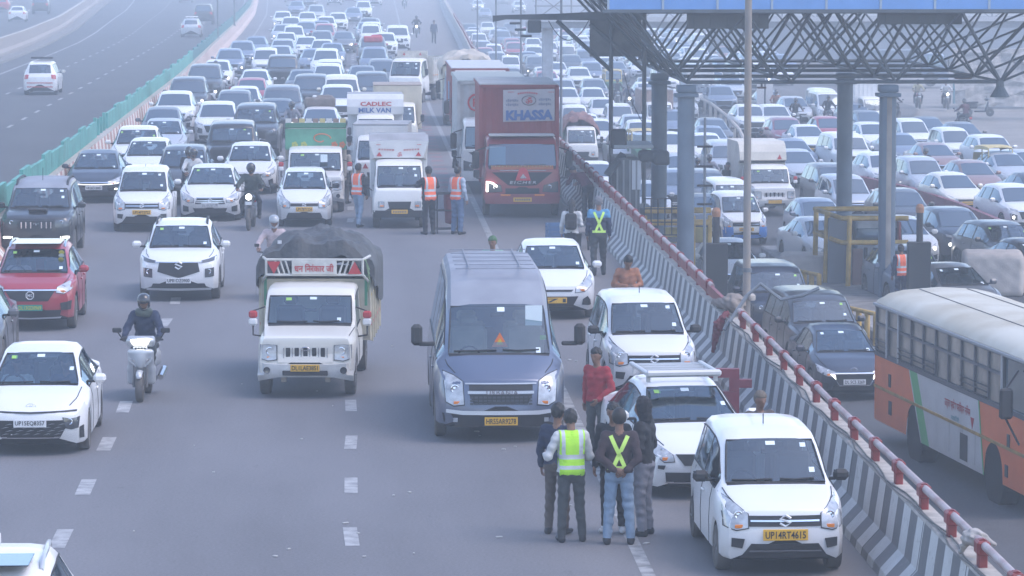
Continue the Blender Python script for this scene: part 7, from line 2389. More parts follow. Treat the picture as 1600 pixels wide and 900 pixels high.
mini_truck(G(622, 238) + Vector((0, .25, 0)), 0, "cream box truck just behind the milk van", plain_box(1.80, 2.6, .8, 2.42, BOXC, roof=mat("box_roof_brown", (.30, .24, .20), .7)), 'mini trucks', None, colour='cream')
note(614, 128, 'cream box truck', 'M')
def cargo_slats(root, yb):
 W, Ln = 1.7, 2.7
 q = MB()
 for sg in (1, -1):
  q.box((sg * W / 2, yb + Ln / 2, 1.25), (.05, Ln, .95), 0)
  for k in range(9): q.box((sg * (W / 2 + .04), yb + .1 + k * (Ln - .2) / 8, 1.3), (.05, .06, 1.1), 1)
  for z in (.9, 1.1, 1.6): q.box((sg * (W / 2 + .035), yb + Ln / 2, z), (.03, Ln, .05), 1 if z != 1.1 else 2)
 q.box((0, yb, 1.3), (W, .05, 1.05), 0).box((0, yb + Ln, 1.3), (W, .05, 1.05), 0).box((0, yb + Ln / 2, .78), (W, Ln, .08), 0)
 q.build('cargo_body', [mat("slat_body_cream", (.55, .51, .44), .7, noise=.35, nscale=4), mat("slat_white", (.62, .60, .56), .7), mat("slat_orange", (.50, .26, .12), .7)], root)
 MB().box((0, yb - .1, 1.98), (1.3, .06, .28), 0, .01).build('headboard', mat("slat_body_cream", (.55, .51, .44), .7), root)
 for sg in (1, -1): tri(.12, .12).build('warning_triangle', REDT, root, loc=(sg * .35, yb - .135, 1.93))
mini_truck(G(638, 160) + Vector((0, .25, 0)), R(-15), "white truck with slatted cargo body angled across the lane behind the box trucks", cargo_slats, 'mini trucks', None, scale=1.16)
note(640, 95, 'slatted white truck', 'M')
# lorry queue along the barrier
ROOFG = mat("container_roof_grey", (.36, .36, .36), .7, noise=.25, nscale=1)
CRED = mat("container_red", (.24, .036, .038), .65, noise=.25, nscale=1.2, dust=.3)
g = G(813, 336)
root, lf = lorry(g + Vector((0, -.28, 0)), 0, "red container lorry with KHASSA banner at the head of the queue", 'box', lit=-1)
t = lambda y, z: lf.front_t(y, z) - .975
text_mb("EICHER", width=.76, height=.085, bold=.03, spacing=1.3, shear=.15).build('maker_lettering', CHROME, root, loc=(.02, t(0, 1.02) - .035, 1.02))
q = MB().prism([(-.22, 0), (.22, 0), (.12, .30), (.05, .36), (-.05, .36), (-.12, .30)], 0, -.02).build('red_triangle', mat("triangle_red", (.55, .05, .06), .5), root, loc=(.02, t(0, 1.13) - .04, 1.075))
MB().prism([(-.10, .06), (.10, .06), (.0, .20)], -.021, -.03).build('triangle_hole', CHROME, q)
MB().box((.02, t(0, 1.36) - .01, 1.362), (1.30, .02, .02), 0).build('chrome_line', CHROME, root)
q = MB()
for k in range(34):
 q.box((-.86 + k * .052, t(0, 1.44) - .015 + .02, 1.468), (.036, .015, .05), k % 2)
q.box((0, t(0, 1.40) + .0, 1.42), (1.76, .02, .07), 2)
q.build('screen_fringe', [mat("fringe_gold", (.50, .32, .10), .7), mat("fringe_orange", (.48, .15, .05), .7), mat("fringe_base", (.42, .14, .06), .7)], root)
MB().box((0, -.42, 2.335), (1.86, .70, .05), 0, .02).build('cab_roof_visor', mat("visor_pale", (.42, .40, .38), .7), root)
MB().box((-.72, -.66, 1.76), (.52, .01, .52), 0).build('sun_sheet', mat("sheet_pale_blue", (.28, .34, .38), .7), root)
co = container(root, 1.05, 5.0, 2.2, .95, 3.66, CRED, ROOFG)
BANN = mat("banner_white", (.42, .40, .42), .7, noise=.15)
MB().grid([[(-.46 + 1.48 * a, 1.015 - .012 * math.sin(7 * a + 3 * b_), 3.55 - .92 * b_ + .03 * a) for a in np.linspace(0, 1, 9)] for b_ in np.linspace(0, 1, 6)]).build('banner', BANN, root)
bn = [o for o in root.children if o.name.startswith('banner')][0]
text_mb("KHASSA", width=1.36, height=.30, bold=.055, shear=.05).build('banner_lettering', BLUT, bn, loc=(.29, .985, 2.83), rot=(0, -.02, 0))
text_mb("ॐ", height=.19, bold=.02).build('banner_emblem', REDT, bn, loc=(.28, .985, 3.25))
badge_ring(.40, .27, .010, 24).build('emblem_ring', mat("ring_dark", (.10, .08, .10), .7), bn, loc=(.28, .99, 3.25))
q = MB()
for k in range(9): q.box((-.02 + k * .065, .992, 3.445 + .03 * math.sin(k * .39)), (.048, .006, .05), 0)
for x in (-.30, .86):
 for k in range(3): q.box((x + .06 * k, .992, 3.49), (.04, .006, .025), 0)
q.build('small_red_script', mat("script_red", (.48, .12, .13), .7), bn)
q = MB()
for x, z in ((-.36, 3.24), (-.36, 3.12), (.58, 3.27), (.58, 3.14)):
 for k in range(7): q.box((x + .052 * k, .992, z + .01 * (k % 2)), (.036, .006, .05 + .015 * ((k * 5) % 3)), 0)
q.build('small_blue_script', mat("script_blue_grey", (.17, .19, .27), .7), bn)
note(812, 115, 'red container lorry', 'M')
root, lf = lorry(G(757, 302) + Vector((.35, .5, 0)), 0, "pale grey container lorry directly behind the red one", 'box', 'dusty white', lit=None)
container(root, 1.05, 7.5, 2.2, .95, 3.38, mat("container_pale", (.46, .46, .46), .65, noise=.25, dust=.3), mat("container_roof_green_grey", (.26, .29, .28), .7))
badge_ring(.5, .5, .03, 20).build('painted_ring', REDT, root, loc=(-.55, 1.02, 2.75))
text_mb("R", height=.26, bold=.03).build('ring_letter', REDT, root, loc=(-.55, 1.02, 2.75))
note(728, 122, 'pale container lorry', 'M')
root, lf = lorry(G(741, 236) + Vector((.28, .5, 0)), 0, "third lorry of the queue, red with a wide white headboard", 'box', 'truck red', lit=-1)
container(root, 1.05, 8.5, 2.1, .95, 2.98, CRED, mat("container_roof_pale", (.44, .45, .46), .7))
MB().box((0, 1.0, 2.66), (1.9, .05, .58), 0, .01).build('headboard', BOXW, root)
MB().box((-1.13, 3.0, 1.9), (.02, 1.1, 1.1), 0).build('painted_panel', mat("side_panel_blue", (.10, .24, .42), .6), root)
note(745, 92, 'white-fronted red lorry', 'M')
root, lf = lorry(G(722, 196) + Vector((.3, .5, 0)), 0, "fourth lorry of the queue, its load under a cream tarpaulin", 'load', 'blue grey')
MB().box((0, 4.2, 1.7), (2.2, 6.2, 1.5), 0, .03).build('cargo_body', BODYC, root)
tarp_mound(2.3, 1.0, 7.4, 2.45, .62, 9, .3).build('tarpaulin', mat("tarpaulin_cream", (.50, .44, .36), .8, noise=.25, nscale=1.5), root, smooth=70)
note(718, 77, 'tarpaulin lorry', 'M')
# ---- jam on the main road, further back (px, py of the roof line)
JAM = [(218, 195, 'compact suv', 'white', 1), (236, 214, 'hatchback', 'white'), (258, 183, 'sedan', 'silver'), (256, 166, 'hatchback', 'grey'), (277, 141, 'compact suv', 'white'), (296, 119, 'large suv', 'dark grey', 1), (320, 111, 'hatchback', 'white', 1),
  (322, 99, 'large suv', 'dark grey'), (341, 93, 'hatchback', 'white', 1), (360, 75, 'compact suv', 'blue grey', 1), (379, 63, 'compact suv', 'blue grey', 1), (401, 56, 'sedan', 'blue grey'), (341, 157, 'compact suv', 'white'),
  (364, 188, 'boxy jeep', 'black'), (291, 224, 'mpv', 'dark grey'), (368, 139, 'mpv', 'grey'), (382, 134, 'hatchback', 'white'), (402, 160, 'large suv', 'dark grey'), (433, 153, 'hatchback', 'dark grey'), (442, 132, 'large suv', 'grey'),
  (394, 121, 'hatchback', 'red'), (400, 107, 'sedan', 'white'), (442, 85, 'boxy jeep', 'dark grey', 1), (416, 74, 'tall hatchback', 'white'), (474, 107, 'sedan', 'grey'), (487, 115, 'large suv', 'dark grey'), (490, 75, 'sedan', 'blue grey'),
  (516, 92, 'tall hatchback', 'white'), (513, 98, 'mpv', 'white'), (533, 116, 'large suv', 'cream'), (527, 131, 'compact suv', 'white'), (566, 101, 'sedan', 'grey'), (580, 111, 'large suv', 'dark grey'), (597, 91, 'mpv', 'grey'),
  (502, 165, 'sedan', 'white'), (479, 56, 'sedan', 'white'), (447, 50, 'hatchback', 'white'), (442, 37, 'sedan', 'silver', 1), (479, 33, 'compact suv', 'blue grey', 1), (519, 66, 'sedan', 'blue grey', 1), (537, 48, 'sedan', 'grey', 1), (582, 56, 'large suv', 'grey', 1),
  (585, 72, 'mpv', 'blue grey'), (601, 50, 'compact suv', 'white'), (621, 39, 'large suv', 'white'), (442, 17, 'compact suv', 'white', 1), (480, 18, 'compact suv', 'white'), (494, 7, 'mpv', 'silver'), (464, 1, 'sedan', 'blue grey'),
  (528, 19, 'compact suv', 'white'), (552, 11, 'sedan', 'blue grey'), (568, 1, 'mpv', 'white'), (522, -14, 'compact suv', 'white'), (586, -12, 'hatchback', 'white'), (485, -10, 'sedan', 'grey'), (545, -16, 'sedan', 'white'), (455, -16, 'hatchback', 'silver')]
for it in JAM:
 px, py, kd, col = it[:4]
 car('t', px, py, kd, col, 'M', rnd.uniform(-1.2, 1.2), lit=(len(it) > 4))
# luggage on the taxi roof and the red bundle on the far pickup
for px, py, D_, w_, lab, m_ in ((500, 152, None, 1.2, "brown luggage bundle strapped on the white sedan's roof", mat("luggage_brown", (.17, .14, .12), .9, noise=.3)), (583, 57, None, 1.1, "red cloth bundle on the roof of a grey SUV far back", mat("bundle_red", (.40, .05, .07), .9))):
 hh = 1.48 if w_ > 1.1 else 1.86
 g = G(px, py + 13 if w_ > 1.1 else py + 8, hh)
 o = empty("luggage_bundle", (g.x, g.y, hh - .03), 0, lab, "luggage")
 sdf_mb([('b', 0, (0, 0, .17), (w_ / 2, .5, .17), .08), ('b', 0, (.2, .1, .27), (.3, .3, .16), .1)], .05, .05, lambda g_: .02 * np.sin(16 * g_[..., 0]) * np.sin(13 * g_[..., 1] + 9 * g_[..., 2])).build("bundle", m_, o, smooth=60)
# ---- opposite carriageway, seen from behind
root, lf = car('b', 64, 148, 'mpv', 'white', 'L', 0, "white people carrier with roof rack driving away alone on the opposite carriageway", rear=True, near=True)
MB().box((0, .1, 1.80), (1.0, 1.3, .04), 0, .01).box((0, .76, 1.84), (1.1, .05, .10), 0).build('roof_rack', TRIM, root)
MB().box((0, 2.19, .80), (.50, .02, .13), 0).build('number_plate', PLY, root)
for z in (.62, .42): MB().box((0, 2.205, z), (1.3, .02, .045), 0).build('red_trim', REDL, root)
root, lf = car('b', 299, 58, 'hatchback', 'silver', 'L', 0, "pale hatchback with a roof carrier driving away, beside the dark car", rear=True)
MB().box((0, .2, 1.60), (1.0, 1.2, .06), 0, .02).build('roof_rack', WHITE, root)
car('b', 318, 38, 'large suv', 'dark grey', 'L', 0, "dark car with red tail lamps driving away beyond the pale hatchback", rear=True)
car('b', 290, 4, 'sedan', 'grey', 'L', 0, "faint grey car at the top edge of the opposite carriageway", rear=True)
car('b', 26, 34, 'sedan', 'white', 'L', 2, "white saloon on the service road behind the parapet wall", rear=True)
car('b', 62, 22, 'large suv', 'dark grey', 'L', 2, "dark SUV on the service road behind the parapet wall", rear=True)
car('b', 2, 18, 'hatchback', 'red', 'L', 2, "red car at the top corner beyond the parapet wall", rear=True)
# ---- toll road queues
TOLL = [(1197, 407, 'large suv', 'navy', 3, "dark blue large SUV behind the lamp post, nearest row of the toll road"), (1260, 449, 'large suv', 'dark grey', 4, "dusty dark SUV between the dark blue SUV and the hexagon-grilled sedan"),
  (1297, 501, 'sedan', 'navy', 3, "dark sedan with a bright hexagonal grille beside the orange bus"), (1128, 369, 'sedan', 'white', 3, "white sedan partly hidden by the gate post, beside the left toll booth"),
  (1238, 232, 'hatchback', 'silver', 5), (1291, 253, 'mpv', 'grey', 6), (1313, 271, 'tall hatchback', 'silver', 6), (1268, 308, 'hatchback', 'blue grey', 5), (1266, 336, 'sedan', 'white', 9), (1313, 206, 'large suv', 'white', 6, None, 1), (1368, 236, 'compact suv', 'white', 6, None, 1),
  (1253, 193, 'sedan', 'white', 5), (1288, 181, 'hatchback', 'red', 5), (1221, 182, 'compact suv', 'maroon', 4), (1203, 162, 'compact suv', 'white', 4, None, 1), (1284, 141, 'minivan', 'white', 5), (1281, 137, 'minivan', 'white', 4), (1354, 190, 'hatchback', 'white', 6), (1348, 171, 'sedan', 'grey', 5),
  (1416, 184, 'tall hatchback', 'white', 6), (1441, 181, 'sedan', 'navy', 6), (1493, 189, 'sedan', 'grey', 7), (1481, 198, 'tall hatchback', 'white', 6), (1537, 209, 'compact suv', 'white', 7), (1396, 206, 'sedan', 'blue grey', 6), (1449, 221, 'sedan', 'brown', 7), (1430, 243, 'tall hatchback', 'silver', 7),
  (1509, 249, 'hatchback', 'brown', 8), (1477, 268, 'hatchback', 'cream', 9), (1570, 285, 'compact suv', 'white', 10, None, 1), (1396, 292, 'compact suv', 'dark grey', 6), (1602, 267, 'sedan', 'navy', 10), (1594, 232, 'sedan', 'silver', 8), (1474, 321, 'compact suv', 'navy', 9, None, 1), (1545, 342, 'compact suv', 'dark grey', 12), (1592, 369, 'sedan', 'dark grey', 14),
  (1395, 334, 'sedan', 'white', 6, None, 1), (1404, 380, 'compact suv', 'blue grey', 6), (1468, 407, 'sedan', 'grey', 10), (1122, 132, 'compact suv', 'blue grey', 2), (1104, 195, 'sedan', 'blue grey', 2), (1099, 207, 'hatchback', 'white', 2), (1131, 218, 'large suv', 'silver', 2), (1165, 162, 'compact suv', 'white', 3),
  (895, 163, 'tall hatchback', 'white', 1), (912, 177, 'hatchback', 'white', 1), (931, 185, 'hatchback', 'white', 1), (940, 152, 'hatchback', 'white', 1), (965, 161, 'tall hatchback', 'white', 1), (990, 178, 'hatchback', 'silver', 1), (999, 186, 'compact suv', 'white', 1), (972, 205, 'hatchback', 'silver', 1), (927, 251, 'hatchback', 'white', 2),
  (902, 104, 'compact suv', 'white', 1, None, 1), (925, 122, 'compact suv', 'grey', 1), (924, 136, 'hatchback', 'white', 1), (884, 69, 'minivan', 'white', 1), (922, 95, 'mpv', 'blue grey', 1), (914, 76, 'large suv', 'blue grey', 1), (746, 0, 'sedan', 'white', 0, None, 1), (757, 12, 'sedan', 'blue grey', 0), (810, 1, 'compact suv', 'white', 0, None, 1),
  (761, 34, 'hatchback', 'white', 0), (775, 45, 'sedan', 'silver', 0), (771, 68, 'tall hatchback', 'white', 0), (797, 86, 'tall hatchback', 'white', 0), (797, 35, 'mpv', 'grey', 0), (803, 57, 'sedan', 'blue grey', 0, None, 1), (832, 59, 'hatchback', 'white', 0), (833, 71, 'compact suv', 'white', 0), (836, 87, 'compact suv', 'dark grey', 0, None, 1),
  (880, 54, 'sedan', 'white', 1), (868, 96, 'sedan', 'white', 1), (876, 122, 'compact suv', 'silver', 1), (882, 136, 'hatchback', 'white', 1), (835, 28, 'hatchback', 'white', 1), (868, 20, 'sedan', 'silver', 1), (903, 40, 'sedan', 'grey', 1), (915, 55, 'hatchback', 'white', 1), (950, 60, 'mpv', 'blue grey', 1), (785, -8, 'sedan', 'grey', 0), (840, -12, 'hatchback', 'white', 1), (735, -14, 'compact suv', 'silver', 0),
  (997, 90, 'sedan', 'white', 1), (1010, 120, 'hatchback', 'grey', 1), (1046, 170, 'sedan', 'blue grey', 2), (1040, 205, 'hatchback', 'white', 2), (1060, 238, 'sedan', 'silver', 2), (1045, 262, 'compact suv', 'blue grey', 2), (1095, 262, 'mpv', 'grey', 3), (1000, 280, 'sedan', 'silver', 2), (1100, 300, 'sedan', 'dark grey', 3, None, 1), (1190, 222, 'hatchback', 'dark grey', 4), (960, 95, 'sedan', 'grey', 1), (1230, 215, 'sedan', 'blue grey', 5),
  (1235, 150, 'hatchback', 'silver', 4), (1195, 140, 'sedan', 'grey', 3), (1330, 160, 'hatchback', 'blue grey', 5), (1560, 236, 'hatchback', 'silver', 9)]
for it in TOLL:
 px, py, kd, col, yw = it[:5]
 lab = it[5] if len(it) > 5 else None
 root, lf = car('t', px, py, kd, col, 'R', yw + rnd.uniform(-1, 1), lab, lit=(len(it) > 6 and it[6] == 1))
 if lab and 'hexagonal' in lab:
  t_ = lambda y, z: lf.front_t(y, z) - 2.24
  q = MB().prism([(-.50, .62), (.50, .62), (.34, .36), (-.34, .36)], 0, -.012).build('hex_grille', TRIM, root, loc=(0, t_(.3, .5) - .03, 0))
  MB().tube([(-.50, -.02, .62), (.50, -.02, .62), (.34, -.02, .36), (-.34, -.02, .36)], .018, 6, closed=True).build('grille_rim', CHROME, q)
  for sg in (1, -1): MB().prism([(sg * .44, .60), (sg * .54, .62), (sg * .42, .50)], -.014, -.026).build('lit_running_lamp', LIT, q)
  MB().box((0, t_(.3, .44) - .065, .44), (.50, .012, .115), 0).build('number_plate', PLW, root)
  text_mb("DL 5CS 3269", width=.44, height=.075, bold=.015).build('plate_lettering', INK, root, loc=(0, t_(.3, .44) - .075, .44))
  badge_ring(.14, .08, .008).merge(text_mb("H", width=.06, height=.05, bold=.03, shear=.3)).build('badge', CHROME, root, loc=(0, t_(0, .70) - .02, .70))
# two-tone taxi and other special vehicles on the toll road
root, lf = car('b', 1160, 381, 'tall hatchback', 'white', 'R', 5, "white tall hatchback with bright blue lower bumper, by the lamp post", plate=(.545, None, PLY, .5, .12), near=True)
BLB = mat("bumper_bright_blue", (.06, .22, .62), .4, coat=.4)
for tp_, bt_ in (([(-.78, .62), (-.45, .62)], [(-.74, .26), (-.42, .26)]), ([(.45, .62), (.78, .62)], [(.42, .26), (.74, .26)]), ([(-.42, .36), (.42, .36)], [(-.42, .24), (.42, .24)])):
 lf.strip(tp_, bt_, False, .010, 6, 3).build('blue_bumper_panel', BLB, root, smooth=40)
car('t', 1130, 277, 'minivan', 'white', 'R', 4, "white minivan with long pale roof directly behind the blue-bumpered hatchback", near=True)
g = G(1203, 336, ZR)
pickup(g + Vector((0, .55, 0)), R(4), "white pickup with curved cream box body and red triangles on the toll road", cargo_curve_top, 'pickup trucks', ' ', near=True)
note(1212, 238, 'cream box pickup', 'R')
auto_rickshaw(G(1556, 293, ZR), R(9), "yellow and green auto rickshaw by the dusty verge", 'auto rickshaws')
note(1556, 238, 'auto rickshaw', 'R')
auto_rickshaw(G(1003, 262, ZR), R(2), "auto rickshaw half hidden behind the gantry post", 'auto rickshaws')
auto_rickshaw(G(957, 150, ZR), R(1), "auto rickshaw with orange-yellow top deep in the queue under the gantry", 'auto rickshaws')
rt = mini_truck(G(908, 262, ZR) + Vector((0, .25, 0)), R(1), "small truck loaded under a faded red tarpaulin behind the barrier", lambda root, yb: (MB().box((0, yb + 1.2, 1.2), (1.6, 2.4, .8), 0, .03).build('cargo_body', GRNP, root), tarp_mound(1.75, yb - .5, yb + 2.5, 1.62, .8, 3, .3).build('tarpaulin', mat("tarpaulin_red_brown", (.22, .11, .10), .8, noise=.3), root, smooth=70)), 'mini trucks', None, colour='dusty white')
note(908, 204, 'red tarpaulin truck', 'R')
rt = mini_truck(G(1365, 205, ZR) + Vector((0, .25, 0)), R(10), "white box truck behind the rust-streaked column", plain_box(1.7, 2.6, .8, 2.55, BOXW), 'mini trucks', None)
rt = mini_truck(G(1030, 215, ZR) + Vector((0, .25, 0)), R(2), "small brown-loaded truck seen between the two left columns", plain_box(1.7, 2.6, .8, 2.4, mat("box_brown", (.32, .22, .18), .7, noise=.3)), 'mini trucks', None)
rt = mini_truck(G(1097, 175, ZR) + Vector((0, .25, 0)), R(2), "white small truck far back beside the divider rail", plain_box(1.7, 2.6, .8, 2.5, BOXW), 'mini trucks', None)
root, lf = lorry(G(1475, 138, ZR) + Vector((0, 4, 0)), R(80), "blue grey lorry parked sideways behind the teal tin fence", 'load', 'blue grey', plate=False)
MB().box((0, 4.0, 1.7), (2.2, 5.4, 1.6), 0, .03).build('cargo_body', mat("cargo_blue_grey", (.20, .23, .27), .7, noise=.3), root)
chassis(root, .9, 6.7, 2.2, (4.5, 5.6), .46, .8)
b_ = bus(Vector((11.34 + 1.25 - .04, 68.2, ZR)), R(6.4), "orange and white city bus with pale roof cut off by the right edge")
note(1500, 440, 'orange bus', 'R')
# the rest of the jam: cars seen only as slivers of roof and glass between the ones above
def fill(road, lanes, y0, y1, most, yawf):
 z = {'M': 0, 'R': ZR}[road]
 taken = [(v['o'].location.x, v['o'].location.y) for v in VEH if v['o'] is not None and v['road'] == road]
 taken += [(o_.location.x, o_.location.y + k) for o_ in C.objects if o_.parent is None and o_.get('category') in ('pickup truck', 'small truck', 'lorry', 'rickshaw') for k in (0, 4, 8)]
 y, n = y0, 0
 while y < y1 and n < most:
  for ln in lanes(y):
   x, yy_ = ln + rnd.uniform(-.35, .35), y + rnd.uniform(-1.5, 1.5)
   if any(abs(x - a) < 2.0 and abs(yy_ - b) < 6.3 for a, b in taken) or rnd.random() < .12: continue
   taken.append((x, yy_))
   kd = rnd.choice(('hatchback', 'sedan', 'compact suv', 'tall hatchback', 'mpv', 'large suv', 'hatchback', 'sedan', 'compact suv'))
   col = rnd.choice(('white', 'white', 'white', 'white', 'silver', 'grey', 'blue grey', 'dark grey', 'navy', 'white', 'silver', 'red', 'brown'))
   rz = R(yawf(x, yy_) + rnd.uniform(-2, 2))
   root, lf = spawn(kd, col, Vector((x, yy_, z)), rz, False, label='x', group={'M': 'cars in the jam on the main road', 'R': 'cars in the queues on the toll road'}[road], name=NM.get(kd), lit=rnd.random() < .12)
   px = VX + x / yy_ * F
   note(px, VY + (H - z - HT[kd]) * F / yy_, f"{col} {KW[kd]}", road, root, True)
   n += 1
  y += 6.6
fill('M', lambda y: [cx(MB_, y) + 4.8, cx(MB_, y) + 7.4, cx(EL, y) - 2.8], 205, 330, 14, lambda x, y: 0)
fill('R', lambda y: [cx(RB, y) + 2.3 + 2.75 * k for k in range(12) if cx(RB, y) + 2.3 + 2.75 * k < (18.5 if y < 215 else min(33, 22 + (y - 215) * .2))], 168, 420, 95, lambda x, y: 1 + (x - 8) * .25)
# ------------------------------------------------------------------ labels for the unnamed cars: their colour and kind, then their neighbours
def relabel():
 used = {}
 for v in VEH:
  if v['o'] is not None and not v['auto']: used[v['o']['label']] = 1
 place = {'M': 'on the main road', 'R': 'on the toll road', 'L': 'on the opposite carriageway'}
 for v in VEH:
  if not v['auto']: continue
  c = []
  for w in VEH:
   if w is v or w['road'] != v['road']: continue
   dx, dy = w['px'] - v['px'], w['py'] - v['py']
   d = math.hypot(dx, dy * 1.4)
   if abs(dx) > abs(dy) * 1.3: rel = 'left of the' if dx > 0 else 'right of the'
   else: rel = 'behind the' if dy > 0 else 'in front of the'
   if w['desc'].split()[0] == 'white': d *= 1.7
   c.append((d, rel, w['desc']))
  c.sort(key=lambda a: a[0])
  art = {'M': 'main-road ', 'R': 'toll-road ', 'L': ''}[v['road']] + v['desc']
  tries = []
  for i in range(min(6, len(c))):
   for j in range(i + 1, min(8, len(c))):
    if c[i][1] != c[j][1]: tries.append(f"{art} {c[i][1]} {c[i][2]}, {c[j][1]} {c[j][2]}")
  for t in tries:
   if t not in used and len(t.split()) <= 16:
    break
  else:
   t = f"{art} {place[v['road']]} {c[0][1]} {c[0][2]}"
  used[t] = 1
  v['o']['label'] = t
relabel()
# ------------------------------------------------------------------ people, two-wheelers, small things
SHOE = mat("shoe_dark", (.018, .018, .02), .6)
SHOEW = mat("shoe_white", (.5, .5, .5), .6)
JEAN = cloth("jeans_blue", (.10, .15, .24))
JEANL = cloth("jeans_light", (.22, .30, .40))
BLK = cloth("cloth_black", (.016, .016, .02))
NAVY = cloth("cloth_navy", (.018, .028, .065))
DGR = cloth("trousers_dark_grey", (.055, .06, .06))
GRYT = cloth("trousers_grey", (.22, .22, .25))
BRN = cloth("trousers_brown", (.10, .08, .07))
MARD = cloth("jacket_dark_brown", (.045, .028, .032))
REDS = cloth("sweater_red", (.32, .022, .032))
WHT_ = cloth("cloth_white", (.58, .58, .57))
TAN = cloth("jacket_tan", (.33, .14, .075))
MAR = cloth("shirt_maroon", (.075, .02, .03))
OLIVE = cloth("jacket_olive", (.05, .06, .05))
PNK = cloth("jacket_pale_pink", (.50, .40, .40))
GRNS = cloth("shirt_green", (.05, .17, .09))
LIME = mat("vest_lime", (.42, .80, .04), .65, emit=None)
ORNG = mat("vest_orange", (.85, .15, .055), .65)
REFL = mat("reflective_tape", (.50, .53, .55), .45)
LIMET = mat("harness_lime", (.60, .85, .16), .6)
def G2(px, py, z=0.0):
 return G(px, py, z)
grp = "people gathered round the lime-vested man"
person("man in a lime reflective vest and dark trousers seen from behind", G(892, 846), math.pi + R(6), dict(top=WHT_, bottom=DGR, shoes=SHOE, vest=dict(mat=LIME, stripe=REFL), bulk=1.02),
  dict(head=(-.0, -.05, 1.605), wr=[(.30, -.22, 1.12), (-.12, -.26, 1.06)], el=[(.31, .02, 1.13), (-.25, -.02, 1.12)], hip=[(.09, .01, .9), (-.09, .01, .9)], kn=[(.11, 0, .5), (-.12, -.02, .5)], an=[(.13, .04, .09), (-.15, .0, .09)]), grp, 1.0, fold_seed=1)
person("man in dark jacket and brown trousers hidden behind the lime vest", G(871, 834), math.pi + R(-25), dict(top=NAVY, bottom=BRN, shoes=SHOE), None, grp, 1.0, fold_seed=2)
person("man in dark brown jacket with crossed lime straps, hands clasped behind", G(967, 850), math.pi + R(-4), dict(top=MARD, bottom=JEANL, shoes=SHOE, harness=dict(mat=LIMET, z=1.0), hair='beanie', leg=1.06),
  dict(hem=.90, el=[(.26, .10, 1.14), (-.24, .12, 1.13)], wr=[(.05, .19, .99), (-.09, .17, .97)], hd=[(-1, .05, -.35), (1, .05, -.45)], hup=[(0, 1, 0), (0, 1, 0)], an=[(.15, .02, .09), (-.15, .02, .09)], kn=[(.12, -.01, .5), (-.12, -.01, .5)]), grp, 1.02, fold_seed=3)
person("hooded man in black top and grey trousers turned towards the group", G(1005, 836), R(-115), dict(top=BLK, bottom=GRYT, shoes=SHOE, hair='hood', hairmat=BLK, leg=1.12, bulk=1.05),
  dict(wr=[(.26, -.18, 1.0), (-.12, -.30, 1.05)]), grp, 1.05, fold_seed=4)
person("man with white shoes and black clothes standing between the group's two others", G(958, 832), R(-15), dict(top=BLK, bottom=BLK, shoes=SHOEW), None, grp, 1.0, fold_seed=5)
person("bearded man in red sweater and grey trousers facing left", G(932, 716), R(-38), dict(top=REDS, bottom=DGR, shoes=SHOE, bulk=1.0), dict(wr=[(.15, -.17, .95), (-.24, .03, .88)], el=[(.27, .02, 1.14), (-.24, .06, 1.13)]), None, .97, fold_seed=6)
person("man in tan jacket looking down at his phone by the barrier", G(980, 535), R(8), dict(top=TAN, bottom=DGR, shoes=SHOE), dict(head=(0, -.07, 1.58), face=(0, -.75, -.65), el=[(.27, .02, 1.14), (-.27, .02, 1.14)], wr=[(.06, -.26, 1.12), (-.06, -.26, 1.12)]), None, 1.0, fold_seed=7)
person("worker in navy and light blue jacket with lime straps walking away", G(935, 430), math.pi + R(2), dict(top=NAVY, bottom=DGR, shoes=SHOE, harness=dict(mat=LIMET, z=.98), hair='cap', hairmat=mat("cap_grey", (.14, .14, .15), .8), yoke=cloth("yoke_light_blue", (.09, .28, .48)), leg=1.1, bulk=1.08), dict(an=[(.11, .16, .10), (-.12, -.10, .09)], kn=[(.11, .05, .50), (-.11, -.10, .51)]), None, 1.06, fold_seed=8)
person("woman in white jacket with a black backpack and long hair walking away", G(893, 424), math.pi + R(-8), dict(top=WHT_, bottom=BLK, shoes=SHOE, hair='long', backpack=mat("backpack_black", (.018, .018, .02), .8)), dict(an=[(.09, -.1, .09), (-.1, .14, .1)], wr=[(.25, -.1, .92), (-.18, -.26, 1.15)]), None, .98, fold_seed=9)
person("man in maroon shirt leaning out over the barrier rail", G(918, 345), math.pi + R(38), dict(top=MAR, bottom=BLK, shoes=SHOE, sleeve='long'),
  dict(waist=(0, -.10, 1.07), chest=(0, -.30, 1.20), neck=(0, -.46, 1.29), head=(0, -.58, 1.34), face=(0, -.6, -.8), sh=[(.175, -.40, 1.24), (-.175, -.40, 1.24)], el=[(.24, -.52, 1.02), (-.24, -.52, 1.02)], wr=[(.2, -.62, .98), (-.2, -.62, .98)]), None, 1.03, fold_seed=10)
vo = dict(mat=ORNG, stripe=REFL)
g3 = "men in orange vests at the checkpoint"
person("man in orange vest and jeans walking beside the small white hatchback", G(560, 355), math.pi + R(-35), dict(top=BLK, bottom=JEANL, shoes=SHOE, vest=vo), dict(an=[(.10, -.14, .09), (-.12, .16, .10)], kn=[(.10, -.12, .5), (-.11, .04, .5)]), g3, 1.0, fold_seed=11)
person("man in orange vest and black trousers leaning on the mini truck", G(670, 366), math.pi + R(28), dict(top=BLK, bottom=BLK, shoes=SHOE, vest=vo, leg=1.08, bulk=1.05), dict(el=[(.3, -.1, 1.25), (-.3, -.08, 1.22)], wr=[(.16, -.30, 1.32), (-.16, -.28, 1.3)]), g3, 1.04, fold_seed=12)
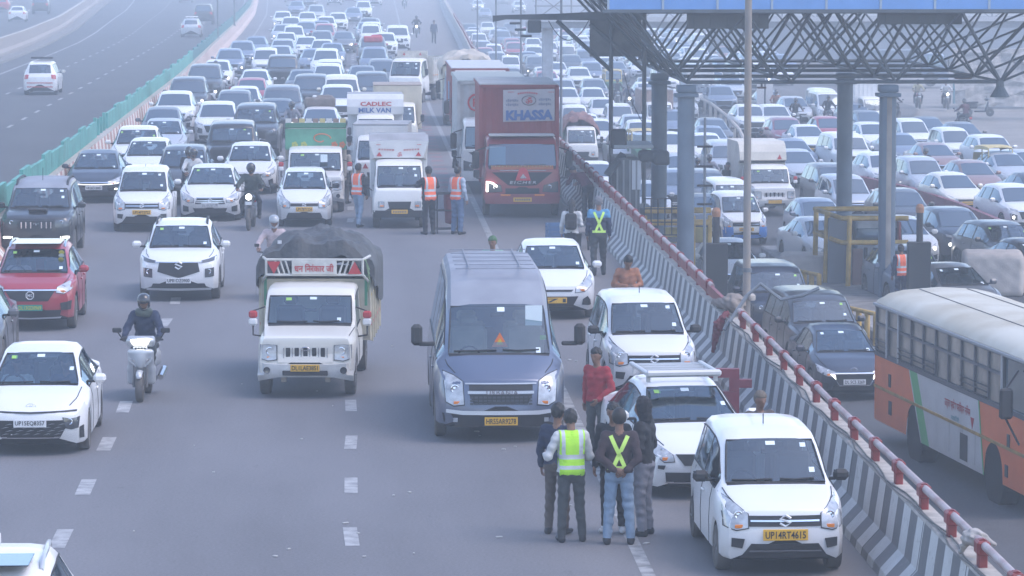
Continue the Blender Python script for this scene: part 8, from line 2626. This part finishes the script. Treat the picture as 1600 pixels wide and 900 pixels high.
person("man in orange vest with pale blue sleeves and jeans beside the black rack", G(715, 366), math.pi + R(-40), dict(top=cloth("shirt_pale_blue", (.36, .42, .50)), bottom=JEAN, shoes=SHOE, vest=vo, leg=1.1), dict(el=[(.27, -.02, 1.14), (-.25, .03, 1.13)], wr=[(.20, -.28, 1.14), (-.25, -.05, .9)]), g3, 1.04, fold_seed=13)
person("person in green knit cap standing behind the slate blue van", G(770, 500), R(-20), dict(top=cloth("jacket_mint", (.28, .48, .36)), bottom=DGR, shoes=SHOE, hair='beanie', hairmat=cloth("cap_green", (.07, .15, .07))), None, None, 1.0, fold_seed=14)
person("man in green shirt standing beside the pale container lorry", G(713, 262), R(60), dict(top=GRNS, bottom=BLK, shoes=SHOE), None, None, .98, fold_seed=15)
person("man in pale shirt between the green-fronted pickup and the mini trucks", G(538, 318), R(150), dict(top=cloth("shirt_beige", (.42, .38, .33)), bottom=BRN, shoes=SHOE), None, None, 1.0, fold_seed=16)
person("man in cream shirt waiting beside the plain box mini truck", G(546, 300), R(170), dict(top=WHT_, bottom=BRN, shoes=SHOE), None, None, 1.0, fold_seed=17)
person("person in brown cap crouched behind the nearest tall hatchback", Vector((5.62, 49.3, 0)), R(20), dict(top=BRN, bottom=BRN, shoes=SHOE, hair='beanie', hairmat=cloth("cap_brown", (.16, .13, .10))), None, None, .96, fold_seed=18)
person("pedestrian in dark clothes standing far back on the empty lane", G(678, 68), R(15), dict(top=NAVY, bottom=BLK, shoes=SHOE), None, None, 1.0, fold_seed=19, h=.022)
wk = "toll workers in orange vests"
person("toll worker in orange vest behind the barrier by the gate post", Vector((P(1096, 0, 88).x, 88, ZR + .27)), R(20), dict(top=NAVY, bottom=NAVY, shoes=SHOE, vest=vo), None, wk, 1.0, fold_seed=20)
person("toll worker in orange vest standing above the bus roof", Vector((P(1412, 0, 97).x, 97, ZR + .27)), R(200), dict(top=NAVY, bottom=NAVY, shoes=SHOE, vest=vo), None, wk, .98, fold_seed=21)
person("person in dark top among the motorcycles before a silver SUV", G(1137, 325, ZR), R(10), dict(top=BLK, bottom=BLK, shoes=SHOE), None, None, 1.0, fold_seed=22)
def rider(base, rz, label, out, pose=RIDE_M, scale=1.0, seed=1, h=.016):
 return person(label, base, rz, out, pose, "riders", scale, fold_seed=seed, h=h)
HB = mat("helmet_black", (.02, .02, .022), .2, coat=.6)
HW = mat("helmet_grey", (.30, .32, .34), .25, coat=.6)
g = G(222, 628)
sco_ = motorbike(g + Vector((0, .62, 0)), R(-3), "silver grey scooter with lit headlight ridden down the middle lane", 'silver', True, True, hero=True); sco_.scale = (1.22, 1, 1.04)
rider(g + Vector((0, .62, 0)), R(-3), "scooter rider in navy jacket, black helmet and green scarf", dict(top=NAVY, bottom=DGR, shoes=SHOE, hair='helmet', hairmat=HB, open=True, visor=False, gloves=True, bulk=1.14, scarf=False), RIDE_S, 1.02, 31)
o = empty("scarf", g + Vector((0, .62 + .10, 1.47)), R(-3), "dark green scarf round the scooter rider's neck", "scarf")
sdf_mb([('c', 0, (.07, .06, 0), (-.07, .06, 0), .075, .075), ('c', 0, (.08, -.02, -.01), (-.08, -.02, -.01), .07, .07)], .04, .016, lambda q_: .008 * np.sin(40 * q_[..., 2] + 25 * q_[..., 0])).build("cloth", cloth("scarf_green", (.07, .09, .075)), o, smooth=60)
g = G(391, 360)
motorbike(g + Vector((0, .66, 0)), R(-4), "black motorcycle with lit headlamp beside the white saloon", 'black', False, True)
rider(g + Vector((0, .66, 0)), R(-4), "motorcyclist in black jacket and dark helmet beside the white saloon", dict(top=OLIVE, bottom=BLK, shoes=SHOE, hair='helmet', hairmat=HB, visor=True, gloves=False, bulk=1.12), RIDE_M, 1.02, 32)
g = G(428, 470)
motorbike(g + Vector((0, .62, 0)), 0, "motorcycle hidden behind the tarpaulin load", 'black', False, False)
rider(g + Vector((0, .62, 0)), 0, "rider in pale jacket and grey helmet rising behind the tarpaulin", dict(top=PNK, bottom=DGR, shoes=SHOE, hair='helmet', hairmat=HW, open=True, visor=False), RIDE_M, 1.04, 33)
g = G(303, 330)
motorbike(g + Vector((0, .66, 0)), R(20), "motorcycle carrying two people between the grey carrier and white saloon", 'black', False, False)
rider(g + Vector((0, .66, 0)), R(20), "rider in white shirt and black helmet with a passenger", dict(top=WHT_, bottom=BLK, shoes=SHOE, hair='helmet', hairmat=HB), RIDE_M, 1.02, 34)
rider(g + Vector((0, .66, 0)), R(20), "pillion passenger in black behind the white-shirted rider", dict(top=BLK, bottom=BLK, shoes=SHOE, hair='helmet', hairmat=HB), PILLION, 1.02, 35)
g = G(456, 232)
motorbike(g + Vector((0, .66, 0)), R(4), "motorcycle with lit lamp beside the green-fronted pickup", 'black', False, True)
rider(g + Vector((0, .66, 0)), R(4), "rider in grey with dark helmet beside the green-fronted pickup", dict(top=GRYT, bottom=BLK, shoes=SHOE, hair='helmet', hairmat=HB), RIDE_M, 1.0, 36, .02)
for px, py, z, rz_, col, lit, la, lb, tp_ in (
  (651, 59, 0, 0, 'black', True, "motorcycle with a bright headlamp alone on the hazy open lane", "rider of the lone motorcycle on the hazy open lane", BLK),
  (573, 50, 0, 0, 'black', True, "faint motorcycle right of the white SUVs far back", "rider of the faint motorcycle far back", BLK),
  (632, 14, 0, 0, 'black', False, "farthest motorcycle at the top of the open lane", "rider of the farthest motorcycle", GRYT),
  (337, 150, 0, 4, 'black', True, "motorcycle squeezed beside the white hatchback near the median", "rider squeezed beside the white hatchback near the median", BLK),
  (966, 168, ZR, 0, 'black', False, "motorcycle in the crowd of two-wheelers under the gantry", "rider in dark helmet under the gantry", BLK),
  (984, 178, ZR, 0, 'black', True, "motorcycle with lit lamp under the gantry, next to a post", "rider with lit lamp under the gantry, next to a post", NAVY),
  (1215, 190, ZR, 2, 'black', True, "motorcycle with yellow-lit lamp before the white minivan", "rider in tan before the white minivan", TAN),
  (1246, 205, ZR, 3, 'black', False, "motorcycle between the white sedan and the minivan", "rider in black between the white sedan and the minivan", BLK),
  (1297, 200, ZR, 3, 'black', False, "motorcycle behind the red hatchback on the toll road", "dark rider behind the red hatchback on the toll road", BLK),
  (1437, 170, ZR, 0, 'red', False, "red motorcycle on the dusty verge", "rider in yellowish shirt on the dusty verge", cloth("shirt_khaki", (.42, .38, .24))),
  (1481, 171, ZR, 0, 'black', True, "motorcycle with lit lamp on the dusty verge", "rider in white shirt on the dusty verge", WHT_),
  (1508, 206, ZR, 200, 'black', False, "motorcycle leaving the queue towards the verge", "rider in dark red leaving the queue towards the verge", MAR),
  (1400, 190, ZR, 150, 'black', False, "motorcycle edging round the white tall hatchback by the verge", "rider in black edging towards the verge", BLK),
  (1093, 318, ZR, 3, 'black', False, "motorcycle behind the crossbar pole", "rider in dark blue behind the crossbar pole", NAVY),
  (1112, 312, ZR, 5, 'black', False, "motorcycle beside the silver SUV on the toll road", "rider in grey beside the silver SUV on the toll road", GRYT),
  (1192, 262, ZR, 3, 'black', False, "motorcycle behind the cream box pickup", "rider in black behind the cream box pickup", BLK),
  (1451, 300, ZR, 8, 'black', False, "motorcycle between the silver and brown hatchbacks", "rider in black between the silver and brown hatchbacks", BLK)):
 g = G(px, py, z)
 motorbike(g + Vector((0, .66, 0)), R(rz_), la, col, False, lit)
 rider(g + Vector((0, .66, 0)), R(rz_), lb, dict(top=tp_, bottom=BLK, shoes=SHOE, hair='helmet' if px not in (1481,) else 'short', hairmat=HB, visor=False, open=True), RIDE_M, 1.0, px, .024)
motorbike(G(1530, 182, ZR), R(88), "dark scooter standing sideways on the dusty verge", 'black', True, False)
SIT = dict(RIDE_S, kn=[(.13, -.12, .98), (-.13, -.12, .98)], an=[(.11, -.42, .80), (-.11, -.42, .80)], toe=[(.12, -.54, .86), (-.12, -.54, .86)], el=[(.27, .05, 1.15), (-.27, .05, 1.15)], wr=[(.17, -.20, 1.18), (-.17, -.20, 1.18)])
for key, lab, top, sx in (("full-width light bar", "driver in white shirt inside the white sedan with the light bar", WHT_, -1), ("full-width light bar", "front passenger in dark top inside the white sedan with the light bar", NAVY, 1),
       ("green number plate", "driver in pale shirt inside the red SUV", PNK, -1),
       ("right behind the tarpaulin pickup", "driver in tan shirt inside the small white hatchback", TAN, -1)):
 c_ = next(o_ for o_ in C.objects if o_.parent is None and key in o_.get('label', '') and o_.get('category') in ('car', 'van'))
 kd = {'passenger_van': 'passenger van', 'hatchback': 'hatchback', 'sedan': 'sedan'}.get(c_.name.split('.')[0], 'compact suv')
 p_ = TYPES[kd]
 M_ = Matrix.Translation(c_.location) @ Matrix.Rotation(c_.rotation_euler.z, 4, 'Z')
 head = min(HT[kd] - .16, 1.98)
 person(lab, M_ @ Vector((sx * p_['W'] * .22, p_['tws'] + .10 - p_['L'] / 2, head - 1.70)), c_.rotation_euler.z, dict(top=top, bottom=BLK, shoes=SHOE), SIT, "people sitting in cars", .98, fold_seed=40, h=.02)
# small things near the barrier
o = empty("road_barricade", Vector((5.62, 56.8, 0)), R(-4), "red slotted plastic barricade behind the white sedan", "barrier")
q = MB()
pl = [(-.52, .05), (.52, .05), (.52, .78), (.70, .80), (.70, .93), (.50, .93), (.50, 1.10), (-.52, 1.10)]
q.prism([(-.52, .05), (.52, .05), (.52, .74), (-.52, .74)], -.07, .07)
q.prism([(-.52, .74), (-.40, .74), (-.40, .96), (-.52, .96)], -.07, .07).prism([(.36, .745), (.52, .745), (.52, .80), (.72, .80), (.72, .93), (.36, .93)], -.07, .07)
q.prism([(-.52, .96), (.52, .96), (.52, 1.10), (-.52, 1.10)], -.07, .07).prism([(.36, .93), (.52, .93), (.52, .96), (.36, .96)], -.068, .068)
for x in (-.22, .0, .22): q.box((x, -.085, .40), (.07, .03, .55), 0, .01)
for x in (-.36, .36): q.box((x, 0, .03), (.26, .40, .06), 0, .02)
q.build("panel", RW, o)
o = empty("steel_rack", G(697, 364), R(12), "black steel rack draped with maroon cloth at the checkpoint", "rack")
q = MB()
for x in (-.28, .28):
 for y in (-.15, .15): q.tube([(x, y, 0), (x, y, 1.08)], .022, 5)
for z in (.12, .62, 1.07): q.tube([(-.28, -.15, z), (.28, -.15, z), (.28, .15, z), (-.28, .15, z)], .022, 5, closed=True)
q.build("frame", TRIM, o)
sdf_mb([('b', 0, (.10, 0, .66), (.14, .10, .42), .06)], .03, .025, lambda q_: .02 * np.sin(18 * q_[..., 0] + 6 * q_[..., 2])).build("draped_cloth", cloth("cloth_maroon_dull", (.17, .05, .06)), o, smooth=60)
o = empty("plank_bench", Vector((cx(RB, 92) - 1.0, 92, 0)), R(-6), "plank bench leaning beside the barrier where the worker walks", "bench")
MB().box((0, 0, .46), (.34, 1.5, .05), 0, .01).build("seat", mat("plank_grey", (.20, .18, .165), .85, noise=.3), o)
for y in (-.6, .6):
 for x in (-.13, .13): MB().tube([(x, y, 0), (x * .8, y, .45)], .025, 6).build("leg", TRIM, o)
o = empty("crate", Vector((cx(RB, 95) - 1.55, 94.6, 0)), R(10), "faded blue plastic crate beside the plank bench", "crate")
q = MB()
for z in (.04, .16, .28, .40): q.box((0, -.20, z), (.5, .03, .08), 0).box((0, .20, z), (.5, .03, .08), 0).box((-.25, 0, z), (.03, .4, .08), 0).box((.25, 0, z), (.03, .4, .08), 0)
for x in (-.24, .24):
 for y in (-.19, .19): q.box((x, y, .22), (.05, .05, .44), 0)
q.box((0, 0, .02), (.48, .38, .03), 0)
q.build("crate_body", mat("crate_blue", (.07, .15, .28), .6), o)
def rag(loc, rz, label, prims, m, seed=0, h=.022, cat="cloth", grp_=None):
 o = empty("cloth_bundle", loc, rz, label, cat, grp_)
 sdf_mb(prims, .06, h, lambda q_: .016 * np.sin(30 * q_[..., 0] + 17 * q_[..., 2] + seed) * np.sin(24 * q_[..., 1] - 19 * q_[..., 2]) + .008 * np.sin(60 * q_[..., 2] + 20 * q_[..., 0])).build("cloth", m, o, smooth=70)
 return o
xb = cx(RB, 66.5)
rag((xb, 66.7, .95), 0, "dirty beige rags knotted over the broken end of the rail", [('c', 0, (.0, .9, .10), (.05, .1, .16), .09, .12), ('e', 0, (.12, -.3, .22), (.22, .35, .18)), ('c', 0, (.1, -.6, .2), (.32, -.7, .0), .10, .05), ('c', 0, (-.05, 1.8, .03), (0, .8, .1), .05, .08)], cloth("rag_beige", (.24, .20, .17)), 1)
rag_ = rag((xb - .16, 65.9, .92), 0, "dull red cloth hanging down the barrier face", [('c', 0, (.12, 0, .12), (-.10, -.1, -.10), .09, .08), ('c', 0, (-.10, -.1, -.10), (-.22, -.2, -.75), .09, .05), ('c', 0, (.0, -.35, .05), (-.16, -.4, -.55), .07, .04), ('c', 0, (.15, .3, .08), (-.08, .2, -.25), .06, .05)], cloth("rag_red", (.17, .04, .045)), 2); rag_.scale = (.75, .75, .75)
rag2_ = rag((cx(RB, 39.6) + .02, 39.9, 1.15), 0, "white cloth wound round the near end of the rail", [('e', 0, (0, 0, .06), (.17, .22, .13)), ('c', 0, (-.08, .1, 0), (-.16, .2, -.20), .07, .04), ('c', 0, (.05, -.1, .08), (.28, -.15, -.02), .07, .04)], cloth("rag_white", (.40, .37, .34)), 3, .018); rag2_.scale = (.75, .75, .75)
o = empty("broken_gate_arm", (xb + .25, 65.3, 1.0), 0, "bent grey steel bracket sticking up behind the rail gap", "metal scrap")
MB().tube([(-.45, -.3, -.18), (.0, .0, .42), (.25, .1, .62), (.62, .0, .34), (1.0, -.1, .42), (1.3, -.1, .56)], .035, 6).build("bracket", STEELP, o)
o = empty("hose", (0, 0, 0), 0, "dark hose trailing from the lorry to the barrier", "hose")
MB().tube([(P(872, 0, 103).x, 103, .75), (P(880, 0, 101).x, 101, .55), (P(900, 0, 98).x, 98, .35), (P(915, 0, 95).x, 96, .12), (cx(RB, 94) - .6, 94, .05), (cx(RB, 92) - .45, 92, .55)], .03, 6).build("hose_line", TRIM, o, smooth=60)
MB().tube([P(1003, 190, 106), P(985, 155, 106), P(974, 110, 108)], .012, 5).build("stay_wire", TRIM, bpy.data.objects["gantry"])
bpy.data.objects["stay_wire"].parent = None
bpy.data.objects["stay_wire"]["label"] = "thin slanting stay wire between the gantry posts"; bpy.data.objects["stay_wire"]["category"] = "wire"
# paper scraps and grit on the asphalt
q = MB()
for k in range(34):
 if k < 12: px, py = [(787, 703), (615, 775), (430, 870), (745, 675), (890, 563), (560, 834), (900, 565), (1010, 850), (640, 770), (1150, 690), (540, 818), (780, 840)][k]
 else: px, py = rnd.uniform(180, 1000), rnd.uniform(460, 890)
 g = G(px, py)
 if abs(g.x) > 8: continue
 s_ = rnd.uniform(.012, .03) if k >= 12 else rnd.uniform(.03, .06)
 a = rnd.uniform(0, 3)
 q.box((g.x, g.y, .012), (s_ * 1.6, s_, .012), 0, 0, a)
o = q.build("litter", mat("litter_pale", (.45, .44, .42), .8)); o["kind"] = "stuff"; o["label"] = "pale scraps of litter scattered on the asphalt"
